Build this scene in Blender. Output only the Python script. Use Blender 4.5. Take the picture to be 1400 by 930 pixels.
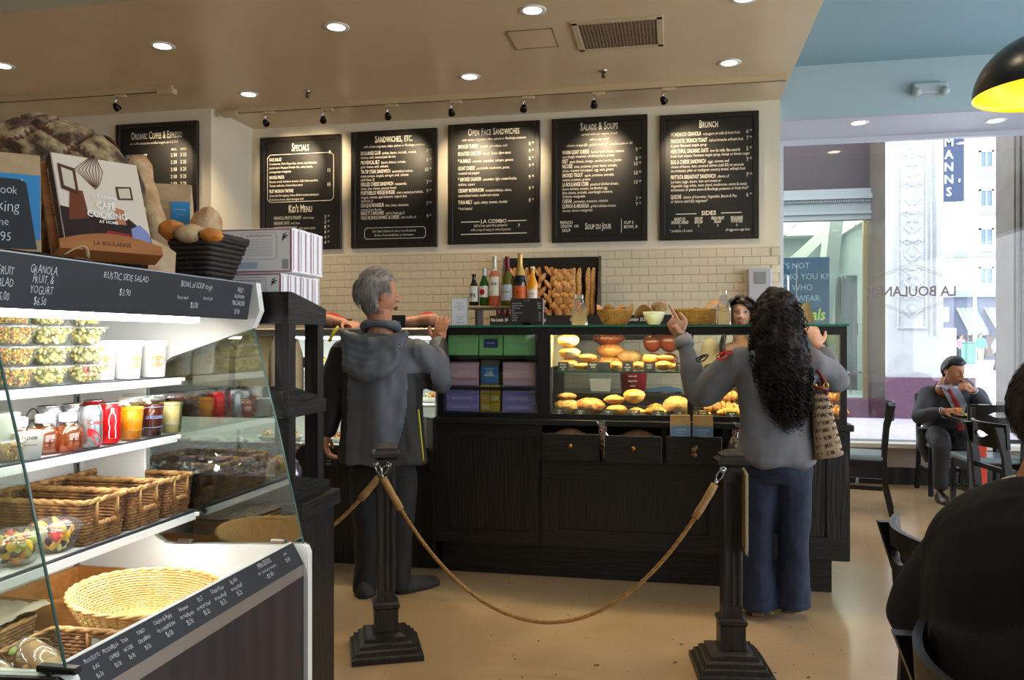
import bpy,bmesh,math,random
from mathutils import Vector,Matrix,Euler,noise
for _o in list(bpy.data.objects):bpy.data.objects.remove(_o)
SC=bpy.context.scene;COL=SC.collection
PI=math.pi;F=1110.0;CH=1.4;TH=math.atan(0.2);CS,SN=math.cos(TH),math.sin(TH)
cam=bpy.data.objects.new('camera',bpy.data.cameras.new('camera'));COL.objects.link(cam)
cam.data.sensor_width=36;cam.data.lens=F/1400*36;cam.data.clip_start=.05;cam.data.clip_end=200
cam.location=(0,0,CH);cam.rotation_euler=(PI/2,0,TH);SC.camera=cam
world=bpy.data.worlds.new('sky');SC.world=world;world.use_nodes=True
bg=world.node_tree.nodes['Background'];bg.inputs[0].default_value=(.87,.93,1,1);bg.inputs[1].default_value=4.3
SC.view_settings.view_transform='Standard';SC.view_settings.look='None'
SC.view_settings.exposure=.5;SC.view_settings.gamma=1;SC.view_settings.use_curve_mapping=False
SC.cycles.max_bounces=8;SC.cycles.diffuse_bounces=4;SC.cycles.glossy_bounces=3
SC.cycles.transmission_bounces=6;SC.cycles.transparent_max_bounces=24
SC.cycles.caustics_reflective=False;SC.cycles.caustics_refractive=False
SC.cycles.sample_clamp_indirect=4
def area(name,loc,rot,sx,sy,power,color,portal=False,spread=None):
 l=bpy.data.lights.new(name,'AREA');l.shape='RECTANGLE';l.size=sx;l.size_y=sy;l.energy=power;l.color=color
 if portal:l.cycles.is_portal=True
 if spread:l.spread=spread
 o=bpy.data.objects.new(name,l);COL.objects.link(o);o.location=loc;o.rotation_euler=rot
 return o
def spot(name,loc,target,power,color,angle=60,blend=.6,radius=.03):
 l=bpy.data.lights.new(name,'SPOT');l.energy=power;l.color=color;l.spot_size=math.radians(angle);l.spot_blend=blend;l.shadow_soft_size=radius
 o=bpy.data.objects.new(name,l);COL.objects.link(o);o.location=loc
 o.rotation_euler=(Vector(target)-Vector(loc)).to_track_quat('-Z','Y').to_euler()
 return o
area('window_portal',(3.2,8.62,1.95),(-PI/2,0,0),4.3,3.0,1,(1,1,1),portal=True)
area('side_window_portal',(5.45,1.8,1.75),(0,PI/2,0),2.9,11.2,1,(1,1,1),portal=True)
def _r(u):a=(u-700)/F;return(-SN+a*CS),(CS+a*SN)
def at(u,v,Y):
 x,y=_r(u);d=Y/y;return Vector((d*x,Y,CH+(465-v)/F*d))
def atx(u,v,X):
 x,y=_r(u);d=X/x;return Vector((X,d*y,CH+(465-v)/F*d))
def atz(u,v,z):
 x,y=_r(u);d=(z-CH)*F/(465-v);return Vector((d*x,d*y,z))
def lin(c):
 return tuple((x/12.92 if x<=.04045 else((x+.055)/1.055)**2.4)for x in c)
def hx(s):return lin(tuple(int(s[i:i+2],16)/255 for i in(0,2,4)))
_m={}
def mat(name,color='808080',rough=.5,metal=0,c2=None,scale=8,stretch=None,bump=0,bscale=None,detail=4,emit=0,spec=None,coat=0,sss=0,wave=None,ramp=(.35,.65),rot=None):
 """principled; c2 mixes in by noise; stretch scales object coordinates; bump from noise"""
 if name in _m:return _m[name]
 m=bpy.data.materials.new(name);m.use_nodes=True;_m[name]=m
 nt=m.node_tree;N=nt.nodes;L=nt.links;b=N['Principled BSDF']
 col=hx(color)if isinstance(color,str)else color
 b.inputs['Base Color'].default_value=(*col,1);b.inputs['Roughness'].default_value=rough;b.inputs['Metallic'].default_value=metal
 if spec is not None:b.inputs['Specular IOR Level'].default_value=spec
 if coat:b.inputs['Coat Weight'].default_value=coat;b.inputs['Coat Roughness'].default_value=.08
 if sss:b.inputs['Subsurface Weight'].default_value=sss;b.inputs['Subsurface Radius'].default_value=(.02,.008,.004);b.inputs['Subsurface Scale'].default_value=.3
 if emit:
  b.inputs['Emission Color'].default_value=(*col,1);b.inputs['Emission Strength'].default_value=emit
 if c2 or bump:
  tc=N.new('ShaderNodeTexCoord');mp=N.new('ShaderNodeMapping');L.new(tc.outputs['Object'],mp.inputs[0])
  if stretch:mp.inputs['Scale'].default_value=stretch
  if rot:mp.inputs['Rotation'].default_value=rot
  if c2:
   if wave:
    nz=N.new('ShaderNodeTexWave');nz.inputs['Scale'].default_value=scale;nz.inputs['Distortion'].default_value=wave;nz.inputs['Detail'].default_value=detail;src=nz.outputs['Fac']
   else:
    nz=N.new('ShaderNodeTexNoise');nz.inputs['Scale'].default_value=scale;nz.inputs['Detail'].default_value=detail;src=nz.outputs[0]
   L.new(mp.outputs[0],nz.inputs['Vector'])
   rp=N.new('ShaderNodeValToRGB');L.new(src,rp.inputs[0])
   rp.color_ramp.elements[0].position=ramp[0];rp.color_ramp.elements[1].position=ramp[1]
   rp.color_ramp.elements[0].color=(*col,1);rp.color_ramp.elements[1].color=(*(hx(c2)if isinstance(c2,str)else c2),1)
   L.new(rp.outputs[0],b.inputs['Base Color'])
  if bump:
   n2=N.new('ShaderNodeTexNoise');n2.inputs['Scale'].default_value=bscale or scale;n2.inputs['Detail'].default_value=5
   L.new(mp.outputs[0],n2.inputs['Vector'])
   bp=N.new('ShaderNodeBump');bp.inputs['Strength'].default_value=bump;bp.inputs['Distance'].default_value=.01
   L.new(n2.outputs[0],bp.inputs['Height']);L.new(bp.outputs[0],b.inputs['Normal'])
 return m
def clear(name,tint='ffffff',refl=.12,rough=.02,op=0.0,base=None,edge=.8):
 """clear sheet or film: see-through mixed with a mirror by fresnel, some body colour by op"""
 if name in _m:return _m[name]
 m=bpy.data.materials.new(name);m.use_nodes=True;_m[name]=m
 nt=m.node_tree;N=nt.nodes;L=nt.links
 for n in list(N):N.remove(n)
 out=N.new('ShaderNodeOutputMaterial');t=N.new('ShaderNodeBsdfTransparent');t.inputs[0].default_value=(*hx(tint),1)
 g=N.new('ShaderNodeBsdfGlossy');g.inputs['Roughness'].default_value=rough
 fr=N.new('ShaderNodeLayerWeight');fr.inputs[0].default_value=.5
 pw=N.new('ShaderNodeMath');pw.operation='POWER';pw.inputs[1].default_value=4;L.new(fr.outputs['Facing'],pw.inputs[0])
 mm=N.new('ShaderNodeMath');mm.operation='MULTIPLY_ADD';mm.inputs[1].default_value=edge;mm.inputs[2].default_value=refl*.35;mm.use_clamp=True
 L.new(pw.outputs[0],mm.inputs[0])
 mx=N.new('ShaderNodeMixShader');L.new(mm.outputs[0],mx.inputs[0]);L.new(t.outputs[0],mx.inputs[1]);L.new(g.outputs[0],mx.inputs[2])
 last=mx
 if op:
  d=N.new('ShaderNodeBsdfPrincipled');d.inputs['Base Color'].default_value=(*hx(base or tint),1);d.inputs['Roughness'].default_value=.3
  m2=N.new('ShaderNodeMixShader');m2.inputs[0].default_value=op;L.new(mx.outputs[0],m2.inputs[1]);L.new(d.outputs[0],m2.inputs[2]);last=m2
 L.new(last.outputs[0],out.inputs[0]);return m
def Tm(loc=(0,0,0),rot=(0,0,0),sc=(1,1,1)):
 return Matrix.LocRotScale(Vector(loc),Euler(rot),Vector(sc)if not isinstance(sc,(int,float))else Vector((sc,)*3))
class MB:
 def __init__(s):s.v=[];s.f=[];s.mi=[];s.sm=[];s.M=Matrix();s.mat=0
 def add(s,vs,fs,smooth=False,M=None):
  n=len(s.v);MM=s.M@M if M is not None else s.M
  s.v+=[tuple(MM@Vector(p))for p in vs]
  for f in fs:s.f.append(tuple(i+n for i in f));s.mi.append(s.mat);s.sm.append(smooth)
  return s
 def box(s,c,d,bev=0,M=None):
  x,y,z=d[0]/2,d[1]/2,d[2]/2;L=Matrix.Translation(c);L=M@L if M is not None else L
  if not bev:
   vs=[(sx*x,sy*y,sz*z)for sx in(-1,1)for sy in(-1,1)for sz in(-1,1)]
   return s.add(vs,[(0,1,3,2),(4,6,7,5),(0,4,5,1),(2,3,7,6),(0,2,6,4),(1,5,7,3)],M=L)
  h=(x,y,z);bev=min(bev,x*.98,y*.98,z*.98);vs=[];ix={}
  for sx in(-1,1):
   for sy in(-1,1):
    for sz in(-1,1):
     sg=(sx,sy,sz)
     for k in range(3):
      ix[(sg,k)]=len(vs);vs.append(tuple(sg[j]*(h[j]if j==k else h[j]-bev)for j in range(3)))
  fs=[]
  for k in range(3):
   a,b=[j for j in range(3)if j!=k]
   for sk in(-1,1):
    q=[]
    for sa,sb in((-1,-1),(1,-1),(1,1),(-1,1)):
     g=[0,0,0];g[k]=sk;g[a]=sa;g[b]=sb;q.append(ix[(tuple(g),k)])
    fs.append(q)
  for m_ in range(3):
   k,l=[j for j in range(3)if j!=m_]
   for sk in(-1,1):
    for sl in(-1,1):
     g=[0,0,0];g[k]=sk;g[l]=sl;g[m_]=-1;c0=tuple(g);g[m_]=1;c1=tuple(g)
     fs.append((ix[(c0,k)],ix[(c1,k)],ix[(c1,l)],ix[(c0,l)]))
  for sx in(-1,1):
   for sy in(-1,1):
    for sz in(-1,1):fs.append(tuple(ix[((sx,sy,sz),k)]for k in range(3)))
  return s.add(vs,fs,M=L)
 def bx(s,a,b,bev=0):
  return s.box([(a[i]+b[i])/2 for i in range(3)],[abs(a[i]-b[i])for i in range(3)],bev)
 def prism(s,pts,t0,t1,axis='y',M=None):
  n=len(pts)
  def P(p,t):return{'x':(t,p[0],p[1]),'y':(p[0],t,p[1]),'z':(p[0],p[1],t)}[axis]
  vs=[P(p,t0)for p in pts]+[P(p,t1)for p in pts]
  fs=[tuple(range(n)),tuple(range(2*n-1,n-1,-1))]+[(i,(i+1)%n,n+(i+1)%n,n+i)for i in range(n)]
  return s.add(vs,fs,M=M)
 def rings(s,rs,cap=True,closed=True,smooth=True,M=None,cyc=False):
  n=len(rs[0]);vs=[p for r in rs for p in r];fs=[]
  for k in range(len(rs)if cyc else len(rs)-1):
   k2=(k+1)%len(rs)
   for i in range(n if closed else n-1):
    j=(i+1)%n;fs.append((k*n+i,k*n+j,k2*n+j,k2*n+i))
  if cap and not cyc:fs+=[tuple(range(n-1,-1,-1)),tuple(range((len(rs)-1)*n,len(rs)*n))]
  return s.add(vs,fs,smooth,M)
 def lathe(s,prof,n=20,M=None,smooth=True,cap=True,sy=1):
  rs=[[(max(r,1e-5)*math.cos(2*PI*i/n),sy*max(r,1e-5)*math.sin(2*PI*i/n),z)for i in range(n)]for r,z in prof]
  return s.rings(rs,cap,True,smooth,M)
 def cyl(s,p0,p1,r0,r1=None,n=12,smooth=True):
  return s.tube([p0,p1],[r0,r0 if r1 is None else r1],n,smooth=smooth)
 def tube(s,path,r,n=6,cap=True,closed=False,smooth=True,flat=1,M=None):
  P=[Vector(p)for p in path];m=len(P);rs=[]
  up=None
  for i in range(m):
   t=(P[(i+1)%m]-P[i-1])if closed else(P[min(i+1,m-1)]-P[max(i-1,0)])
   if t.length<1e-9:t=Vector((0,0,1))
   t.normalize()
   if up is None:
    up=t.orthogonal().normalized()if abs(t.z)>.95 else(Vector((0,0,1))-t*t.z).normalized()
   else:
    u2=up-t*up.dot(t);up=u2.normalized()if u2.length>1e-6 else t.orthogonal().normalized()
   sd=t.cross(up);rr=r[i]if isinstance(r,(list,tuple))else r
   rs.append([tuple(P[i]+(sd*math.cos(2*PI*k/n)+up*math.sin(2*PI*k/n)*flat)*rr)for k in range(n)])
  return s.rings(rs,cap,True,smooth,M,cyc=closed)
 def sph(s,c,r,nu=14,nv=9,M=None,f=None):
  if isinstance(r,(int,float)):r=(r,r,r)
  rs=[]
  for j in range(nv+1):
   ph=PI*j/nv;row=[]
   for i in range(nu):
    th=2*PI*i/nu;d=Vector((math.sin(ph)*math.cos(th),math.sin(ph)*math.sin(th),-math.cos(ph)))
    if j in(0,nv):d=Vector((1e-4*math.cos(th),1e-4*math.sin(th),d.z))
    q=Vector((d.x*r[0],d.y*r[1],d.z*r[2]))
    if f:q=f(q,d)
    row.append(tuple(q+Vector(c)))
   rs.append(row)
  return s.rings(rs,True,True,True,M)
 def quad(s,a,b,c,d):return s.add([a,b,c,d],[(0,1,2,3)])
 def grid(s,fn,nu,nv,smooth=True,M=None):
  vs=[fn(i/nu,j/nv)for j in range(nv+1)for i in range(nu+1)]
  fs=[(j*(nu+1)+i,j*(nu+1)+i+1,(j+1)*(nu+1)+i+1,(j+1)*(nu+1)+i)for j in range(nv)for i in range(nu)]
  return s.add(vs,fs,smooth,M)
 def mesh(s,name,mats,fix=True):
  me=bpy.data.meshes.new(name);me.from_pydata(s.v,[],s.f)
  if not isinstance(mats,(list,tuple)):mats=[mats]
  for m in mats:me.materials.append(m)
  me.polygons.foreach_set('material_index',s.mi);me.polygons.foreach_set('use_smooth',s.sm)
  if fix:
   b=bmesh.new();b.from_mesh(me);bmesh.ops.recalc_face_normals(b,faces=b.faces);b.to_mesh(me);b.free()
  me.update();return me
 def build(s,name,mats,parent=None,loc=None,fix=True,**kw):
  return mk(name,s.mesh(name,mats,fix),parent,loc,**kw)
def mk(name,me,parent=None,loc=None,rot=None,label=None,cat=None,group=None,kind=None):
 o=bpy.data.objects.new(name,me);COL.objects.link(o)
 if parent:o.parent=parent
 if loc is not None:o.location=loc
 if rot is not None:o.rotation_euler=rot
 for k,v in(('label',label),('category',cat),('group',group),('kind',kind)):
  if v:o[k]=v
 return o
def thing(name,label,cat,loc=(0,0,0),rotz=0,group=None):
 return mk(name,None,None,loc,(0,0,rotz),label,cat,group)
_kids={}
def kids(o):
 return[c for c in COL.objects if c.parent==o]
def dup(t,loc=None,rotz=None,label=None,group=None,scale=None,kidsof=None):
 c=t.copy();COL.objects.link(c)
 if loc is not None:c.location=loc
 if rotz is not None:c.rotation_euler=(0,0,rotz)if isinstance(rotz,(int,float))else rotz
 if label:c['label']=label
 if group:c['group']=group
 if scale:c.scale=(scale,)*3 if isinstance(scale,(int,float))else scale
 for k in list(t.children):
  k2=k.copy();COL.objects.link(k2);k2.parent=c
  for g in list(k.children):
   g2=g.copy();COL.objects.link(g2);g2.parent=k2
 return c
def tag(o,label,cat,group=None):
 o['label']=label;o['category']=cat
 if group:o['group']=group
 return o
_gc={}
def _glyph(ch,var):
 k=(ch,var)
 if k in _gc:return _gc[k]
 def ext(t):
  cu=bpy.data.curves.new('t','FONT');cu.body=t;cu.resolution_u=2;cu.fill_mode='FRONT'
  if var=='thin':cu.offset=-.016
  if var=='bold':cu.offset=.016
  o=bpy.data.objects.new('t',cu);me=o.to_mesh()
  vs=[(v.co.x,v.co.y)for v in me.vertices];fs=[tuple(p.vertices)for p in me.polygons]
  o.to_mesh_clear();bpy.data.objects.remove(o);bpy.data.curves.remove(cu);return vs,fs
 def w(vs):return(max(v[0]for v in vs)-min(v[0]for v in vs))if vs else 0
 wHH=_gc.get(('HH',var))
 if wHH is None:wHH=w(ext('HH')[0]);_gc[('HH',var)]=wHH
 adv=w(ext('H'+ch+'H')[0])-wHH
 vs,fs=ext(ch)if ch!=' ' else([],[])
 _gc[k]=(vs,fs,adv);return _gc[k]
def write(mb,s,x,y,size,xs=1,align='l',var='',sh=0,jit=0,arc=None,M=None,smallcaps=False,track=0):
 """flat lettering in the local x, z plane facing -y, baseline at (x, y)"""
 seq=[];W=0
 for i,ch in enumerate(s):
  sc=size
  if smallcaps:
   if ch.islower():sc=size*.76;ch=ch.upper()
  g=_glyph(ch,var);seq.append((g,W,sc));W+=(g[2]+track)*sc*xs
 x0=x-(W/2 if align=='c' else W if align=='r' else 0)
 rr=random.Random(hash(len(s))+7)
 for(vs,fs,adv),px,sc in seq:
  if not vs:continue
  jy=rr.uniform(-1,1)*jit*size;jr=rr.uniform(-1,1)*jit*1.2;js=1+rr.uniform(-1,1)*jit*1.5
  ca,sa=math.cos(jr),math.sin(jr);out=[]
  for vx,vy in vs:
   a=(vx+sh*vy)*sc*xs*js;b_=vy*sc*js;a,b_=a*ca-b_*sa,a*sa+b_*ca
   X=x0+px+a;Z=y+b_+jy
   if arc:Z-=arc*((X-x)**2)
   out.append((X,0,Z))
  mb.add(out,fs,M=M)
 return W
def frameM(o,xdir,zdir):
 """matrix whose local x, z axes run along xdir, zdir; -y comes out of the face"""
 X=Vector(xdir).normalized();Z=Vector(zdir).normalized();Y=Z.cross(X).normalized();Z=X.cross(Y)
 m=Matrix((X,Y,Z)).transposed().to_4x4();m.translation=Vector(o);return m
OAK=mat('dark_oak','0c0a09',.42,c2='1c1714',scale=6,stretch=(9,9,.7),bump=.35,bscale=9,detail=7,spec=.45)
OAKH=mat('dark_oak_across','0c0a09',.42,c2='1c1714',scale=6,stretch=(.7,9,9),bump=.35,bscale=9,detail=7,spec=.45)
OAKY=mat('dark_oak_along','100f0e',.5,c2='211e1c',scale=6,stretch=(9,.7,9),bump=.35,bscale=9,detail=7,spec=.25)
BLK=mat('black_satin','0b0b0c',.35)
BLKM=mat('black_matte','0d0d0e',.7)
WHITE=mat('white_enamel','e9e9e4',.35)
CHROME=mat('chrome','c8c8c8',.15,1)
STEEL=mat('brushed_steel','9c9896',.32,1)
CHALK=mat('chalk','dfe3e6',.9)
SLATE=mat('chalkboard','191d23',.6,c2='1f242b',scale=3)
GLASS=clear('clear_glass','f4faf7',.10,.01)
GEDGE=mat('green_glass_edge','1f6f55',.15)
PLAS=clear('clear_plastic','fbfdfd',.2,.08,op=.06,base='e8eeee')
KRAFT=mat('kraft_paper','a58a68',.8,c2='b59a78',scale=14,bump=.25,bscale=25)
SKIN=mat('skin','c99474',.5,c2='b57a60',scale=14,sss=.08)
# ==== SETTING
def struct(name,mb,m,parent=None):
 return mb.build(name,m,parent,kind=None if parent else 'structure')
def S(name,m,*boxes,parent=None,bev=0):
 mb=MB()
 for a,b in boxes:mb.bx(a,b,bev)
 return struct(name,mb,m,parent)
WY=7.70
CONC=mat('polished_concrete','a08664',.2,c2='b09674',scale=1.3,detail=9,bump=.04,bscale=3,spec=.5)
nt=CONC.node_tree;N=nt.nodes;L=nt.links;b_=N['Principled BSDF']
_src=b_.inputs['Base Color'].links[0].from_socket
_tc=N.new('ShaderNodeTexCoord');_vo=N.new('ShaderNodeTexNoise');_vo.inputs['Scale'].default_value=55;_vo.inputs['Detail'].default_value=1
L.new(_tc.outputs['Object'],_vo.inputs['Vector']);_rp=N.new('ShaderNodeValToRGB');_rp.color_ramp.elements[0].position=.2;_rp.color_ramp.elements[1].position=.26
_rp.color_ramp.elements[0].color=(.25,.2,.17,1);L.new(_vo.outputs[0],_rp.inputs[0])
_mx=N.new('ShaderNodeMix');_mx.data_type='RGBA';_mx.blend_type='MULTIPLY';_mx.inputs[0].default_value=1
L.new(_src,_mx.inputs[6]);L.new(_rp.outputs[0],_mx.inputs[7]);L.new(_mx.outputs[2],b_.inputs['Base Color'])
S('floor',CONC,((-9.1,-4,-.1),(5.6,8.47,0)))
TAN=mat('tan_ceiling_paint','d8c5a4',.3,c2='d4c09e',scale=2,spec=.5)
CREAM=mat('cream_wall_paint','e9e0ca',.6,c2='e6dcc4',scale=3)
BLUE=mat('blue_ceiling_paint','86a6b3',.5)
LBLUE=mat('pale_blue_paint','b0c4ca',.5)
LAV=mat('pale_soffit_paint','b9bccb',.5)
S('ceiling',TAN,((-9.1,4.64,3.58),(.94,WY+.25,3.88)))
S('ceiling_upper',BLUE,((-9.1,-4,3.9),(5.6,8.6,4.0)))
S('wall_back',CREAM,((-4.27,WY,0),(.94,WY+.25,3.9)),((.80,WY+.2,0),(.94,8.66,3.9)))
S('wall_back_left',CREAM,((-9.1,6.93,0),(-4.27,WY+.25,3.6)))
S('wall_left',CREAM,((-9.2,-4,0),(-9.1,8,4)))
S('wall_front',CREAM,((-9.2,-4.1,0),(5.6,-4,4)))
S('wall_right',LBLUE,((5.4,-4,0),(5.6,8.6,.32)),((5.4,-4,3.2),(5.6,8.6,3.95)),((5.4,-4,.32),(5.6,-3.8,3.2)),((5.4,-.26,.32),(5.6,-.14,3.2)),((5.4,7.4,.32),(5.6,8.6,3.2)),((5.4,3.5,.32),(5.6,3.62,3.2)))
S('trim_1',LBLUE,((.94,7.78,3.42),(5.5,8.62,3.9)))
S('trim_2',LAV,((.94,7.785,3.405),(5.4,8.6,3.42)))
S('wall_window',mat('greige_plaster','9a8f86',.6),((.94,8.46,0),(5.4,8.62,.36)))
S('baseboard_window',BLK,((.94,8.44,0),(5.4,8.46,.165)))
S('trim_3',mat('pale_sill','dedcd6',.3),((.94,8.36,.36),(5.4,8.64,.405)),bev=.004)
w=thing('window_1',None,None);w['kind']='structure';del_=[w.pop(k)for k in('label','category')if k in w]
WH=mat('window_frame_paint','c9ccd6',.4)
S('window_frame',WH,((.94,8.53,.405),(1.075,8.6,3.405)),((1.075,8.53,3.36),(5.4,8.6,3.405)),((1.075,8.53,.405),(5.4,8.6,.425)),((5.3,8.53,.4),(5.4,8.6,3.4)),parent=w)
S('window_pane',clear('window_glass','fbfcfd',.14,0,edge=.9),((1.075,8.555,.425),(5.3,8.567,3.36)),parent=w)
mb=MB();p=at(1245,405,8.55)
M_=Matrix.Translation((p.x,8.548,p.z))@Matrix.Diagonal((-1,1,1,1))
write(mb,'LA BOULANGE',0,0,.14,.88,'c','bold',M=M_)
for s_ in(-1,1):
 for k in(0,1):
  z0=.065+s_*(.15+.02*k)
  for sx in(-1,1):mb.tube([(p.x+sx*.33,8.548,p.z+z0-s_*.05),(p.x,8.548,p.z+z0+s_*.09)],.002,4)
mb.build('window_lettering',mat('etched_lettering','8f7f80',.6),w)
w2=thing('window_2',None,None);w2['kind']='structure'
S('window_pane',clear('window_glass'),((5.5,-3.8,.32),(5.51,-.26,3.2)),((5.5,-.14,.32),(5.51,3.5,3.2)),((5.5,3.62,.32),(5.51,7.4,3.2)),parent=w2)
TW,TH_,TG=.155,.0785,.003
tiles=thing('wall_tiling',None,None);tiles['kind']='structure'
TILE=mat('cream_glazed_tile','ddd2b8',.15,c2='d6caae',scale=9)
S('grout_backing',mat('tile_grout','bdb299',.8),((-4.27,WY-.006,.9),(.94,WY+.001,2.24)),parent=tiles)
S('tile_edge',TILE,((-4.27,WY-.012,2.24),(.94,WY-.001,2.252)),parent=tiles)
one=MB().box((0,0,0),(TW-TG,.009,TH_-TG),.0022).mesh('tile',TILE)
half=MB().box((0,0,0),(TW/2-TG,.009,TH_-TG),.0022).mesh('tile',TILE)
rest=MB();nt_=0
for r in range(17):
 z=2.24-TH_*(r+.5);off=TW/2 if r%2 else 0;x=-4.27+TW/2-off
 while x<.94-.01:
  hf=x+TW/2>.945 or x<-4.27+.01
  cx=x if not hf else(.94-TW/4 if x>0 else-4.27+TW/4)
  vis=(r<8 and x>-3.35)and nt_<295
  if vis:
   nt_+=1;mk('tile',half if hf else one,tiles,(cx,WY-.009,z))
  elif r<8 or(r<12 and x>-2.4):
   rest.box((cx,WY-.009,z),((TW/2 if hf else TW)-TG,.009,TH_-TG),.0022)
  else:
   rest.box((cx,WY-.009,z),((TW/2 if hf else TW)-TG,.009,TH_-TG))
  x+=TW
rest.build('tiles',TILE,tiles,kind='stuff')
WARM=(1,.76,.50)
LENS=mat('lit_lamp_lens',(1,.82,.55),.5,emit=9)
dl=[]
def downlight(u,v,z,label,power=38,i=0):
 p=atz(u,v,z-.001)
 t=thing('downlight',label,'light',(p.x,p.y,z),0,'recessed ceiling lights')
 MB().lathe([(.062,-.004),(.088,-.006),(.092,-.001),(.092,.0),(.058,0)],28,cap=False).build('trim_ring',WHITE,t)
 MB().lathe([(.0,-.002),(.05,-.0025),(.062,-.004)],24,cap=False).build('lens',LENS,t)
 spot('downlight_lamp',(p.x,p.y,z-.03),(p.x,p.y,0),power,WARM,115,.8,.05)
for u,v,lab,pw in((728,14,'recessed round ceiling light, right of center, just left of the large vent',70),(460,37,'recessed round ceiling light above the gap between coffee board and specials board, nearer row',70),(222,63,'recessed round ceiling light above the coffee board, nearer row',60),(3,90,'recessed round ceiling light cut by the left photo edge',40),(340,129,'recessed round ceiling light just above the specials board',55),(642,105,'recessed round ceiling light above the open face sandwiches board',55),(997,86,'recessed round ceiling light above the brunch board',40),(1018,-3,'recessed round ceiling light cut by the top photo edge',40)):
 downlight(u,v,3.58,lab,pw)
downlight(1174,168,3.405,'recessed light in the soffit over the left part of the window',10)
downlight(1361,165,3.405,'recessed light in the soffit over the right part of the window',10)
for X_,Y_ in((-2.6,2.2),(-.6,2.4),(-1.6,.4),(-3.2,.6),(-1.3,3.5),(.3,3.5)):  # unseen ceiling fill without fittings; last two added to brighten counter fronts and backs
 spot('shop_fill_light',(X_,Y_,3.85),(X_,Y_,0),20,WARM,120,.8,.06)
def fitting(name,label,cat,loc):return thing(name,label,cat,loc)
a0,a1=atz(780,28,3.58),atz(913,70,3.58)
cx,cy=.5*(a0.x+a1.x),.5*(a0.y+a1.y);vw,vd=0.62,0.56
cx,cy=atz(846,46,3.58)[:2]
t=thing('ceiling_vent','square return air vent with dusty perforated grille in the tan ceiling','vent',(cx,cy,3.58))
mb=MB()
for sx,sy,dx,dy in((-1,0,.045,vd),(1,0,.045,vd),(0,-1,vw,.045),(0,1,vw,.045)):
 mb.box((sx*(vw/2-.02),sy*(vd/2-.02),-.006),(dx,dy,.014),.003)
mb.build('frame',mat('cream_metal','c4b193',.45),t)
MB().box((0,0,-.001),(vw-.06,vd-.06,.006)).build('grille_plate',mat('dusty_grille','54473c',.7,c2='8a7660',scale=5,ramp=(.3,.6)),t)
mb=MB()
for i in range(23):mb.box((-vw/2+.04+i*(vw-.08)/22,0,-.006),(.006,vd-.07,.006))
for i in range(21):mb.box((0,-vd/2+.04+i*(vd-.08)/20,-.0055),(vw-.07,.005,.005))
mb.build('grille_bars',mat('grille_metal','8d7b66',.5),t,kind='stuff')
cx,cy=atz(729,53,3.58)[:2]
t=thing('access_panel','flat square access panel painted into the tan ceiling beside the vent','panel',(cx,cy,3.58))
MB().box((0,0,-.002),(.31,.34,.006),.002).build('panel_door',TAN,t)
mb=MB()
for q in((-.162,0,.006,.36),(.162,0,.006,.36),(0,-.177,.33,.006),(0,.177,.33,.006)):mb.box((q[0],q[1],-.003),(q[2],q[3],.008))
mb.build('panel_rim',mat('cream_metal_dark','8f7d60',.5),t)
for u,v,lab in((825,97,'ceiling fire sprinkler between the vent and the salads board'),(420,125,'ceiling fire sprinkler above the specials board')):
 p=atz(u,v,3.58);t=thing('sprinkler',lab,'sprinkler',(p.x,p.y,3.58),0,'ceiling sprinklers')
 MB().lathe([(0,0),(.035,0),(.038,-.004),(.02,-.012),(0,-.012)],16).build('escutcheon',CHROME,t)
 mb=MB();mb.lathe([(0,-.012),(.009,-.012),(.009,-.045),(0,-.045)],10)
 for s_ in(-1,1):mb.tube([(s_*.008,0,-.018),(s_*.016,0,-.03),(0,0,-.05)],.003,5)
 mb.lathe([(0,-.05),(.02,-.05),(.02,-.053),(0,-.053)],12);mb.build('deflector',mat('aged_brass','6d5a3c',.35,1),t)
TR=mat('cream_track_metal','c9b58f',.4)
def track(name,label,x0,x1,Y,z,feedx):
 t=thing(name,label,'track',(0,Y,z),0)
 MB().bx((x0,-.017,-.017),(x1,.017,.03)).build('rail',TR,t)
 MB().box((feedx,.0,-.02),(.16,.07,.05),.006).build('feed_box',TR,t)
 MB().bx((x0,-.006,-.02),(x1,.006,-.0175)).build('conductor_slot',mat('track_slot','4a3f30',.6),t)
 return t
pL,pR=at(308,152,6.98),at(1072,108,6.98)
track('track_rail','long cream lighting track along the ceiling above the menu boards',pL.x,.90,6.98,3.55,pL.x+.05)
track('track_rail','short cream lighting track at left above the coffee board',-6.0,at(236,122,6.25).x,6.25,3.55,at(228,122,6.25).x)
HEAD=mat('black_chrome','1a1a1c',.25,.7)
def tracklight(u,v,Y,z,target,label,power):
 p=at(u,v,Y);x=p.x
 t=thing('track_spotlight',label,'spotlight',(x,Y,z-.02),0,'spotlights on the ceiling tracks')
 MB().box((.04,0,-.012),(.11,.034,.024),.004).build('adapter',TR,t)
 MB().tube([(.01,0,-.02),(.012,-.01,-.045),(-.004,-.012,-.058),(.0,-.01,-.085)],.0055,6).build('stem',CHROME,t)
 d=(Vector(target)-Vector((x,Y,z-.12))).normalized();Mq=d.to_track_quat('Z','Y').to_matrix().to_4x4();Mq.translation=(0,0,-.10)
 MB().lathe([(0,-.03),(.018,-.028),(.026,-.005),(.03,.02),(.033,.026),(.028,.027),(.026,.014),(0,.013)],16,M=Mq).build('lamp_head',HEAD,t)
 MB().lathe([(0,.021),(.024,.022),(.025,.016)],14,M=Mq,cap=False).build('bulb',LENS,t)
 q=Vector((x,Y,z-.118))+d*.045
 spot('track_lamp',q,target,power,(1,.78,.50),62,.9,.015)
names=['specials','sandwiches','sandwiches','open face sandwiches','salads','salads','brunch']
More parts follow.
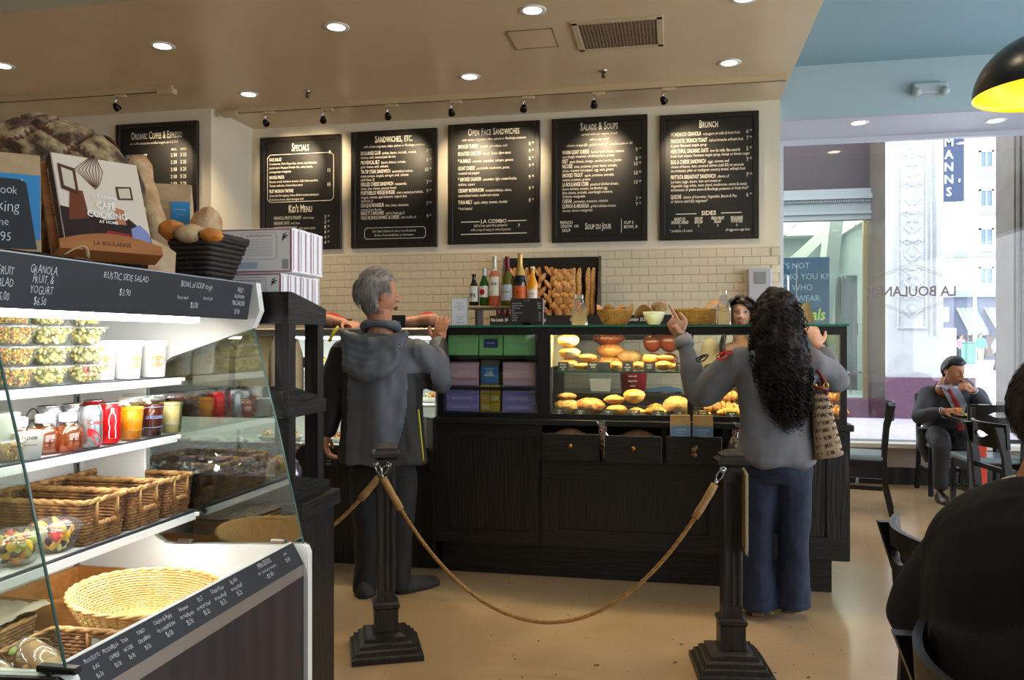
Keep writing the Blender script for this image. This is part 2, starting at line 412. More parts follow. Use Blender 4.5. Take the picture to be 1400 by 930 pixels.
boards={'specials':(358,468),'sandwiches':(482,599),'open':(614,739),'salads':(755,885),'brunch':(902,1037)}
for u,tu,lab in((363,400,'track spotlight leftmost on the long rail, over the specials board'),(442,440,'track spotlight over the right edge of the specials board'),(530,545,'track spotlight over the sandwiches board'),(617,640,'track spotlight over the gap left of the open face board'),(716,700,'track spotlight over the right part of the open face board'),(812,820,'track spotlight over the salads board'),(907,960,'track spotlight rightmost on the long rail, over the brunch board')):
 T=at(tu,228,WY);tracklight(u,130,6.98,3.55,T,lab,34)
T=at(225,235,6.93);tracklight(159,140,6.25,3.55,T,'track spotlight on the short left rail',34)
p=at(1270,122,7.78)
t=thing('emergency_light','white twin-head emergency light on the pale blue bulkhead','light',(p.x,7.78,p.z-.05))
MB().box((0,-.03,.05),(.28,.055,.095),.01).build('body',mat('off_white_plastic','b9c2c4',.5),t)
for s_ in(-1,1):
 h=MB().lathe([(0,.05),(.03,.048),(.038,.01),(.04,0),(.034,-.002),(.0,-.002)],16,M=Tm((s_*.115,-.05,.015),(PI/2+.2,0,0))).build('lamp_head',mat('off_white_plastic'),t)
 MB().lathe([(0,.0),(.03,.0),(.032,-.004),(0,-.008)],16,M=Tm((s_*.115,-.052,.013),(PI/2+.2,0,0)),cap=False).build('reflector',CHROME,h)
YEL=mat('yellow_enamel','f7b500',.35);DK=mat('black_enamel','23262a',.3,spec=.6)
def pendant(loc,r,label):
 t=thing('pendant_lamp',label,'lamp',loc,0,'dome pendant lamps')
 n=16;out=[(r*math.cos(a*PI/2/n),r*.86*math.sin(a*PI/2/n))for a in range(n+1)]
 MB().lathe([(x,z)for x,z in out]+[],48,cap=False).build('shade',DK,t)
 MB().lathe([(r,-.002)]+[(x-.006 if x>.01 else 0,max(z-.006,0))for x,z in out],48,cap=False).build('shade_lining',YEL,t)
 MB().tube([(0,0,r*.86-.002),(0,0,3.9-loc[2])],.006,8).build('cord',BLKM,t)
 MB().lathe([(0,.12),(.02,.12),(.05,.09),(.055,.06),(.04,.02),(0,.01)],16,M=Tm((0,0,.05))).build('bulb',mat('warm_bulb',(1,.8,.5),.5,emit=14),t)
 l=bpy.data.lights.new('pendant_bulb','POINT');l.energy=10;l.color=(1,.8,.5);l.shadow_soft_size=.05
 o=bpy.data.objects.new('pendant_bulb',l);COL.objects.link(o);o.location=(loc[0],loc[1],loc[2]+.02)
d=3.3;a=(1440-700)/F
pendant((d*(-SN+a*CS),d*(CS+a*SN),CH+(465-126)/F*d),.29,'black dome pendant lamp with bright yellow lining')
BOARD=mat('menu_black','100e0c',.42,spec=.6);FR=mat('menu_frame_oak','15110e',.4,c2='251c15',scale=7,stretch=(8,8,1),bump=.2)
INK=mat('menu_lettering','f1ead8',.6)
def board(u0,u1,vt,vb,Y,label,fn):
 uc=(u0+u1)/2;A=at(u0,250,Y);B=at(u1,250,Y);top=at(uc,vt,Y).z;bot=at(uc,vb,Y).z
 W,H=B.x-A.x,top-bot
 t=thing('menu_board',label,'menu board',((A.x+B.x)/2,Y,bot),0,'black menu boards on the cream wall')
 MB().bx((-W/2+.03,-.03,.03),(W/2-.03,-.003,H-.03)).build('panel',BOARD,t)
 mb=MB()
 for a_,b2 in(((-W/2,-.045,0),(-W/2+.05,-.002,H)),((W/2-.05,-.045,0),(W/2,-.002,H)),((-W/2+.05,-.045,0),(W/2-.05,-.002,.05)),((-W/2+.05,-.045,H-.05),(W/2-.05,-.002,H))):mb.bx(a_,b2,.004)
 mb.build('frame',FR,t)
 hd,tx=MB(),MB();hd.alt=MB();hd.M=tx.M=hd.alt.M=Matrix.Translation((0,-.0315,0))
 fn(hd,tx,W,H)
 hd.build('heading',INK,t,fix=False);tx.build('menu_lettering',INK,t,fix=False,kind='stuff')
 if hd.alt.v:hd.alt.build('lower_heading',INK,t,fix=False)
def menu(title,sub,items,size=.115,ts=.5,top=.115,ymin=.24,after=None):
 def fn(hd,tx,W,H):
  L_=-W/2+.10;R_=W/2-.09
  y=H-top
  write(hd,title,0,y,size,ts,'c','bold',smallcaps=True,track=.04)
  for s_ in sub:y-=.05;write(tx,s_,0,y,.034,.8,'c','',sh=.25)
  y-=.07;K=(y-ymin)/sum(.046*(len(i[1].split('|'))-1)+(i[3]if len(i)>3 else.068)for i in items)
  for it in items:
   nm,rest_,price=it[0],it[1],it[2]
   w_=write(tx,nm,L_,y,.052,.5,'l','bold')
   lines=rest_.split('|')
   write(tx,lines[0],L_+w_+(.016 if w_ else 0),y,.038,.72,'l','',sh=.15)
   if price:write(tx,price,R_,y,.052,.8,'r','');write(tx,'00',R_+.032,y+.018,.026,.8,'r','')
   for s_ in lines[1:]:y-=.046*K;write(tx,s_,L_,y,.038,.72,'l','',sh=.15)
   y-=(it[3]if len(it)>3 else.068)*K
  if after:after(hd,tx,W,H,y)
 return fn
def outline(mb,x0,x1,y0,y1,c=.03,r=.0025):
 P=[(x0+c,y0),(x1-c,y0),(x1,y0+c),(x1,y1-c),(x1-c,y1),(x0+c,y1),(x0,y1-c),(x0,y0+c)]
 for i in range(8):
  a_,b2=P[i],P[(i+1)%8];dx,dy=b2[0]-a_[0],b2[1]-a_[1];l=math.hypot(dx,dy);nx,ny=-dy/l*r,dx/l*r
  mb.add([(a_[0]-nx,0,a_[1]-ny),(b2[0]-nx,0,b2[1]-ny),(b2[0]+nx,0,b2[1]+ny),(a_[0]+nx,0,a_[1]+ny)],[(0,1,2,3)])
def f_spec(hd,tx,W,H):
 write(hd,'Specials',0,H-.15,.115,.52,'c','bold',smallcaps=True)
 outline(tx,-W/2+.08,W/2-.08,H*.425,H-.18)
 y=H-.215;L_=-W/2+.1;R_=W/2-.11
 for nm,ls,pr in(('KALE SALAD',('Cranberries, Point Reyes blue cheese, spiced pecans,',"Jacob's farm Pleasant Powder fish, celery hearts,",'pomegranate vinaigrette'),'9'),('RAVIOLI PASTA',('Ricotta ravioli, heirloom tomato, Cabi’s farm zucchini,','Tuscan radicchio, Grand chaos sauce'),'11'),('FILET MIGNON TARTINE',('Grass-fed filet mignon, Roma & farm sesame pineapple,','Provolone cheese, dijon tarragon aioli'),'11')):
  write(tx,pr,R_,y+.02,.05,.8,'r','bold');write(tx,nm,L_,y-.03,.048,.5,'l','bold')
  for s_ in ls:y-=.04;write(tx,s_,L_,y-.03,.034,.72,'l','',sh=.15)
  y-=.062
 write(hd.alt,"Kid's Menu",0,H*.33,.11,.52,'c','bold',smallcaps=True);y=H*.27
 for nm,s_,pr in(('GRANOLA, FRUIT & YOGURT','with honey','3'),('ORGANIC OATS','with fruit','3'),('CHICKEN TENDERLOINS','with penne pasta','8'),('GRILLED CHEESE SANDWICH','with fruit','4'),('PB & JELLY SANDWICH','','4'),('PANCAKES','with syrup','4'),('HOT CHOCOLATE','with whipped cream','1')):
  w_=write(tx,nm,L_+.05,y,.046,.5,'l','bold');write(tx,s_,L_+.065+w_,y,.036,.75,'l');write(tx,pr,R_-.05,y,.05,.8,'r','bold');write(tx,'50',R_-.015,y+.016,.026,.8,'r');y-=.052
def a_sand(hd,tx,W,H,y):
 outline(tx,-W/2+.14,W/2-.12,.09,.20,.02);write(tx,'Our beef, chicken & salmon are all natural',0,.155,.034,.78,'c','',sh=.2);write(tx,'& free of any antibiotics or hormones',0,.115,.034,.78,'c','',sh=.2)
def bar(mb,x0,x1,y,r=.004):mb.add([(x0,0,y-r),(x1,0,y-r),(x1,0,y+r),(x0,0,y+r)],[(0,1,2,3)])
def a_open(hd,tx,W,H,y):
 write(hd.alt,'LA COMBO',0,.20,.05,1.0,'c','bold');bar(tx,-W/2+.13,-.14,.215);bar(tx,.14,W/2-.13,.215)
 write(tx,'half of any open face sandwich',-.03,.165,.036,.75,'c');write(tx,'with a cup of soup or side of greens',-.03,.125,.036,.75,'c');write(tx,'7',.25,.15,.05,.9,'c','bold')
 bar(tx,-W/2+.13,W/2-.13,.095)
def a_sal(hd,tx,W,H,y):
 write(tx,'FRENCH',-W/2+.14,.175,.04,.8,'c','bold');write(tx,'ONION',-W/2+.14,.14,.04,.8,'c','bold');write(tx,'SOUP',-W/2+.14,.10,.04,.8,'c','bold')
 write(tx,'OR',-W/2+.235,.14,.035,.9,'c','bold');write(hd.alt,'Soup du Jour',-.01,.12,.085,.52,'c','bold',smallcaps=True)
 tx.add([(W/2-.245,0,.08),(W/2-.24,0,.08),(W/2-.24,0,.21),(W/2-.245,0,.21)],[(0,1,2,3)])
 write(tx,'CUP 5',W/2-.22,.16,.04,.85,'l','bold');write(tx,'BOWL 8',W/2-.22,.12,.04,.85,'l','bold')
def a_br(hd,tx,W,H,y):
 write(hd.alt,'SIDES',0,.225,.055,1.0,'c','bold');bar(tx,-W/2+.15,-.11,.24,.003);bar(tx,.11,W/2-.15,.24,.003)
 for x,a_,b2 in((-.26,'BASKET OF','ORGANIC BREAD'),(-.09,'SIDE OF','BACON'),(.08,'FRESH FRUIT','SALAD'),(.25,'BOULANGE','POTATOES')):
  write(tx,a_,x,.18,.04,.5,'c','bold');write(tx,b2,x,.15,.04,.5,'c','bold');write(tx,'3',x,.118,.03,.8,'c','bold')
 write(tx,'* available a la carte',-W/2+.09,.075,.034,.75,'l','',sh=.25);write(tx,'all eggs are cage free',W/2-.08,.075,.034,.75,'r','',sh=.25)
def f_cof(hd,tx,W,H):
 write(hd,'Organic Coffee & Espresso',0,H-.15,.1,.48,'c','bold',smallcaps=True);write(tx,'our coffee beans are certified organic by C.C.O.F.',-.03,H-.2,.034,.75,'c','',sh=.25)
 y=H-.27;write(tx,'SMALL',W/2-.25,y,.03,.7,'c','bold');write(tx,'LARGE',W/2-.15,y,.03,.7,'c','bold');y-=.06
 for i,s_ in enumerate(('ORGANIC ROAST','CAFE AU LAIT','ESPRESSO','AMERICANO','CAPPUCCINO','LATTE','MACCHIATO','MOCHA','HOT CHOCOLATE','ICED TEA','CHAI LATTE')):
  write(tx,s_,-W/2+.1,y,.052,.55,'l','bold')
  for k,q in((-.25,'2 50'),(-.15,'3 25')):write(tx,q,W/2+k,y,.046,.8,'c','bold')
  y-=.068
 write(tx,'add organic milk or syrup',-W/2+.1,y-.02,.036,.75,'l','',sh=.2)
board(358,468,187,342,WY,'black specials and kids menu board, leftmost on the far cream wall',f_spec)
board(482,599,179,339,WY,'black menu board headed Sandwiches, etc., second from left on the far wall',menu('Sandwiches, etc.',['with choice of greens, chips, quinoa or Boulange potatoes'],[('BOULANGE CLUB','turkey, bacon, avocado, tomato,|lettuce, aioli, toasted pain de mie','8'),('PROVENCAL BLT','bacon, lettuce, tomato,|goat cheese, aioli, ciabatta','8'),('TRI-TIP STEAK SANDWICH','caramelized onions,|roma tomato, arugula, tarragon aioli, ciabatta|(add Swiss 2)','10',.062),('GRILLED CHEESE SANDWICH','mozzarella,|Swiss, blue cheese, peasant bread','7',.06),('PORTOBELLO VEGGIE BURGER','oven roasted portobello,|arugula, tomato, aged balsamic, organic bun|(add brie 2)','9',.06),('CROQUE MONSIEUR','ham, Swiss, bechamel,|toasted pain de mie','7',.05),('MAKE IT A MADAME!','(add a fried egg 2)','',.056),('WILD MUSHROOM MAC & CHEESE','with truffle oil','9')],size=.105,ymin=.23,after=a_sand))
board(614,739,169,333.5,WY,'black menu board headed Open Face Sandwiches, middle of the far wall',menu('Open Face Sandwiches',['with choice of greens, chips, quinoa or Boulange potatoes'],[('SMOKED TURKEY','tomato, provolone, aioli','8',.075),('ROASTED CHICKEN','bacon, Swiss, dijon sauce','9',.075),('* HUMMUS','avocado, cucumber, tomato, sprouts','8',.075),('GOAT CHEESE','portobello mushroom, pesto,|roasted red pepper','9',.07),('* SMOKED SALMON','cucumber, light creme fraiche,|shallots, capers','9',.07),('CREAMY MUSHROOM','roasted chicken, chives,|caramelized onion, mushroom sauce','9',.075),('TUNA MELT','apple, celery, tomato, cheddar','8',.06),('','* not heated','')],size=.1,ymin=.27,after=a_open))
board(755,885.5,161,331,WY,'black menu board headed Salads and Soups, second from right on the far wall',menu('Salads & Soups',['served with our organic bread','add to any salad:','chicken breast $2 - grilled steak $3 - smoked salmon $4'],[('WARM GOAT CHEESE','herbed goat cheese, tomato,|sourdough croutons, candied pecans, greens','9',.06),('BEET','goat cheese, orange, candied pecans, greens','8',.06),('NICOISE','tuna, potatoes, green beans, tomato,|olives, roasted red pepper, egg, aioli, greens','10',.062),('SMOKED TROUT','apple, potatoes, avocado,|walnut croutons, greens','10',.062),('LA BOULANGE COBB','poached chicken breast,|bacon lardons, tomato, hardboiled egg,|blue cheese, avocado, sourdough croutons,|Gribiche vinaigrette','10',.06),('CAESAR','parmesan, croutons, romaine','7',.06),('QUINOA & ARUGULA','grilled chicken breast,|tomato, lemon vinaigrette','9')],size=.105,top=.12,ymin=.235,after=a_sal))
board(902,1037,156,328,WY,'black menu board headed Brunch, rightmost on the far wall',menu('Brunch',[],[('HOMEMADE GRANOLA','w/yogurt or milk & fresh fruit','6',.075),('FANTASTIC FRENCH TOAST','baked brioche w/fresh fruit|& pure Vermont maple syrup','7',.072),('HEALTHFUL ORGANIC OATS','low fat milk, flax seed &|fresh fruit w/pure Vermont maple syrup, honey or brown sugar','5',.075),('EGG & CHEESE SANDWICH','eggs, tomato and|choice of bacon, ham, smoked salmon (add $3) or avocado|on croissant, plain or multigrain country bread, w/fresh fruit','7',.08),('FRITTATA BREAKFAST SANDWICH','choice of|Lorraine (eggs, bacon, ham and swiss) or|Vegetable (egg white, swiss chard, mushroom, onion & swiss)|w/romesco or pesto sauce & Boulange potatoes or fresh fruit*','7',.085),('QUICHE','choice of Lorraine, Vegetable, Bacon & Pea|or Salmon (add $3) w/greens*','6')],size=.1,top=.13,ymin=.29,after=a_br))
board(162,273,169,322,6.93,'black coffee and espresso menu board on the nearer cream wall at left',f_cof)
# ==== COUNTER AND CASES
def wmb(t):
 m=MB();m.M=Matrix.Translation(-Vector(t.location));return m
def ux(u,Y):return at(u,465,Y).x
def vz(u,v,Y):return at(u,v,Y).z
CY=4.68;CL,CR=-1.40,.935
def framed(t,x0,x1,z0,z1,Y,s=.055,name='framed_panel',pm=OAK):
 """recessed panel within a frame on a front facing -y"""
 for q in(z0,z1-s):m=wmb(t);m.bx((x0,Y,q),(x1,Y+.02,q+s));m.build('panel_rail',OAKH,t)
 for q in(x0,x1-s):m=wmb(t);m.bx((q,Y,z0+s),(q+s,Y+.02,z1-s));m.build('panel_stile',OAK,t)
 m=wmb(t);m.bx((x0+s-.002,Y+.012,z0+s-.002),(x1-s+.002,Y+.02,z1-s+.002));m.build(name,pm,t)
t=thing('service_counter','long near-black oak counter base under the glass pastry showcase','counter',((CL+CR)/2,5.06,0))
m=wmb(t);m.bx((CL+.02,CY+.08,0),(CR-.08,5.4,.19));m.build('kick_plinth',OAKH,t)
m=wmb(t);m.bx((CL,CY+.02,.19),(CR,5.42,.60));m.bx((CL,CY+.02,.60),(ux(739,CY),5.42,.905));m.bx((ux(990,CY),CY+.02,.60),(CR,5.42,.905));m.bx((ux(739,CY),CY+.35,.60),(ux(990,CY),5.42,.905));m.build('counter_body',OAK,t)
m=wmb(t);m.bx((CL-.01,CY-.035,.905),(CR+.015,5.45,.94),.004);m.build('worktop_edge',OAKH,t)
framed(t,CL,ux(736,CY),.20,.90,CY,.075)
framed(t,ux(741,CY),ux(995,CY),.20,.70,CY,.1)
framed(t,ux(1000,CY),CR,.20,.90,CY,.12)
for x in(738.5,825,908,990):m=wmb(t);xx=ux(x,CY);m.bx((xx-.012,CY-.001,.70),(xx+.012,CY+.3,.905));m.build('drawer_divider',OAK,t)
BRASS=mat('old_brass','9a6f35',.35,1);WOODK=mat('knob_wood','8a6237',.45)
def drawer(u0,u1,out,knob,label=None):
 x0,x1=ux(u0,CY-out),ux(u1,CY-out);z0,z1=.715,.868
 y=CY-out
 o=thing('drawer',None,None,((x0+x1)/2-t.location.x,y-t.location.y,z0));o.parent=t
 for k in('label','category'):
  if k in o:del o[k]
 w=x1-x0
 b=MB();b.box((0,.009,(z1-z0)/2),(w,.018,z1-z0),.003);b.build('drawer_front',OAKH,o)
 b=MB();b.bx((-w/2+.01,.018,.01),(-w/2+.02,.28,.13));b.bx((w/2-.02,.018,.01),(w/2-.01,.28,.13));b.bx((-w/2+.01,.018,.0),(w/2-.01,.28,.01));b.bx((-w/2+.01,.27,.01),(w/2-.01,.28,.13));b.build('drawer_tray',OAK,o)
 b=MB();b.lathe([(0,0),(.006,0),(.007,.012),(.013,.018),(.014,.026),(.008,.032),(0,.033)],12,M=Tm((0,0,(z1-z0)*.55),(PI/2,0,0)))
 if knob:b.sph((.002,-.02,(z1-z0)*.55-.028),(.016,.012,.013),10,6);b.sph((.012,-.022,(z1-z0)*.55+.012),(.009,.009,.012),8,6)
 b.build('knob',WOODK if knob else BRASS,o)
 return x0,x1,y
dr1=drawer(741,820,.10,0);dr2=drawer(827,905,.14,0);dr3=drawer(910,987,.11,1)
ZT=1.487
t=thing('glass_showcase','long black framed glass showcase with boxes at left and lit pastries at right','display case',((CL+CR)/2,5.06,.94))
XM=ux(743,CY);XN=ux(944,CY)
m=wmb(t)
zb,zt=.94,ZT-.012
def post(m,u0,u1,y=CY,d=.035):m.bx((ux(u0,CY),y,zb),(ux(u1,CY),y+d,zt))
for k,(u0,u1)in enumerate(((598,607),(735,752),(940,948),(1149,1158))):
 m=wmb(t);post(m,u0,u1);m.build('post',BLK,t)
 m=wmb(t);m.bx((ux(u0,CY),5.30,zb),(ux(u1,CY),5.335,zt));m.build('post',BLK,t)
X0,X1=ux(598,CY),ux(1158,CY);XA,XB=ux(607,CY),ux(735,CY);XC,XD,XE,XF=ux(752,CY),ux(940,CY),ux(948,CY),ux(1149,CY)
for y in(CY+.001,5.301):
 m=wmb(t);m.bx((X0,y,zt-.045),(X1,y+.033,zt));m.build('top_rail',BLK,t)
 m=wmb(t);m.bx((X0,y,zb),(X1,y+.033,zb+.03));m.build('bottom_rail',BLK,t)
for x in(X0,X1-.03):
 m=wmb(t);m.bx((x,CY+.035,zt-.045),(x+.03,5.3,zt));m.build('side_rail',BLK,t)
m=wmb(t);m.bx((X0-.005,CY-.012,zt),(X1+.008,5.345,ZT));m.build('glass_top',clear('green_tinted_top','d5eee2',.2,0),t)
m=wmb(t);m.bx((X0-.005,CY-.015,zt+.0005),(X1+.008,CY-.0122,ZT));m.build('glass_top_edge',GEDGE,t)
for a_,b2 in((XA,XB),(XC,XD),(XE,XF)):
 m=wmb(t);m.bx((a_,CY+.012,zb+.03),(b2,CY+.018,zt-.045));m.build('front_pane',GLASS,t)
m=wmb(t);m.bx((X1-.012,CY+.036,zb+.03),(X1-.006,5.29,zt-.045));m.build('side_pane',GLASS,t)
m=wmb(t);m.bx((XA-.005,5.05,zb+.03),(XB+.03,5.065,zt-.045));m.bx((XA-.006,CY+.036,zb),(XA,5.05,zt));m.bx((XB,CY+.036,zb),(XB+.03,5.05,zt));m.build('bay_lining',BLKM,t)
SZ1=vz(670,532,CY);SZ2=vz(670,488.5,CY)
for z in(SZ1,SZ2):
 m=wmb(t);m.bx((XA,CY+.022,z-.009),(XB,5.05,z+.009));m.build('dark_shelf',BLK,t)
m=wmb(t);m.bx((XC-.01,CY+.036,zb),(X1-.03,5.3,zb+.012));m.build('pastry_deck',mat('dark_deck','1d1916',.3),t)
SZ3=vz(850,509,CY)+.003
m=wmb(t);m.bx((XC+.02,CY+.03,SZ3-.008),(XD-.01,5.2,SZ3));m.build('glass_shelf',clear('shelf_glass','e2f3ea',.2,0),t)
m=wmb(t);m.bx((XC+.02,CY+.027,SZ3-.008),(XD-.01,CY+.0299,SZ3));m.build('glass_shelf_edge',GEDGE,t)
m=wmb(t);m.bx((XC-.006,CY+.036,zb+.3),(XC,5.29,zt-.045));m.build('side_lining',mat('case_lining','ddd0b0',.4),t)
m=wmb(t);m.bx((XD-.004,CY+.036,zb+.012),(XD,5.29,zt-.045));m.build('divider_pane',GLASS,t)
LEDW=(1,.74,.40)
m=wmb(t);m.bx((XC+.02,CY+.045,zt-.038),(XF,CY+.065,zt-.022));m.build('lamp_strip',mat('warm_strip',LEDW,.5,emit=14),t)
for x0,x1 in((XC+.02,XD-.01),(XE,XF)):
 area('showcase_lamp',((x0+x1)/2,CY+.07,zt-.062),(math.radians(20),0,0),x1-x0,.03,4.2,LEDW)
area('showcase_shelf_lamp',((XC+XD)/2,CY+.05,SZ3-.012),(math.radians(22),0,0),XD-XC-.05,.015,3.6,LEDW)
area('showcase_base_lamp',((XE+XF)/2,CY+.05,SZ3-.012),(math.radians(22),0,0),XF-XE,.01,1.5,LEDW)
t=thing('deli_case','dark fronted lit deli case behind the man in the jacket','display case',(-2.5,5.1,0))
m=wmb(t);m.bx((-3.9,4.78,0),(-1.43,5.4,.72));m.build('case_base',OAK,t)
m=wmb(t);m.bx((-3.9,4.72,.60),(-1.42,4.78,.745));m.build('front_ledge',BLK,t)
m=wmb(t);m.add([(CL-.012,CY-.0,.1),(CL-.012,CY-.0,.93),(-1.50,4.77,.93),(-1.50,4.77,.1)],[(0,1,2,3)]);m.prism([(CL-.002,CY),(CL-.02,CY),(-1.51,4.775),(-1.49,4.785)],.1,.93,'z');m.build('corner_filler',OAK,t)
m=wmb(t);m.bx((-3.9,4.74,1.425),(-1.42,5.3,1.475),.01);m.build('steel_top',STEEL,t)
m=wmb(t);m.bx((-3.9,5.28,.72),(-1.42,5.30,1.42));m.bx((-1.44,4.8,.72),(-1.42,5.28,1.42));m.bx((-3.9,4.78,.72),(-1.42,5.28,.74));m.build('white_lining',WHITE,t)
for k,z in enumerate((1.20,.98)):
 m=wmb(t);m.bx((-3.88,4.90-.06*k,z),(-1.45,5.27,z+.018),.003);m.build('shelf',WHITE,t)
m=wmb(t);m.prism([(4.735,.75),(4.76,1.42),(4.766,1.42),(4.741,.75)],-3.9,-1.43,'x');m.build('front_pane',GLASS,t)
m=wmb(t);m.bx((-3.85,4.81,1.405),(-1.47,4.83,1.42));m.build('lamp_tube',mat('cool_tube',(.95,.97,1),.5,emit=12),t)
area('deli_lamp',(-2.6,4.84,1.40),(.3,0,0),2.3,.04,6,(.97,.96,.9))
area('deli_shelf_lamp',(-2.6,4.88,1.19),(.3,0,0),2.3,.03,3.2,(.97,.96,.9))
area('deli_deck_lamp',(-2.6,4.82,.97),(.3,0,0),2.3,.03,3.2,(.97,.96,.9))
t=thing('back_counter','dark back counter running along the tiled wall','counter',(-1.6,7.35,0))
m=wmb(t);m.bx((-4.2,7.02,.02),(.7,7.66,.90));m.build('cabinet_body',OAK,t)
m=wmb(t);m.bx((-4.22,6.98,.90),(.72,7.66,.945),.005);m.build('worktop',mat('dark_worktop','2a2420',.2),t)
m=wmb(t);m.bx((-4.2,7.3,.945),(-1.7,7.66,1.36));m.bx((-4.22,7.27,1.36),(-1.68,7.66,1.39));m.build('raised_shelf',OAKH,t)
for i in range(8):
 x=-4.2+.6125*i;m=wmb(t);m.bx((x+.01,7.0,.1),(x+.6,7.02,.88),.002);m.build('door',OAK,t)
# ==== GRAB AND GO CASE
YA,YB=1.41,2.42;XBK=-1.97
case=thing('open_fridge_case','white open grab-and-go refrigerated case with dark chalkboard panels, at left','display case',((XBK-1.2)/2,1.9,0))
t=case
def pz(u,v):p=at(u,v,YB);return(p.x,p.z)
up=[(XBK,1.575),pz(350,387),pz(355,425),pz(345,449),pz(235,488),pz(197,512),(XBK,pz(197,512)[1])]
lf=[(XBK,pz(197,512)[1]),pz(197,512),pz(197,700),(XBK,pz(197,700)[1])]
lo=[(XBK,pz(197,700)[1]),pz(197,700),pz(200,717),pz(208,732),pz(222,742),pz(236,745),pz(411,745),pz(418,749),pz(421,758),(-1.15,.64),(-1.15,.04),(XBK,.04)]
gl=[pz(344,449),pz(378,590),pz(412,745),pz(236,745),pz(222,742),pz(208,732),pz(200,717),pz(197,700),pz(197,512),pz(235,488)]
for y0,y1,s_ in((YA-.03,YA,1),(YB,YB+.03,0)):
 for nm,P in(('upper',up),('left',lf),('lower',lo)):
  P=[(min(x,-1.366)if s_ and z>1.455 else x,z)for x,z in P]
  m=wmb(t);m.prism(P,y0,y1,'y');m.build('end_wall_'+nm,WHITE,t)
 g_=wmb(t);gg=list(gl);gg[0]=(gg[0][0],gg[0][1]);g_.prism(gg,(y0+y1)/2-.003,(y0+y1)/2+.003,'y');g_.build('end_glass',clear('case_glass','eef5f0',.5,0,edge=1.0),t)
 e=wmb(t);e.tube([(*[gl[i][0]for _ in(0,)],(y0+y1)/2,gl[i][1])for i in(0,1,2)],.0035,6);e.build('glass_edge',mat('sea_glass_edge','4f6b66',.15),t)
 b_=wmb(t);off=(y1+.012)if not s_ else(y0-.012)
 b_.prism([(x,z)for x,z in lo if z<.76],min(off,y1 if not s_ else y0),max(off,y1 if not s_ else y0),'y');b_.build('black_end_skin',BLK,t)
 for q in((250,743),(378,743))if not s_ else((250,743),(405,743)):
  x_,z_=pz(*q);b_=wmb(t);b_.box((x_,(y0+y1)/2,z_+.004),(.05 if not s_ else.09,.022,.014),.003);b_.build('glass_clip',BLK if s_ else STEEL,t)
m=wmb(t);m.bx((XBK-.03,YA-.03,.04),(XBK,YB+.03,1.58));m.build('back_wall',mat('case_back_white','c9c8c2',.4),t)
m=wmb(t);m.bx((XBK-.03,YA-.03,1.55),(-1.36,YB+.03,1.578));m.build('case_roof',mat('case_roof_dark','26282c',.5),t)
for y in(YA+.03,YB-.045):
 m=wmb(t);m.bx((XBK,y,.5),(XBK+.008,y+.02,1.5));m.build('slotted_upright',STEEL,t)
 m=wmb(t)
 for i in range(30):m.bx((XBK+.0078,y+.006,.52+i*.032),(XBK+.0088,y+.014,.538+i*.032))
 m.build('slots',BLKM,t,kind='stuff')
pt=wmb(t);pt.prism([(-1.333,1.582),(-1.353,1.466),(-1.363,1.466),(-1.363,1.575),(-1.345,1.582)],YA-.10,YB-.015,'y');pt.build('header_panel',SLATE,t)
m=wmb(t);m.prism([(-1.333,1.5825),(-1.345,1.5825),(-1.345,1.5795),(-1.333,1.5795)],YA-.10,YB-.01,'y');m.build('header_trim',mat('pewter_edge','7d8288',.35,.8),t)
m=wmb(t);m.prism([(XBK,1.55),(-1.37,1.55),(-1.366,1.468),(-1.39,1.468),(-1.45,1.50),(XBK,1.52)],YA,YB-.001,'y');m.build('canopy',WHITE,t)
m=wmb(t);m.tube([(-1.405,YA+.01,1.462),(-1.405,2.20,1.462)],.0125,10);m.build('lamp_tube',mat('white_tube',(.93,.96,1),.5,emit=16),t)
area('case_lamp',(-1.40,1.83,1.447),(0,math.radians(25),0),.03,.85,5,(1,.985,.94))
m=wmb(t);m.prism([(-1.200,.750),(-1.162,.684),(-1.170,.680),(-1.208,.746)],YA-.03,YB-.005,'y');m.build('price_strip',SLATE,t)
m=wmb(t);m.prism([(-1.1665,.684),(-1.1655,.642),(-1.18,.642),(-1.18,.69)],YA-.03,YB,'y');m.build('steel_band',mat('warm_steel','a39a92',.35,.6),t)
WALN=mat('walnut_laminate','33282a',.5,c2='1f181a',scale=3,stretch=(5,5,.5),detail=6)
m=wmb(t);m.bx((-1.20,YA-.03,.05),(-1.165,YB,.645));m.build('front_panel',WALN,t)
m=wmb(t);m.bx((XBK,YA,.05),(-1.2,YB,.12));m.build('base_pan',BLKM,t)
DZ=.56
m=wmb(t);m.bx((XBK,YA,DZ-.02),(-1.21,YB,DZ));m.build('deck',WHITE,t)
m=wmb(t);m.prism([(-1.21,.752),(-1.203,.745),(-1.19,.64),(-1.215,.56)],YA,YB,'y');m.build('front_lip',WHITE,t)
SHX=[(-1.59,1.279),(-1.605,1.09),(-1.538,.838)]
for k,(sx,sz)in enumerate(SHX):
 m=wmb(t);m.bx((XBK+.02,YA+.005,sz-.012),(sx-.012,YB-.03,sz-.002));sh_=m.build('shelf',mat('shelf_white','dcded9',.25),t)
 m=wmb(t);m.bx((sx-.012,YA+.003,sz-.026),(sx,YB-.012,sz-.001),.002);m.build('shelf_front',WHITE,sh_)
 m=wmb(t);m.bx((sx-.02,YA+.003,sz-.001),(sx-.001,YB-.012,sz+.0015));m.build('shelf_seam',mat('navy_seam','1c2530',.4),sh_)
 m=wmb(t);m.box((sx-.004,YB-.014,sz-.008),(.03,.012,.012),.002);m.build('end_clip',WHITE,sh_)
 area('shelf_lamp',(sx-.03,1.91,sz-.03),(0,math.radians(12),0),.02,.95,1.7 if k<2 else 2.6,(1,.985,.94))
for z in(1.0,.78):
 pass
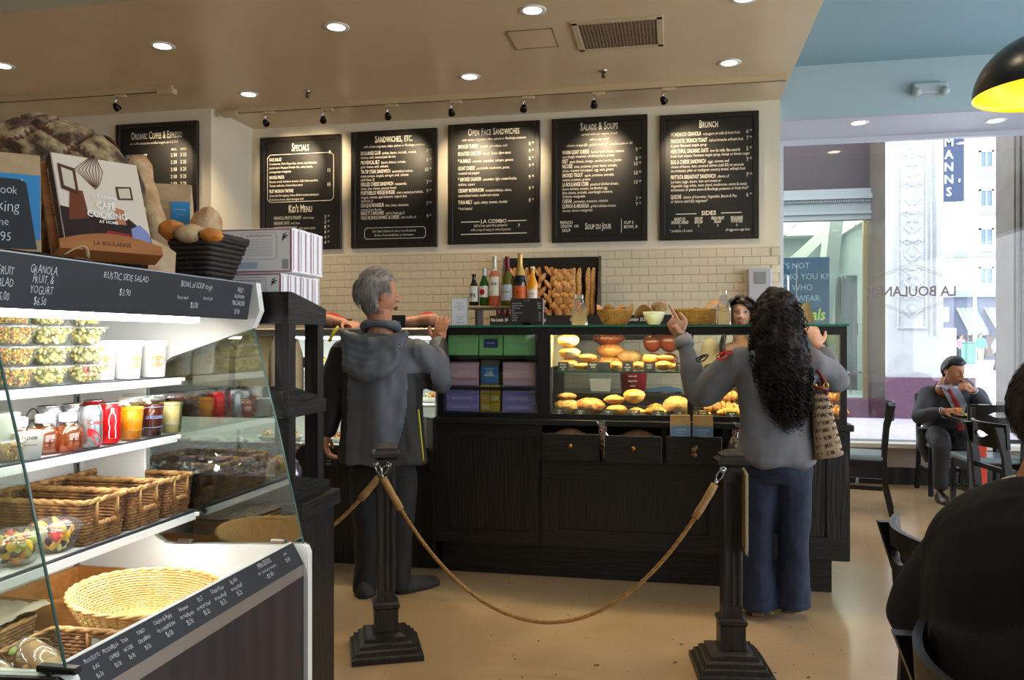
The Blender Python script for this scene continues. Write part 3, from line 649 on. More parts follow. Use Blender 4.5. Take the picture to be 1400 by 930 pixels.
def xM(x,y,z,tilt):
 up_=Vector((tilt[0],0,tilt[1])).normalized();return frameM((x,y,z),(0,1,0),up_)
def hdr(lines,u,vs,size,xs=.62,jit=.06):
 for s_,v in zip(lines,vs):
  p=atx(u,v,-1.343);
  x=-1.333-(1.582-p.z)*(.020/.116)+.0012
  write(ch,s_,0,0,size if isinstance(size,(int,float))else size[lines.index(s_)],xs,'c','thin',jit=jit,M=Matrix.Translation(-Vector(case.location))@xM(x,p.y,p.z,(.02,.116)))
ch=MB()
hdr(['FRUIT','SALAD','$5.00'],6,(375,391,410),.026)
hdr(['GRANOLA,','FRUIT, &','YOGURT','$6.50'],58,(375,388,402,417),.026)
hdr(['RUSTIC SIDE SALAD','$3.90'],171,(384,404),.024,.8)
hdr(['BOWL of SOUP to-go','$5.00'],267,(394,421),.024,.7)
hdr(['french onion'],250,(409,),.016);hdr(['soup du jour'],284,(410,),.016)
hdr(['WILD','mushroom','MACARONI','$7.00'],326,(400,408,418,429),.022)
ch.build('chalk_lettering',CHALK,case,fix=False,kind='stuff')
ch=MB()
def stripM(y,f):
 x=-1.200+.038*f+.0015;z=.750-.066*f+.0009;return Matrix.Translation(-Vector(case.location))@frameM((x,y,z),(0,1,0),(-.038,0,.066))
def st(y,lines,size=.016):
 for k,s_ in enumerate(lines):write(ch,s_,0,0,size if k<len(lines)-1 else size*1.15,.62,'c','thin',jit=.08,M=stripM(y,.27+k*.25))
for u,v,ls in((85,905,['SALAMI &','SWISS','$6.50']),(132,880,['PROSCIUTTO','& FIG','$6.50']),(157,866,['MOZZARELLA','CAPRESE','$5.00']),(176,856,['TUNA','NICOISE','$6.00']),(198,846,['TURKEY','CRANBERRY','$5.50']),(228,830,['Chicken & Apple','on a toasted bun','$6.00']),(256,816,['Hummus','on multigrain','$5.50']),(279,803,['B.L.T.','on white bread','$5.25']),(302,792,['Chicken Pesto','on sourdough','$5.75']),(324,780,['Egg Salad','on sourdough','$5.25'])):
 st(atx(u,v,-1.18).y,ls,.0125 if u<200 else.016)
y_=atx(366,757,-1.18).y;write(ch,'MINI DUOS',0,0,.022,.7,'c','thin',jit=.05,M=stripM(y_,.28));write(ch,'B.L.T.  chicken pesto  turkey brie',0,0,.011,.7,'c','thin',M=stripM(y_,.5));write(ch,'~ $7.00 ~',0,0,.018,.8,'c','thin',jit=.05,M=stripM(y_,.78))
y_=atx(393,745,-1.18).y;write(ch,'cookie',0,0,.012,.6,'c','thin',M=stripM(y_,.3));write(ch,'$1.50',0,0,.018,.6,'c','thin',M=stripM(y_,.6))
ch.build('price_lettering',CHALK,case,fix=False,kind='stuff')
# ==== RETAIL RACK behind the case
rack=thing('retail_rack','tall near-black oak rack with tray shelves between the case and the deli','rack',(-1.8,2.63,0));t=rack
RX0,RX1,RY0,RY1=-2.5,-1.25,2.485,2.78
for x in(RX0,RX1-.055):
 for y in(RY0+.012,RY1-.06):
  m=wmb(t);m.bx((x,y,0 if y>2.6 else.0),(x+.05,y+.05,1.46));m.build('post',OAKY if False else mat('dark_oak_post','12100f',.5,c2='221f1d',scale=6,stretch=(9,9,.7),bump=.3,spec=.25),t)
def tray(z0,z1,z2,x1=RX1,name='tray'):
 m=wmb(t);m.bx((RX0,RY0,z0),(x1-.02,RY1,z0+.018));b=m.build(name+'_floor',OAKH,t)
 for x in(RX0,x1-.02):
  m=wmb(t);m.prism([(RY0,z0),(RY1,z0),(RY1,z2),(RY1-.05,z2+.012),(RY0+.03,z1),(RY0,z1)],x,x+.02,'x');m.build(name+'_side',OAKY,t)
 m=wmb(t);m.bx((RX0+.02,RY0,z0+.018),(x1-.02,RY0+.018,z1));m.build(name+'_back',OAKH,t)
 m=wmb(t);m.bx((RX0+.02,RY1-.018,z0+.018),(x1-.02,RY1,z2));m.build(name+'_front',OAKH,t)
tray(1.455,1.56,1.51);tray(1.14,1.245,1.186)
tray(.86,.945,.89,x1=-1.235)
m=wmb(t);m.bx((RX0,RY0-.005,.805),(-1.195,RY1+.005,.86),.003);m.build('ledge',OAKY,t)
m=wmb(t);m.bx((-1.24,RY0+.01,0),(-1.21,RY1-.02,.805));m.build('side_panel',OAK,t)
m=wmb(t);m.bx((RX0,RY0+.01,.05),(-1.24,RY0+.03,.805));m.build('back_panel',OAK,t)
# ==== THINGS IN AND ON THE GRAB AND GO CASE
RN=random.Random(11)
def chunks(cx,cy,z0,z1,r0,r1,n,sz,mats,seed,flat=.5,up=None,only_shell=True):
 """small lumps of food heaped in a bowl between z0 and z1"""
 rr=random.Random(seed);m=MB()
 for i in range(n):
  f=rr.random();z=z0+(z1-z0)*f;R_=r0+(r1-r0)*f
  q=rr.random()**.35*(R_-sz*.5)if not up or f<.8 else rr.random()**.5*(R_-sz*.5)
  a=rr.random()*2*PI;m.mat=rr.randrange(len(mats));s_=sz*rr.uniform(.6,1.2)
  M=Tm((cx+q*math.cos(a),cy+q*math.sin(a),z),(rr.random()*6,rr.random()*6,rr.random()*6))
  m.sph((0,0,0),(s_,s_*rr.uniform(.5,.9),s_*flat),6,4,M=M)
 return m
PASTA=[mat('pasta_yellow','e6cf74',.5),mat('pasta_pale','efdf9e',.5),mat('herb_green','9aa04a',.6)]
CORN=[mat('corn_yellow','e0b23c',.45),mat('carrot_orange','d27a34',.5),mat('bean_brown','7a5a34',.5),mat('pea_green','8a9a48',.5),mat('bean_brown'),mat('corn_yellow'),mat('corn_yellow')]
MIXS=[mat('pasta_pale'),mat('pasta_yellow'),mat('pasta_pale'),mat('pasta_yellow'),mat('ham_pink','b8665a',.5),mat('herb_green')]
FRUIT=[mat('pineapple','f0c022',.4),mat('pineapple'),mat('pineapple'),mat('melon_orange','ee9a3c',.4),mat('honeydew','d0d070',.4),mat('grape_dark','4a1a20',.3),mat('strawberry','c8281a',.4)]
def salad_bowl(foods,seed,R_=.058,H=.046,lid=.006,sz=.0085,n=150,dome=0,name='salad_bowl'):
 t=thing(name,'x','bowl',(0,0,0))
 MB().lathe([(0,0),(R_*.56,0),(R_*.62,.002),(R_*.8,H*.45),(R_*.95,H*.92),(R_,H),(R_*1.02,H+.001)],28,cap=False).build('bowl',PLAS,t)
 P=[(R_*1.04,H),(R_*1.05,H+.003),(R_,H+.005),(R_*.97,H+lid),(0,H+lid)]if not dome else[(R_*1.04,H),(R_*1.04,H+.003)]+[(R_*.98*math.cos(a*PI/16),H+.004+dome*math.sin(a*PI/16))for a in range(9)]
 MB().lathe(P,28,cap=False).build('lid',clear('clear_lid','ffffff',.45,.1,op=.12,base='f4f8f8')if not dome else PLAS,t)
 chunks(0,0,.004+sz*.4,H-sz*.3+dome*.6,R_*.55,R_*.9 if not dome else R_*.8,n,sz,foods,seed).build('salad',foods,t,kind='stuff')
 return t
protos={'p':salad_bowl(PASTA,1),'c':salad_bowl(CORN,2,sz=.0055,n=330),'m':salad_bowl(MIXS,3)}
used_=set()
sx,sz=SHX[0];Y0=[atx(u,500,-1.655).y for u in(18,68,118)]
lvl=['bottom','lower middle','upper middle','topmost'];cols=['left','middle','right']
stack_kind={0:'cccc',1:'pppp',2:'mppp'}
for row in(0,1):
 for c in range(3):
  for k in range(4):
   kd=stack_kind[c][k];p0=protos[kd]
   lab=f"{'corn salad' if kd == 'c' else 'pasta salad' if kd == 'p' else 'pasta and ham'} bowl, {lvl[k]} in the {'front' if row == 0 else 'rear'} {cols[c]} stack, top shelf"
   loc=(-1.656-.128*row+RN.uniform(-.003,.003),Y0[c]+RN.uniform(-.003,.003)-.01*row,sz+.001+k*.0535)
   if kd not in used_:
    used_.add(kd);o=p0;o.location=loc;o['label']=lab
   else:o=dup(p0,loc,RN.uniform(0,6),lab)
   o['group']='stacked salad bowls on the top shelf'
def soup_cup():
 t=thing('soup_cup','x','cup')
 MB().lathe([(0,0),(.034,0),(.036,.002),(.0435,.105),(.0445,.107),(.0435,.109),(0,.109)],28).build('cup',mat('white_paper_cup','f0efe9',.5),t)
 MB().lathe([(.0462,.100),(.047,.102),(.047,.116),(.044,.119),(.040,.117),(0,.117)],28,cap=False).build('lid',mat('white_plastic_lid','f4f4f0',.35),t)
 m=MB()
 m.grid(lambda a,b:(0,0,0),1,1);m=MB()
 n=20;c0=.05;vs=[];
 def sp(a,r):
  z=.052+r*math.sin(a);w=.9+r*math.cos(a)/.0395;R2=.036+(.0075)*(z/.105)+.0006;return(R2*math.cos(w-.9),R2*math.sin(w-.9),z)
 vs=[sp(0,0)]+[sp(2*PI*i/n,.021)for i in range(n)];m.add(vs,[(0,1+i,1+(i+1)%n)for i in range(n)])
 st_=m.build('sticker',mat('kraft_sticker','cfae7c',.7),t)
 m=MB()
 for q in range(4):
  z=.064-q*.008;w_=.5-.12*abs(q-1.5)
  def f(a,b,z=z,w_=w_):th=(a-.5)*w_;zz=z+b*.0012+.0012*math.sin(a*40);R2=.036+.0075*(zz/.105)+.0011;return(R2*math.cos(th),R2*math.sin(th),zz)
  m.grid(f,24,1)
 m.build('handwriting',mat('brown_ink','6d4a28',.8),st_)
 return t
sc_=soup_cup();
for i,(u,rz,lab)in enumerate(((138,-.55,'white lidded soup cup with tan sticker, leftmost of the three on top shelf'),(174,-.15,'white lidded soup cup with tan sticker, middle of the three on top shelf'),(209,-.55,'white lidded soup cup with tan sticker, rightmost of the three on top shelf'))):
 p=atx(u,500,-1.665 if i else-1.70);o=sc_ if i==0 else dup(sc_);o.location=(p.x,p.y,sz+.001);o.rotation_euler=(0,0,rz);o['label']=lab;o['group']='soup cups on the top shelf';tag(o,lab,'cup','soup cups on the top shelf')
sx,sz=SHX[1];sz+=.0015
def juice_bottle():
 t=thing('juice_bottle','x','bottle')
 AMB=clear('amber_juice_plastic','e09040',.3,.05,op=.25,base='c06818')
 MB().lathe([(0,0),(.026,0),(.031,.004),(.034,.018),(.034,.03),(.034,.045),(.031,.055),(.022,.066),(.0165,.07),(.0165,.078)],24,cap=False).build('bottle',clear('bottle_plastic','fff4e6',.35,.03),t)
 MB().lathe([(0,.002),(.024,.002),(.029,.006),(.032,.018),(.032,.045),(.029,.054),(.021,.063),(0,.064)],24).build('juice',AMB,t)
 m=MB();m.lathe([(.0178,.073),(.0185,.074),(.0185,.092),(.0165,.0945),(0,.095)],24);
 for i in range(24):a=2*PI*i/24;m.box((.0186*math.cos(a),.0186*math.sin(a),.083),(.0012,.0012,.017),M=None)
 m.build('cap',mat('white_plastic_lid'),t)
 return t
jb=juice_bottle()
for i,(u,dx,lab)in enumerate(((93,0,'squat amber juice bottle with white cap, frontmost at the shelf edge'),(60,-.0,'squat amber juice bottle with white cap, second from the front'),(25,-.03,'squat amber juice bottle with white cap, behind the yogurt cup'))):
 p=atx(u,600,sx-.045+dx-(.035 if i==1 else 0));o=jb if i==0 else dup(jb);o.location=(p.x,p.y,sz);o.scale=(1.13,)*3
 tag(o,lab,'bottle','juice bottles on the second shelf')
def can(body,kind):
 t=thing('soda_can','x','can')
 MB().lathe([(0,.004),(.02,.003),(.025,0),(.028,.004),(.033,.012),(.033,.104),(.031,.110),(.0275,.118)],32,cap=False).build('can_body',body,t)
 m=MB();m.lathe([(.0275,.118),(.0285,.1205),(.027,.122),(.0245,.118),(0,.118)],32,cap=False);m.build('can_rim',CHROME,t)
 MB().box((0,0,.1195),(.012,.022,.0012),.0005).build('ring_tab',CHROME,t)
 R2=.0334
 def cyl(pts):return[(R2*math.cos((x)/R2),R2*math.sin((x)/R2),z)for x,z in pts]
 if kind=='red':
  prof=[(.0,.016),(.010,.017),(.0105,.035),(.0085,.05),(.0115,.066),(.009,.084),(.0045,.094),(.0045,.106),(0,.107)]
  m=MB();n=len(prof)
  for i in range(n-1):
   (a,z0),(b,z1)=prof[i],prof[i+1];m.add(cyl([(-a,z0),(a,z0),(b,z1),(-b,z1)]),[(0,1,2,3)])
  m.build('bottle_mark',mat('white_print','e9e9e9',.4),t)
  lt=MB();write(lt,'Coca-Cola',0,0,.011,.8,'c','bold',sh=.3);lt.v=[((R2+.0005)*math.cos((z+.0)/R2-.0),(R2+.0005)*math.sin(z/R2),.055+x)for x,y,z in lt.v]
  lt.v=[((R2+.0006)*math.cos(q[0]),(R2+.0006)*math.sin(q[0]),q[1])for q in[(math.atan2(v[1],v[0]),v[2])for v in lt.v]]
  lt.build('lettering',mat('red_print','c4161c',.4),t,fix=False)
 else:
  lt=MB();write(lt,'Coke',0,0,.021,.8,'c','bold',sh=.1);lt.v=[((R2+.0003)*math.cos(x/R2),(R2+.0003)*math.sin(x/R2),.068+z)for x,y,z in lt.v];lt.build('lettering',mat('red_print','c4161c',.4),t,fix=False)
  lt=MB();write(lt,'Diet',.008,0,.008,.9,'c','bold');lt.v=[((R2+.0003)*math.cos(x/R2),(R2+.0003)*math.sin(x/R2),.090+z)for x,y,z in lt.v];lt.build('small_lettering',BLK,t,fix=False)
  m=MB()
  for i in range(10):
   a0,a1=i/10,(i+1)/10
   P=lambda a,r:(-.020+r*math.sin(a*PI/2),.008+.05*r/.04*math.cos(a*PI/2));pts=[P(a0,.022),P(a0,.040),P(a1,.040),P(a1,.022)];m.add([(R2*math.cos(x/R2),R2*math.sin(x/R2),z)for x,z in pts],[(0,1,2,3)])
  m.build('red_arc',mat('red_print'),t)
 return t
SILV=mat('can_silver','c3c6c8',.25,.85);RED=mat('can_red','cc1418',.22,.3)
ca=can(SILV,'silver');cb=can(RED,'red')
def put(o,u,v,X,rz,lab,cat,group=None,z=None,first=True,scale=None):
 p=atx(u,v,X)
 if not first:o=dup(o)
 o.location=(p.x,p.y,sz if z is None else z);o.rotation_euler=(0,0,rz);tag(o,lab,cat,group)
 if scale:o.scale=(scale,)*3
 return o
FA=-.62
put(ca,123,600,sx-.04,FA+.15,'silver soda can with red lettering, front row','can','soda cans on the second shelf')
put(cb,149,600,sx-.055,FA,'red soda can with white bottle mark, front row','can','soda cans on the second shelf')
for k,(u,X,o_,lab)in enumerate(((98,sx-.13,ca,'silver soda can standing behind the front juice bottle'),(66,sx-.14,ca,'silver soda can in the second row behind the middle juice bottle'),(128,sx-.17,cb,'red soda can in the second row, mostly hidden by the silver can'))):
 put(o_,u,590,X,FA+.8+k,lab,'can','soda cans on the second shelf',first=False)
def cold_cup(col,base,lab_,h=.118,text=None,tcol='6fa0c8'):
 t=thing('cold_cup','x','cup')
 MB().lathe([(0,0),(.029,0),(.030,.002),(.040,h),(.0415,h+.002),(.0405,h+.004)],28,cap=False).build('cup',clear('bottle_plastic'),t)
 f=h*.86
 MB().lathe([(0,.003),(.0285,.003),(.0293+.0095*f/h,f),(0,f)],28).build('drink',col,t)
 MB().lathe([(.0425,h-.002),(.043,h+.002),(.041,h+.004),(.0385,h+.012),(.036,h+.0135),(0,h+.013)],28,cap=False).build('lid',PLAS,t)
 m=MB()
 for z in(.03,f*.93):
  R2=.030+.010*z/h+.0006;m.tube([(R2*math.cos(2*PI*i/60),R2*math.sin(2*PI*i/60),z+.0012*math.sin(i*2.1))for i in range(60)],.0008,4,closed=True)
 if text:
  R2=.0362;lt=MB();write(lt,text,0,0,.014,.62,'c','bold');m.v+=[];n=len(m.v)
  m.add([((R2+.0004)*math.cos(x/R2),(R2+.0004)*math.sin(x/R2),.058+z)for x,y,z in lt.v],lt.f)
 m.build('printed_bands',mat('blue_print_'+tcol,tcol,.5),t,fix=False)
 return t
OJ=mat('orange_juice','f5a70c',.3);TEA=mat('dark_iced_tea','4a140c',.15);LEM=mat('pale_lemonade','dfe0a8',.25)
for u,X,m_,lab,tx_,tc in((179,sx-.05,OJ,'plastic lidded cup of bright orange juice, front row','LA BOULANGE','c09a30'),(207,sx-.045,TEA,'plastic lidded cup of dark red iced tea with blue lettering','LA BOULANGE','8aa6d8'),(234,sx-.045,LEM,'plastic lidded cup of pale lemonade, nearest the end glass',None,'7fb0d6')):
 put(cold_cup(m_,None,lab,text=tx_,tcol=tc),u,600,X,FA,lab,'cup','cold drink cups on the second shelf')
for u,X,m_,lab in((186,sx-.15,LEM,'plastic lidded lemonade cup in the second row behind the orange juice'),(215,sx-.15,LEM,'plastic lidded lemonade cup in the second row behind the iced tea')):
 put(cold_cup(m_,None,lab,tcol='7fb0d6'),u,590,X,FA,lab,'cup','cold drink cups on the second shelf')
def kettle():
 t=thing('steel_pot','round polished steel pot with black bail handle behind the juice bottles','pot')
 MB().lathe([(0,0),(.03,0),(.042,.012),(.047,.04),(.04,.068),(.03,.08),(.028,.085),(.02,.09),(0,.092)],28).build('pot',CHROME,t)
 MB().tube([(0,.046*math.cos(a),.062+.058*math.sin(a))for a in[PI*i/16 for i in range(17)]],.0025,6).build('bail_handle',BLK,t)
 return t
put(kettle(),45,590,sx-.12,.3,'round polished steel pot with black bail handle behind the juice bottles','pot')
t=thing('yogurt_tub','pale printed yogurt tub standing before the amber bottles','tub');PALE=mat('pale_tub','e4e6d8',.4)
MB().lathe([(0,0),(.030,0),(.0385,.068),(.040,.070),(.037,.071),(0,.0705)],28).build('tub',PALE,t)
lt=MB();write(lt,'CLOVER',0,0,.011,.9,'c','bold');write(lt,'CREAM CHEESE',0,-.016,.006,.9,'c','');lt.v=[(.0376*math.cos(x/.0376),.0376*math.sin(x/.0376),.052+z)for x,y,z in lt.v];lt.build('lettering',BLK,t,fix=False)
put(t,38,620,sx-.045,FA-.1,'pale printed yogurt tub standing before the amber bottles','tub')
t=thing('tall_tub','x','tub');MB().lathe([(0,0),(.032,0),(.042,.115),(.044,.118),(.041,.12),(0,.119)],28).build('tub',PALE,t)
put(t,2,590,sx-.10,0,'tall pale tub cut by the left photo edge on the second shelf','tub')
GRAN=[mat('granola','9a6a34',.7),mat('granola_light','c39a5a',.7)]
t=salad_bowl(GRAN,5,R_=.045,H=.05,sz=.006,n=200);t.name='granola_cup'
put(t,8,630,sx-.055,0,'clear cup of yogurt and granola at the left end of the second shelf','cup')
SG1=mat('seagrass','8a6238',.8,c2='4a2d16',scale=30,ramp=(.35,.7));SG2=mat('seagrass_pale','b08a52',.8,c2='7a5228',scale=25)
BW=mat('blackened_rush','1d1815',.7,c2='33291f',scale=30)
def rr_path(hx_,hy,c,n=10):
 P=[]
 for qx,qy,a0 in((1,1,0),(-1,1,PI/2),(-1,-1,PI),(1,-1,3*PI/2)):
  for i in range(4):a=a0+PI/2*i/3;P.append((qx*(hx_-c)+c*math.cos(a),qy*(hy-c)+c*math.sin(a)))
 out=[]
 for i in range(len(P)):
  a,b=Vector(P[i]),Vector(P[(i+1)%len(P)]);l=(b-a).length;k=max(1,int(l/.013))
  for j in range(k):out.append(a.lerp(b,j/k))
 return out
def wicker(name,w,d,h,flare=.012,mats=None,rowh=.009,hole=None,seed=0,rim=.008):
 """rectangular coiled basket; hole: (side 'x'/'y' list, half width, z0, z1)"""
 rr=random.Random(seed);t=thing(name,'x','basket');A,B=mats or(SG1,SG2)
 m=MB();nrow=int(h/rowh)
 for r in range(nrow):
  z=rowh*(r+.5);f=z/h;P=rr_path(w/2-flare*(1-f),d/2-flare*(1-f),.014);seg=[];segs=[]
  n=len(P)
  for i in range(n+1):
   p=P[i%n];c=Vector((0,0))
   inh=False
   if hole and hole[2]<z<hole[3]:
    if 'x' in hole[0]and abs(p.y)<hole[1]and abs(p.x)>w/2-.03:inh=True
    if 'y' in hole[0]and abs(p.x)<hole[1]and abs(p.y)>d/2-.03:inh=True
   if inh:
    if len(seg)>1:segs.append(seg)
    seg=[]
   else:
    o=.0022*(1 if(i+r)%2 else-1);nn=p.normalized()
    seg.append((p.x+nn.x*o,p.y+nn.y*o,z+rr.uniform(-.0012,.0012)))
  if len(seg)>1:segs.append(seg)
  for sg in segs:m.tube(sg,rowh*.56,5)
 m.build('weave',A,t)
 def rimtube(z,hx_,hy,r,pts=None):
  P=pts or[(q.x,q.y,z)for q in rr_path(hx_,hy,.016)]
  mm=MB();n=len(P);cl=pts is None
  for k in range(2):
   mm.tube([(p[0]+.0022*math.cos(i*1.1+k*PI),p[1]+.0022*math.cos(i*1.1+k*PI),p[2]+.003*math.sin(i*1.1+k*PI))for i,p in enumerate(P)],r*.8,6,closed=cl)
  return mm
 mm=rimtube(h,w/2,d/2,rim)
 if hole:
  for s_ in(-1,1):
   if 'x' in hole[0]:
    q=rimtube(0,0,0,rim*.8,[(s_*w/2,y,hole[2]-.002)for y in[hole[1]*(-1+.1*i)for i in range(21)]]);n=len(mm.v);mm.v+=q.v;mm.f+=[tuple(i+n for i in f)for f in q.f];mm.mi+=q.mi;mm.sm+=q.sm
    for e in(-1,1):mm.tube([(s_*w/2,e*hole[1],hole[2]-.004),(s_*w/2,e*hole[1],h)],rim*.9,6)
   if 'y' in hole[0]:
    for e in(-1,1):mm.tube([(e*hole[1],s_*d/2,hole[2]-.004),(e*hole[1],s_*d/2,h)],rim*.9,6)
    mm.tube([(hole[1]*(-1+.1*i),s_*d/2,hole[2]-.002+.002*math.sin(i*2))for i in range(21)],rim*.9,6)
 mm.build('rim',B,t)
 m=MB();m.bx((-w/2+flare,-d/2+flare,0),(w/2-flare,d/2-flare,.005));m.build('base',A,t)
 return t
sx,sz3=SHX[2];sz3+=.0015
dep=.36
bk=wicker('seagrass_basket',dep,.185,.118,hole=('x',.045,.055,.103),seed=4)
for i,(u0,u1,lab)in enumerate(((115,178,'dark woven seagrass basket with handle hole, nearest of three on the lower shelf'),(178,228,'dark woven seagrass basket with handle hole, middle of three on the lower shelf'),(228,267,'dark woven seagrass basket with handle hole, farthest of three on the lower shelf'))):
 y0,y1=atx(u0,700,sx-.02).y,atx(u1,700,sx-.02).y
 o=bk if i==0 else dup(bk);o.location=(sx-.025-dep/2,(y0+y1)/2,sz3);o.scale=(1,(y1-y0)/.20,1);tag(o,lab,'basket','empty seagrass baskets on the lower shelf')
 print('basket',y0,y1)
fb=salad_bowl(FRUIT,8,R_=.056,H=.05,sz=.0135,n=85,dome=.02,name='fruit_bowl')
for i,(u,lab)in enumerate(((75,'clear domed bowl of cut fruit nearest the seagrass baskets'),(22,'clear domed bowl of cut fruit at the left end of the lower shelf'))):
 fb.scale=(1.22,)*3;o=fb if i==0 else dup(fb);p=atx(u,740,sx-.080);o.location=(p.x,p.y,sz3);o.rotation_euler=(0,0,i*2.2);tag(o,lab,'bowl','fruit bowls on the lower shelf')
BAM=mat('bamboo','dcb877',.55,c2='c99f58',scale=20);BAMD=mat('bamboo_dark','b98a45',.6)
def round_basket(name,R_,r_,h,mw=BAM,ms=BAMD,nst=40,sy=1,seed=0,ring=.004,rim=.007,parts=True):
 t=thing(name,'x','basket');n=110
 m=MB();nr=int(math.hypot(R_-r_,h)/(ring*1.7))
 for k in range(nr):
  f=k/nr;R2=r_+(R_-r_)*(f**.8);z=.006+h*f**1.25
  m.tube([((R2+.0016*(1 if int(i*nst/n*2+k)%2 else-1))*math.cos(2*PI*i/n),sy*(R2+.0016*(1 if int(i*nst/n*2+k)%2 else-1))*math.sin(2*PI*i/n),z)for i in range(n)],ring,4,closed=True)
 m.build('weave',mw,t)
 m=MB()
 for i in range(nst):
  a=2*PI*i/nst;m.tube([((r_+(R_-r_)*(f**.8)+.001)*math.cos(a),sy*(r_+(R_-r_)*(f**.8)+.001)*math.sin(a),.006+h*f**1.25)for f in[j/6 for j in range(7)]],ring*.8,5)
 m.build('stakes',ms,t)
 m=MB()
 for k in range(2):m.tube([((R_+.0025*math.cos(i*.9+k*PI))*math.cos(2*PI*i/120),sy*(R_+.0025*math.cos(i*.9+k*PI))*math.sin(2*PI*i/120),h+.006+.003*math.sin(i*.9+k*PI))for i in range(120)],rim*.7,5,closed=True)
 m.build('rim',mw,t)
 MB().lathe([(0,.002),(r_,.002),(r_,.007),(0,.007)],32,M=Matrix.Diagonal((1,sy,1,1))).build('base',mw,t)
 return t
o=round_basket('bamboo_basket',.205,.13,.095,nst=52,seed=1);p=(-1.475,2.06)
o.location=(p[0],p[1],DZ+.025);o.rotation_euler=(0,.08,0);tag(o,'large shallow round pale bamboo basket, empty, on the case floor','basket')
o=wicker('rush_basket',.30,.34,.105,hole=('xy',.05,.05,.09),seed=9);o.location=(-1.40,1.63,DZ);tag(o,'dark woven basket with handle holes on the case floor beside the bamboo basket','basket')
t=thing('wooden_crate','plain pale wooden crate at the back of the case floor','crate',(-1.80,2.20,DZ));WD=mat('pale_plywood','b98246',.5,c2='a06c34',scale=5,stretch=(1,8,8))
for nm,a,b in(('end',(-.15,-.17,0),(-.14,.17,.09)),('end',(.14,-.17,0),(.15,.17,.09)),('side',(-.14,-.17,0),(.14,-.16,.09)),('side',(-.14,.16,0),(.14,.17,.09)),('crate_base',(-.14,-.16,0),(.14,.16,.01))):MB().bx(a,b).build(nm,WD,t)
def paper_sheet(name,fn,nu,nv,m_,lab,cat='paper',th=.0012):
 mb=MB();mb.grid(fn,nu,nv);mb.grid(lambda a,b:(lambda q:(q[0],q[1],q[2]-th))(fn(a,b)),nu,nv);return tag(mb.build(name,m_),lab,cat)
o=wicker('low_basket',.24,.30,.10,seed=12);o.location=(-1.80,1.74,DZ);tag(o,'low woven basket topped with crumpled paper at the back of the case floor','basket')
paper_sheet('crumpled_paper',lambda a,b:(-1.93+.27*a,1.58+.34*b,DZ+.125+.012*noise.noise(Vector((a*5,b*5,2)))+.006*noise.noise(Vector((a*14,b*14,5)))),24,26,mat('grey_brown_paper','9a8d7c',.8),'crumpled brown paper sheet lying over the low woven basket')
BREAD=mat('bread_crust','c98a42',.6,c2='e0b070',scale=18,bump=.2)
FILM=clear('cling_film','ffffff',.35,.12,op=.05,base='ffffff')
def wrap_sandwich(seed):
 rr=random.Random(seed);t=thing('wrapped_sandwich','x','sandwich');
 m=MB();m.sph((0,0,.036),(.105,.030,.022),20,10);m.sph((.0,0,.014),(.105,.032,.016),20,8);m.build('baguette',BREAD,t)
 fm=[mat('lettuce','9db456',.6),mat('cheddar','e0922a',.5),mat('ham_pink'),mat('onion_cream','e8dcae',.5)]
 m=MB()
 for i in range(60):m.mat=rr.randrange(4);m.sph((0,0,0),(.018,.010,.004),6,4,M=Tm((rr.uniform(-.09,.09),rr.uniform(-.03,.03),.026+rr.uniform(-.004,.006)),(rr.uniform(-.5,.5),rr.uniform(-.4,.4),rr.random()*3)))
 m.build('filling',fm,t,kind='stuff')
 m=MB()
 rs=[]
 for k in range(13):
  x=-.12+.24*k/12;f=math.sin(PI*k/12)**.4 if 0<k<12 else.25
  rs.append([(x+.006*rr.uniform(-1,1),(.040+.003*rr.uniform(-1,1))*f*math.cos(a),.028+(.031+.003*rr.uniform(-1,1))*f*math.sin(a))for a in[2*PI*i/16 for i in range(16)]])
 m.rings(rs);m.build('film_wrap',FILM,t)
 m=MB();n=18;m.lathe([(0,0),(.024,0),(.024,.0008),(0,.0008)],n,M=Tm((.045,-.012,.0565),(.45,.0,0)));st_=m.build('sticker',mat('kraft_sticker','cfae7c',.7),t)
 m=MB();m.tube([(-.06,.04*math.cos(a),.028+.034*math.sin(a))for a in[2*PI*i/16 for i in range(16)]],.0015,4,closed=True);m.build('twine',mat('twine','b5925c',.8),t)
 return t
ws=wrap_sandwich(1)
for i,(x,y,z,rx,rz,lab)in enumerate(((-1.335,1.52,DZ+.11,.25,-.45,'film wrapped baguette sandwich with round tan sticker, nearest the aisle'),(-1.40,1.46,DZ+.10,.1,-.5,'film wrapped baguette sandwich left of the nearest one'),(-1.47,1.50,DZ+.09,.1,-.3,'film wrapped baguette sandwich at the back of the wrapped pair'))):
 o=ws if i==0 else dup(ws);o.location=(x,y,z);o.rotation_euler=(0,rx,rz);tag(o,lab,'sandwich','wrapped sandwiches in the rush basket')
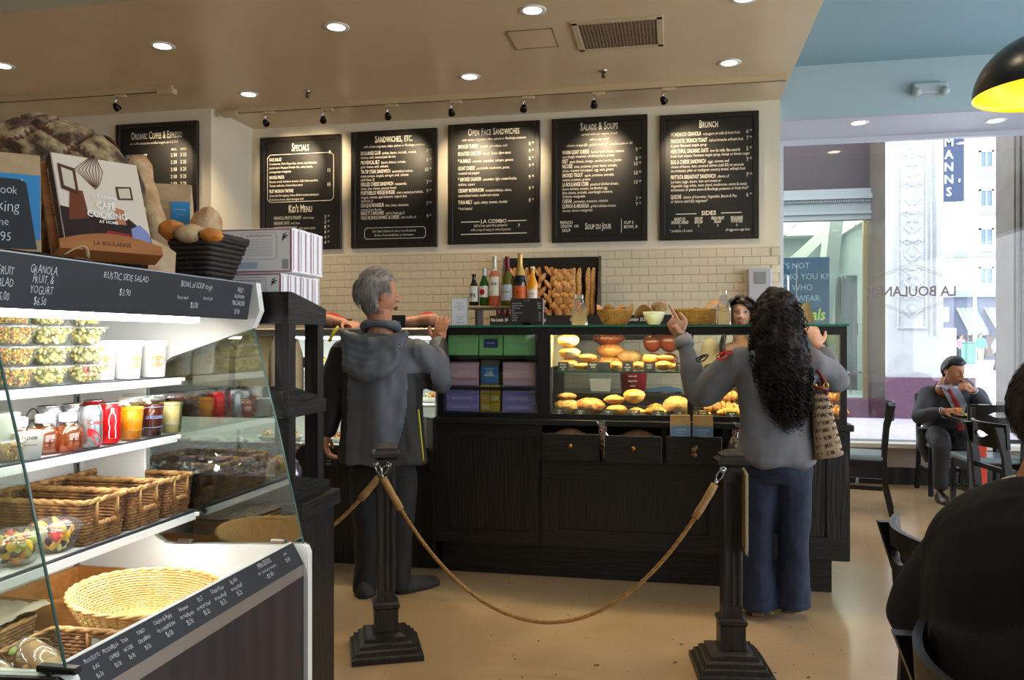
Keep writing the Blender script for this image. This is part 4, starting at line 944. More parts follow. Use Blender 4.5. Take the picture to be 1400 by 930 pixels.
# ==== ON TOP OF THE CASE
TZ=1.583
LOAF=mat('dark_crust','4a2a16',.65,c2='8a6844',scale=9,bump=.6,bscale=22,ramp=(.4,.7));FLOUR=mat('floured_crust','a08a66',.85,c2='5e4028',scale=26,bump=.5,bscale=60,ramp=(.35,.6))
LOAFM=mat('scored_crust','3e281a',.85,c2='a08a64',scale=24,detail=9,bump=.9,bscale=50,ramp=(.40,.62))
def giant_loaf():
 m=MB();cuts=[]
 def f(q,d):
  a,b=q.x,q.z
  g=0
  for k,ph in((1,.3),(-1,.9)):
   s_=(a*.85+k*b)*7.5+ph+.5*noise.noise(Vector((q.x*4,q.z*4,k)))
   g=max(g,1-min(1,abs((s_%1)-.5)/.10))
  n_=noise.noise(q*9)*.010+noise.noise(q*25)*.004
  q2=q*(1+n_/.2);return q2-d*.020*max(0,g)
 m.sph((0,0,0),(.25,.12,.235),120,90,f=f)
 for i,fc in enumerate(m.f):
  q=sum((Vector(m.v[j])for j in fc),Vector())/len(fc);g=0
  for k,ph in((1,.3),(-1,.9)):s_=(q.x*.85+k*q.z)*7.5+ph+.5*noise.noise(Vector((q.x*4,q.z*4,k)));g=max(g,1-min(1,abs((s_%1)-.5)/.10))
  if g>.45+.5*noise.noise(q*30):m.mi[i]=1
 return m
t=giant_loaf().build('giant_loaf',[LOAFM,mat('baked_ridge','5a2c16',.6,c2='2c160c',scale=30)]);t.location=(-1.73,1.99,TZ+.222);t.rotation_euler=(-.15,0,.71);tag(t,'huge dark floured country loaf with crossed scores leaning at the back of the case top','bread')
rr=random.Random(5);m=MB()
for k in range(16):
 th,ph=rr.uniform(-PI,PI),rr.uniform(.3,1.5);
 P=[]
 for j in range(7):
  a=th+j*.045*(1 if k%2 else-1);b2=ph+j*.05;P.append((.250*math.cos(a)*math.sin(b2),.120*math.sin(a)*math.sin(b2),.235*math.cos(b2)))
 m.tube(P,[.001,.004,.006,.006,.005,.003,.001],5)
m.build('crust_ridges',mat('baked_ridge','7a3e1c',.6,c2='3c1e0e',scale=30),t)
def coffee_bag(lab,w=.115,d=.065,h=.24,labw=1.0,col=KRAFT,blue='2f86c0',text=True,name='coffee_bag'):
 t=thing(name,lab,'bag')
 rr=random.Random(3);rs=[]
 for k in range(11):
  f=k/10;hw=w/2*(1 if f<.9 else 1-.02);hd=d/2*(1.0+.15*math.sin(PI*f)if f<.75 else 1.05-(f-.75)*3.4);hd=max(hd,.006)
  P=[]
  for(sx_,sy_)in((1,-1),(1,1),(-1,1),(-1,-1)):
   P.append((sx_*hw,sy_*hd*1.0,h*f));
  row=[]
  for i in range(4):
   a,b=Vector(P[i]),Vector(P[(i+1)%4])
   for j in range(5):
    q=a.lerp(b,j/5);e=.0022*noise.noise(Vector((q.x*30,q.y*30,q.z*25)))*(0 if j==0 else 1);q+=Vector((0,0,0))+(Vector((q.x,q.y,0)).normalized()if q.length else Vector())*e
    if i in(0,2):q.x*=1-.10*math.sin(PI*j/5)*(f**2)
    row.append(tuple(q))
  rs.append(row)
 m=MB();m.rings(rs,smooth=False);m.build('bag',col,t)
 m=MB();m.box((0,0,h-.004),(w*.98,.014,.016),.003);m.build('folded_top',col,t)
 m=MB();y=-d/2*1.17-.0015
 x0=w/2-w*labw if labw<1 else-w/2
 m.add([(x0+.001,-d/2*1.02-.002,h*.12),(w/2-.001,-d/2*1.02-.002,h*.12),(w/2-.001,y,h*.45),(w/2-.001,-d/2*1.08-.002,h*.78),(x0+.001,-d/2*1.08-.002,h*.78),(x0+.001,y,h*.45)],[(0,1,2,5),(5,2,3,4)])
 m.build('paper_label',mat('label_blue_'+blue,blue,.55),t)
 if text:
  m=MB();M=Matrix.Translation((0,y-.0015,0));c_=(x0+w/2)/2;k=(w/2-x0)/.115
  write(m,'LA BOULANGE',c_,h*.68,.010*k,.95,'c','bold',M=M);write(m,'WESTERN BLEND',c_,h*.62,.007*k,.8,'c','',M=M)
  write(m,'CAFÉ',c_,h*.50,.020*k,.85,'c','bold',M=M);write(m,'MAISON',c_,h*.41,.020*k,.85,'c','bold',M=M)
  m.build('lettering',mat('white_print'),t,fix=False)
 return t
b1=coffee_bag('upright kraft coffee bag with bright blue label at the left end of the case top',w=.15,d=.07,h=.215)
b1.location=(-1.455,1.535,TZ+.012);b1.rotation_euler=(0,0,.72)
b2=coffee_bag('tall kraft coffee bag with blue side label standing in the back of the bread basket',w=.115,d=.08,h=.27,labw=.5);p=atx(245,320,-1.66);b2.location=(-1.60,2.375,TZ+.05);b2.rotation_euler=(0,0,.45)
b3=coffee_bag('kraft coffee bag lying on its side behind the cookbook stand',w=.12,d=.07,h=.24,text=False);p=atx(240,350,-1.46);b3.location=(p.x-.11,p.y+.03,TZ+.045);b3.rotation_euler=(0,1.85,1.25)
b3.rotation_euler=(PI/2-.1,0,.2);b3.location=(-1.50,2.14,TZ+.04)
t=thing('chalk_card','tilted chalk price card reading cookbook Cooking at Home','sign',(0,0,0))
MB().prism([(-.07,0),(.07,0),(.052,.145),(.04,.152),(-.07,.152)],-.004,0,'y').build('card',SLATE,t)
m=MB();M=Matrix.Translation((0,-.0048,0))
for s_,y,z_ in(('cookbook',.118,.026),('Cooking',.080,.034),('Home',.048,.026),('$29.95',.015,.028)):write(m,s_,-.005,y,z_,.75,'c','thin',jit=.08,M=M)
m.build('chalk_lettering',CHALK,t,fix=False)
t.location=(-1.385,1.452,TZ+.010);t.rotation_euler=(-.16,0,.80)
def fb_(a,b):return(-1.50+.14*a,1.46+.28*b,TZ+.007+.004*abs(noise.noise(Vector((a*6,b*6,1)))))
paper_sheet('flat_paper_bag',fb_,16,24,KRAFT,'flattened brown paper bag lying under the chalk card on the case top','bag',.005)
o=MB().tube([(-1.352+.018*math.sin(PI*i/14),1.60+.075*i/14,TZ+.010+.022*math.sin(PI*i/14))for i in range(15)],.005,6,flat=.4).build('bag_handle',KRAFT);tag(o,'twisted brown paper handle curling beside the chalk card','handle')
WOOD=mat('honey_wood','a5693a',.4,c2='8a5228',scale=4,stretch=(1,1,6),bump=.05)
pA=atx(170,355,-1.40)
t=thing('cookbook_easel','honey wooden book easel with carved curved lip on the case top','easel',(-1.435,1.845,TZ));t.rotation_euler=(0,0,1.02)
BT=-.42
Mt=Tm((0,0,.03),(BT,0,0))
m=MB();m.M=Mt
m.bx((-.125,.002,-.005),(-.10,.014,.27));m.bx((.10,.002,-.005),(.125,.014,.27));m.bx((-.10,.002,.2),(.10,.012,.225));m.build('back_frame',WOOD,t)
m=MB();m.M=Mt
lip=[(-.125,-.012),(.125,-.012)]+[(.125-.25*i/12,.014+.026*math.sin(PI*i/12))for i in range(13)]
m.prism(lip,-.052,-.042,'y');m.build('lip',WOOD,t)
m=MB();m.M=Mt;m.bx((-.125,-.042,-.012),(.125,.004,-.003));m.build('ledge',WOOD,t)
m=MB();m.M=Mt;write(m,'LA BOULANGE',0,.004,.017,.8,'c','bold',M=Matrix.Translation((0,-.0525,0)));m.build('carved_lettering',mat('burnt_letters','3c1c0c',.7),t,fix=False)
m=MB();m.bx((-.12,-.04,0),(-.09,.16,.012));m.bx((.09,-.04,0),(.12,.16,.012));m.tube([(-.1,.15,.01),(-.1,.10,.22)],.007,6);m.tube([(.1,.15,.01),(.1,.10,.22)],.007,6);m.build('feet',WOOD,t)
bk_=thing('cookbook','hardback cookbook with cafe photograph cover standing on the wooden easel','book',t.location);bk_.rotation_euler=(0,0,1.02)
Mb=Mt@Matrix.Translation((0,-.038,-.002));W_,H_,D_=.215,.275,.032
m=MB();m.M=Mb;m.bx((-W_/2+.003,.003,.003),(W_/2-.004,D_-.003,H_-.003));m.build('pages',mat('page_block','e8e2d2',.7),bk_)
m=MB();m.M=Mb;m.bx((-W_/2,0,0),(W_/2,.003,H_));m.bx((-W_/2,D_-.003,0),(W_/2,D_,H_));m.build('boards',mat('cover_cream','d2c5b5',.3),bk_)
m=MB();m.M=Mb;m.bx((-W_/2-.002,0,0),(-W_/2+.003,D_,H_));m.build('spine',mat('spine_brown','24140e',.35),bk_)
cov=[('cover_floor','cover_dark','2c1c1c',[(-.105,.0),(.107,.0),(.107,.05),(.06,.10),(.0,.09),(-.05,.11),(-.105,.12)]),('cover_table','cover_red','8a2a22',[(-.02,.02),(.07,.01),(.08,.05),(.0,.06)]),('cover_diner','cover_blue','7f88b8',[(.06,.01),(.105,.0),(.105,.06),(.085,.085),(.06,.07)]),('cover_diner','cover_brown','6a3620',[(-.09,.08),(-.04,.09),(-.045,.17),(-.075,.17)]),('cover_diner','cover_tan','b07050',[(.02,.08),(.05,.08),(.05,.125),(.03,.13)]),('cover_picture','cover_frame','4a2a1c',[(-.095,.17),(-.055,.155),(-.055,.235),(-.095,.245)]),('cover_picture_glass','cover_pale','c8bca8',[(-.088,.18),(-.062,.17),(-.062,.226),(-.088,.234)]),('cover_picture','cover_frame','',[(.04,.155),(.08,.16),(.08,.20),(.04,.195)]),('cover_picture_glass','cover_pale','',[(.045,.160),(.075,.164),(.075,.195),(.045,.19)])]
for i,(nm,mn,c_,P)in enumerate(cov):
 m=MB();m.M=Mb;y=-.0006-.0002*i;m.add([(a,y,b)for a,b in P],[tuple(range(len(P)))]);m.build(nm,mat(mn,c_ or '808080',.25),bk_,fix=False)
m=MB();m.M=Mb
for i in range(9):
 a=-1+i/4;m.tube([(-.005+a*.01,-.001,.274),(-.02+a*.034,-.001,.235),(-.012+a*.012,-.001,.195),(-.012,-.001,.18)],.0009,4)
m.build('cover_whisk',mat('cover_brown'),bk_)
m=MB();m.M=Mb;M=Matrix.Translation((0,-.0036,0));write(m,'LA BOULANGE',.005,.152,.012,.8,'c','bold',M=M);write(m,'CAFÉ',.005,.122,.026,.8,'c','bold',M=M);write(m,'COOKING',.005,.094,.026,.8,'c','bold',M=M);write(m,'AT HOME',.005,.078,.012,.9,'c','bold',M=M);m.build('cover_title',mat('white_print'),bk_,fix=False)
m=MB();m.M=Mb@Tm((-W_/2-.0026,D_/2+.006,.03),(0,0,-PI/2))@Tm((0,0,0),(0,-PI/2,0));write(m,'LA BOULANGE  CAFÉ COOKING AT HOME',.0,0,.013,.85,'l','bold');m.build('spine_title',mat('white_print'),bk_,fix=False)
CR1=mat('baguette_crust','9c6c40',.7,c2='d0b48c',scale=14,bump=.35,bscale=30);CR2=mat('golden_roll','cf8a34',.5,c2='b56a20',scale=9,bump=.15)
m=MB();P=[];rad=[]
for i in range(25):
 f=i/24;P.append((.01*math.sin(f*5),.006*math.cos(f*4),f*.47));rad.append(.036*(1-.12*math.sin(f*14)**2)*(.55 if i in(0,24)else.85 if i in(1,23)else 1))
m.tube(P,rad,16);o=m.build('baguette',CR1);p=atx(203,300,-1.70);o.location=(p.x,p.y+.03,TZ+.03);o.rotation_euler=(.0,-.17,.2);tag(o,'floury baguette standing upright before the coffee board','bread')
o.location=(-1.545,2.225,TZ+.012);o.rotation_euler=(.0,-.16,.0);o.scale=(1.05,1.05,.80)
bb=wicker('black_bread_basket',.27,.27,.155,flare=.05,mats=(BW,BW),rowh=.017,seed=3,rim=.012);pb=atx(283,345,-1.50);bb.location=(-1.475,2.33,TZ+.001);bb.scale=(.80,.80,.88);tag(bb,'black woven basket holding bread rolls on the far corner of the case top','basket')
def roll(name,r,m_,loc,rot,lab,seed,score=0):
 mb=MB()
 def f(q,d):
  n_=noise.noise(d*2.3+Vector((seed,0,0)))*.10+noise.noise(d*6+Vector((seed,1,0)))*.03
  g=1-min(1,abs((((d.x*2.2+d.y*.6)%1)-.5))/.12)if score else 0
  return q*(1+n_)-d*.1*g*r[2]*(1 if d.z>.2 else 0)
 mb.sph((0,0,0),r,28,20,f=f);o=mb.build(name,m_);o.location=loc;o.rotation_euler=rot;return tag(o,lab,'bread',None)
bx_,by_=bb.location.x,bb.location.y;bz_=TZ+.135
roll('bread_roll',(.050,.045,.036),CR2,(bx_-.045,by_-.085,bz_+.016),(0,.1,.2),'golden bread roll at the left of the black basket',2,1)
roll('bread_roll',(.048,.045,.060),CR1,(bx_+.035,by_-.02,bz_+.04),(.2,.3,0),'floury pale bread loaf rising from the black basket',3,1)
roll('bread_roll',(.05,.04,.03),CR1,(bx_+.03,by_-.095,bz_+.005),(0,0,.4),'small floury roll at the front rim of the black basket',5,1)
roll('bread_roll',(.035,.03,.022),CR2,(bx_+.095,by_-.09,bz_-.0),(0,0,.4),'small golden roll at the right corner of the black basket',6)
WB=mat('white_carton','ececef',.35);RB=mat('red_scallop','9e1f30',.5);GT=mat('grey_print','8d8f96',.6);PB=mat('pale_blue_print','b7c6dc',.6)
def carton(w=.275,h=.20,d=.047):
 t=thing('macaron_carton','x','box')
 MB().box((0,d/2,h/2),(w,d,h),.002).build('carton',WB,t)
 m=MB();y=-.0006
 def edge(x0,z0,x1,z1,n,yy=y):
  for i in range(n):
   a=(i+.5)/n;cx,cz=x0+(x1-x0)*a,z0+(z1-z0)*a;m.sph((cx,yy,cz),(.0032,.0004,.0032),6,3)
 edge(-w/2+.006,h-.006,w/2-.006,h-.006,44);edge(-w/2+.006,.006,w/2-.006,.006,44);edge(w/2-.006,.01,w/2-.006,h-.01,32);edge(-w/2+.006,.01,-w/2+.006,h-.01,32)
 for x_ in(w/2+.0005,):
  for dd in(.008,d-.008):
   for i in range(32):m.sph((x_,dd,.01+(h-.02)*(i+.5)/32),(.0004,.0030,.0030),6,3)
 m.build('scalloped_border',RB,t,kind='stuff')
 m=MB();m.M=Matrix.Translation((0,-.0008,0));outline(m,-w*.19,w*.29,h*.30,h*.90,.008,.0006);m.build('panel_outline',RB,t,fix=False)
 m=MB();m.M=Matrix.Translation((0,-.0009,0));write(m,'MACARON DE SAN FRANCISCO',w*.05,h*.82,.0085,.78,'c','bold');m.build('title',RB,t,fix=False)
 m=MB();m.M=Matrix.Translation((0,-.0009,0));rr=random.Random(2)
 for k in range(9):write(m,'lorem'[:0]+'the sweet almond cookies are baked by hand each day',w*.05,h*(.74-.045*k),.0058,.78,'c','')
 for k in range(4):write(m,'Nutrition facts',-w*.46,h*(.84-.05*k),.0055,.7,'l','')
 for k in range(13):m.add([(w*.36+k*.0019,0,h*.08),(w*.36+k*.0019+(.0012 if k%3 else.0006),0,h*.08),(w*.36+k*.0019+(.0012 if k%3 else.0006),0,h*.30),(w*.36+k*.0019,0,h*.30)],[(0,1,2,3)])
 m.build('small_print',GT,t,fix=False)
 m=MB();m.M=Matrix.Translation((0,-.0008,0));m.add([(-w*.22,0,h*.10),(w*.03,0,h*.10),(w*.03,0,h*.24),(-w*.22,0,h*.24)],[(0,1,2,3)]);m.build('pale_panel',PB,t,fix=False)
 m=MB();m.M=Matrix.Translation((w*.39,-.001,h*.80))
 for i in range(9):
  a=i*2.4;m.sph((.012*math.cos(a)*(i/9),0,.016*math.sin(a)*(i/9)),(.0045,.0004,.003),6,3)
 m.tube([(-.008,0,-.018),(0,0,0),(.006,0,.02)],.0012,4);m.build('flower_mark',mat('black_print','1c1c20',.6),t)
 return t
ct=carton();first=True
zt0=1.475;ordn=['nearest','second','third','fourth','fifth','sixth']
for row,(n,zz,ur)in enumerate(((6,zt0,398),(5,None,405))):
 for k in range(n):
  Y=2.505+.0475*k
  if row==0:
   x=at(393,465,2.505).x-.155;z=1.4755
  else:
   x=at(402,465,2.505).x-.14;z=1.4755+.2025
  o=ct if first else dup(ct);first=False
  o.location=(x+.004*(k%2),Y,z);
  tag(o,f"white macaron carton with red scalloped edge, {ordn[k]} from the front in the {'lower' if row == 0 else 'upper'} row",'box','white macaron cartons on the rack')
for o in[q for q in COL.objects if q.get('group')=='white macaron cartons on the rack']:o.scale=(.98,1,.745 if 'lower' in o['label']else.745)
for o in[q for q in COL.objects if q.get('group')=='white macaron cartons on the rack']:
 if 'upper' in o['label']:o.location.z=1.4755+.2*.745+.001
kb=coffee_bag('x',w=.13,d=.08,h=.26,text=False,labw=.0001);
for c in kb.children:
 if c.name.startswith('paper_label'):bpy.data.objects.remove(c)
for i,x in enumerate((-1.40,-1.56,-1.72,-1.88,-2.04)):
 for j,y in enumerate((2.565,2.69)):
  o=kb if(i,j)==(0,0)else dup(kb)
  o.location=(x+.02*j,y,1.1585);o.rotation_euler=(0,0,RN.uniform(-.15,.15));o.scale=(1,.9,1+.08*RN.uniform(-1,.2))
  tag(o,f"folded kraft bag on the rack's middle tray, {['rightmost', 'second from right', 'third from right', 'fourth from right', 'leftmost'][i]} in the {'near' if j == 0 else 'far'} row",'bag',"kraft bags on the rack's middle tray")
CEL=clear('cellophane','ffffff',.9,.06,op=.04,base='ffffff');LILAC=mat('lilac_box','b79ad0',.5)
def cello(seed,inner=LILAC):
 rr=random.Random(seed);t=thing('cellophane_pack','x','package')
 MB().box((0,0,.028),(.075,.07,.05),.006).build('macarons',inner,t)
 m=MB();rs=[]
 for k in range(10):
  f=k/9;r=.05 if f<.45 else.05-(f-.45)*.11 if f<.7 else.022+(f-.7)*.17;rs.append([((r+rr.uniform(-.006,.006))*math.cos(a),(r+rr.uniform(-.006,.006))*math.sin(a),.002+.155*f+rr.uniform(-.008,.008)*f)for a in[2*PI*i/14 for i in range(14)]])
 m.rings(rs,smooth=False,cap=False);m.build('film',CEL,t)
 m=MB();m.tube([(.024*math.cos(a),.024*math.sin(a),.107)for a in[2*PI*i/12 for i in range(12)]],.003,5,closed=True);m.build('ribbon',mat('lilac_ribbon','c8a8d8',.4),t)
 return t
c0=cello(1);c1=cello(2)
for i in range(8):
 for j in range(2):
  o=(c0,c1)[(i+j)%2]
  if(i,j)not in((0,0),(0,1)):o=dup(o)
  o.location=(-1.33-.115*i-.03*j,2.57+.12*j,.88);o.rotation_euler=(0,0,RN.uniform(0,3))
  tag(o,f"cellophane lilac macaron pack, number {i+1} from right, {'near' if j == 0 else 'far'} row, low tray".replace('number 1 ','first ').replace('number 2','second').replace('number 3','third').replace('number 4','fourth').replace('number 5','fifth').replace('number 6','sixth').replace('number 7','seventh').replace('number 8','eighth'),'package',"macaron packs on the rack's low tray")
# ==== THINGS IN THE SHOWCASE
ZD=.953
def slab_box(name,u0,u1,v0,v1,col,edge,lab,cat='box',Y=4.735,d=.17,text=None,z0=None,group=None,frame=True,rows=1,tcol='c9c4d8'):
 x0,x1=ux(u0,Y),ux(u1,Y);zt_,zb_=vz((u0+u1)/2,v0,Y),(vz((u0+u1)/2,v1,Y)if z0 is None else z0)
 t=thing(name,lab,cat,((x0+x1)/2,Y,zb_),0,group);w,h=x1-x0-.003,zt_-zb_-.0015
 MB().box((0,d/2,h/2),(w,d,h),.0025).build('carton',mat('card_'+col,col,.5),t)
 if frame:
  m=MB();m.M=Matrix.Translation((0,-.0008,0));e=.006
  for a_,b2 in(((-w/2+e,e),(w/2-e,e+.002)),((-w/2+e,h-e-.002),(w/2-e,h-e)),((-w/2+e,e),(-w/2+e+.002,h-e)),((w/2-e-.002,e),(w/2-e,h-e))):m.add([(a_[0],0,a_[1]),(b2[0],0,a_[1]),(b2[0],0,b2[1]),(a_[0],0,b2[1])],[(0,1,2,3)])
  m.build('printed_border',mat('card_'+edge,edge,.5),t,fix=False)
 if text:
  m=MB();m.M=Matrix.Translation((0,-.001,0));write(m,text,0,h*.5-.008,.020 if h>.05 else.018,.60,'c','bold');m.build('lettering',mat('print_'+tcol,tcol,.5),t,fix=False)
 return t
G='macaron boxes behind the glass'
MP='MACARONS DE PARIS'
s2,s1=SZ2+.0095,SZ1+.0095
slab_box('macaron_box',612,653.5,454,486,'94cc84','8fd0a0','large green macaron box at the left of the top compartment',text=MP,z0=s2,group=G,tcol='b9c4c8')
t=slab_box('macaron_box',654.5,687,453,486,'8ec67c','8fd0a0','green box with dark blue label in the middle of the top compartment',z0=s2,group=G)
w_=.05;m=MB();m.M=Matrix.Translation((0,-.0012,0));m.add([(-.042,0,.045),(.045,0,.045),(.045,0,.10),(-.042,0,.10)],[(0,1,2,3)]);m.build('label_patch',mat('navy_label','1c3f7a',.5),t,fix=False)
m=MB();m.M=Matrix.Translation((0,-.0016,0));write(m,'LA BOULANGE',0,.07,.010,.8,'c','bold');m.build('label_lettering',mat('white_print'),t,fix=False)
slab_box('macaron_box',688,732.5,454,486,'94cc84','8fd0a0','large green macaron box at the right of the top compartment',text=MP,z0=s2,group=G,tcol='b9c4c8')
zm=vz(630,518,4.735)
for u0,u1,sd in((607.5,654,'left'),(687,732.5,'right')):
 slab_box('macaron_box',u0,u1,518,530,'cf9cb0','7a5a9a',f'thin dusty pink box under the large pink one, {sd} of the middle compartment',z0=s1,group=G)
 t=slab_box('macaron_box',u0,u1,495,518,'dba8ba','7a5a9a',f'large dusty pink macaron box at the {sd} of the middle compartment',text=MP,z0=zm,group=G,tcol='d8c4d0')
 for k in range(3):
  zz=ZD+.0285+k*.0505+.0015-.012*0
  x0=(606.5,654.5)if sd=='left' else(686.5,732)
  t=slab_box('macaron_box',x0[0],x0[1],570,575,'9c88d0','5a4aa0',f"purple macaron box, {['bottom', 'middle', 'top'][k]} of the {sd} purple stack",z0=.972+k*.0535,group=G)
  bpy.data.objects.remove(t.children[0])if False else None
  for c in list(t.children):bpy.data.objects.remove(c)
  w=ux(x0[1],4.735)-ux(x0[0],4.735);h=.052
  MB().box((0,.085,h/2),(w,.17,h),.0025).build('carton',mat('card_purple','9c88d0',.5),t)
  m=MB();m.M=Matrix.Translation((0,-.001,0));outline(m,-w/2+.012,w/2-.012,.009,h-.009,.004,.0012);m.build('printed_border',mat('card_5a4aa0','5a4aa0',.5),t,fix=False)
  m=MB();m.M=Matrix.Translation((0,-.001,0));write(m,MP,0,h*.5-.007,.019,.62,'c','bold');m.build('lettering',mat('print_c9c4d8','c9c4d8',.5),t,fix=False)
for c in range(2):
 for k in range(3):
  u0=656.5+13.6*c;x0,x1=ux(u0,4.735),ux(u0+13.2,4.735)
  t=thing('caramel_box',f"small mustard yellow box, {['bottom', 'middle', 'top'][k]} of the {['left', 'right'][c]} yellow stack",'box',((x0+x1)/2,4.735,.972+k*.0535),0,'small mustard boxes between the purple stacks')
  w=x1-x0-.001;MB().box((0,.06,.026),(w,.12,.052),.002).build('carton',mat('mustard_card','b9912c',.5),t)
  m=MB();m.M=Matrix.Translation((0,-.001,0));
  if(c+k)%2==0:m.add([(-w*.4,0,.014),(w*.4,0,.014),(w*.4,0,.038),(-w*.4,0,.038)],[(0,1,2,3)])
  else:m.add([(-w*.35,0,.022),(w*.35,0,.022),(w*.35,0,.030),(-w*.35,0,.030)],[(0,1,2,3)])
  m.build('label_patch',mat('mustard_label','a8906a' if False else 'b3a27c',.6),t,fix=False)
t=coffee_bag('grey coffee bag with blue label between the pink boxes',w=.105,d=.06,h=.155,col=mat('grey_bag','6e655e',.6),blue='2460a8');t.location=(ux(670.5,4.76),4.77,s1)
def breadlump(name,r,m_,loc,lab,seed=0,kind='bun',rz=0,cat='pastry',group=None,rx=0):
 mb=MB()
 if kind=='bun':
  def f(q,d):return q*(1+.05*noise.noise(d*2+Vector((seed,0,0))))*(1 if d.z>0 else.92)
  mb.sph((0,0,r[2]),r,24,14,f=f)
 elif kind=='seed':
  def f(q,d):return q*(1+.10*noise.noise(d*9+Vector((seed,0,0)))+.05*noise.noise(d*20+Vector((seed,3,0))))
  mb.sph((0,0,r[2]),r,36,24,f=f)
 elif kind=='swirl':
  P=[];rad=[]
  for i in range(70):a=i/69*PI*5;q=.18+.82*(i/69);P.append((r[0]*.82*q*math.cos(a),r[1]*.82*q*math.sin(a),r[2]*(1.25-.55*q)));rad.append(r[0]*.20*(1 if i<66 else.6))
  mb.tube(P,rad,8);mb.sph((0,0,r[2]*.7),(r[0]*.8,r[1]*.8,r[2]*.7),18,8)
 elif kind=='braid':
  n=44
  for s_ in range(3):
   P=[];rad=[]
   for i in range(n):f=i/(n-1);a=f*PI*5+s_*2*PI/3;e=math.sin(PI*(f*.9+.05));P.append(((f-.5)*2*r[0]*.92,r[1]*.48*math.sin(a)*e,r[2]*(.9+.42*math.cos(a)*e)));rad.append(r[1]*.50*e+.003)
   mb.tube(P,rad,10)
  mb.sph((0,0,r[2]*.75),(r[0]*.9,r[1]*.75,r[2]*.7),18,10)
 elif kind=='croissant':
  n=9
  for i in range(n):
   f=i/(n-1)*2-1;a=f*1.15;R2=r[0];c=(R2*math.sin(a),-R2*.75*(1-math.cos(a))+.0,r[2]*.9);q=(1-abs(f)**1.6*.72)
   mb.sph((0,0,0),(r[0]*.20,r[1]*q,r[2]*q),12,8,M=Tm(c,(0,.12*f,-a)))
 elif kind=='palmier':
  for s_ in(-1,1):
   P=[]
   for i in range(36):a=i/35*PI*2.6;q=1-.72*i/35;P.append((s_*(r[0]*.5-r[0]*.5*q*math.cos(a)),0,r[2]+r[2]*.85*q*math.sin(a)));
   mb.tube(P,r[2]*.16,7)
  mb.sph((0,.0,r[2]),(r[0]*.9,r[1]*.5,r[2]*.9),16,8)
 o=mb.build(name,m_);o.location=loc;o.rotation_euler=(rx,0,rz);return tag(o,lab,cat,group)
GOLD=mat('golden_crust','c87c28',.4,c2='eebc68',scale=16,spec=.5,bump=.4,bscale=30);GOLDF=mat('sugared_bun','e8a850',.5,c2='f6e2c0',scale=14,ramp=(.5,.62));BRI=mat('brioche_dark','451a0c',.3,c2='62280f',scale=9);CHB=mat('challah','8a5a30',.4,c2='a57240',scale=12)
SEEDM=mat('seeded_crust','a8743a',.7,c2='d8b070',scale=45);ALM=mat('almond_top','d8a860',.6,c2='9a5c28',scale=32,ramp=(.3,.6));PALEG=mat('pale_pastry','ecb858',.4,c2='c87a28',scale=18,bump=.4,bscale=34);DRK=mat('rye_crust','7a5636',.6,c2='a8885c',scale=18)
def loc(u,v,Y,z=None):p=at(u,v,Y);return(p.x,Y,p.z if z is None else z)
zs=SZ3+.001;Y1,Y2=4.80,4.95
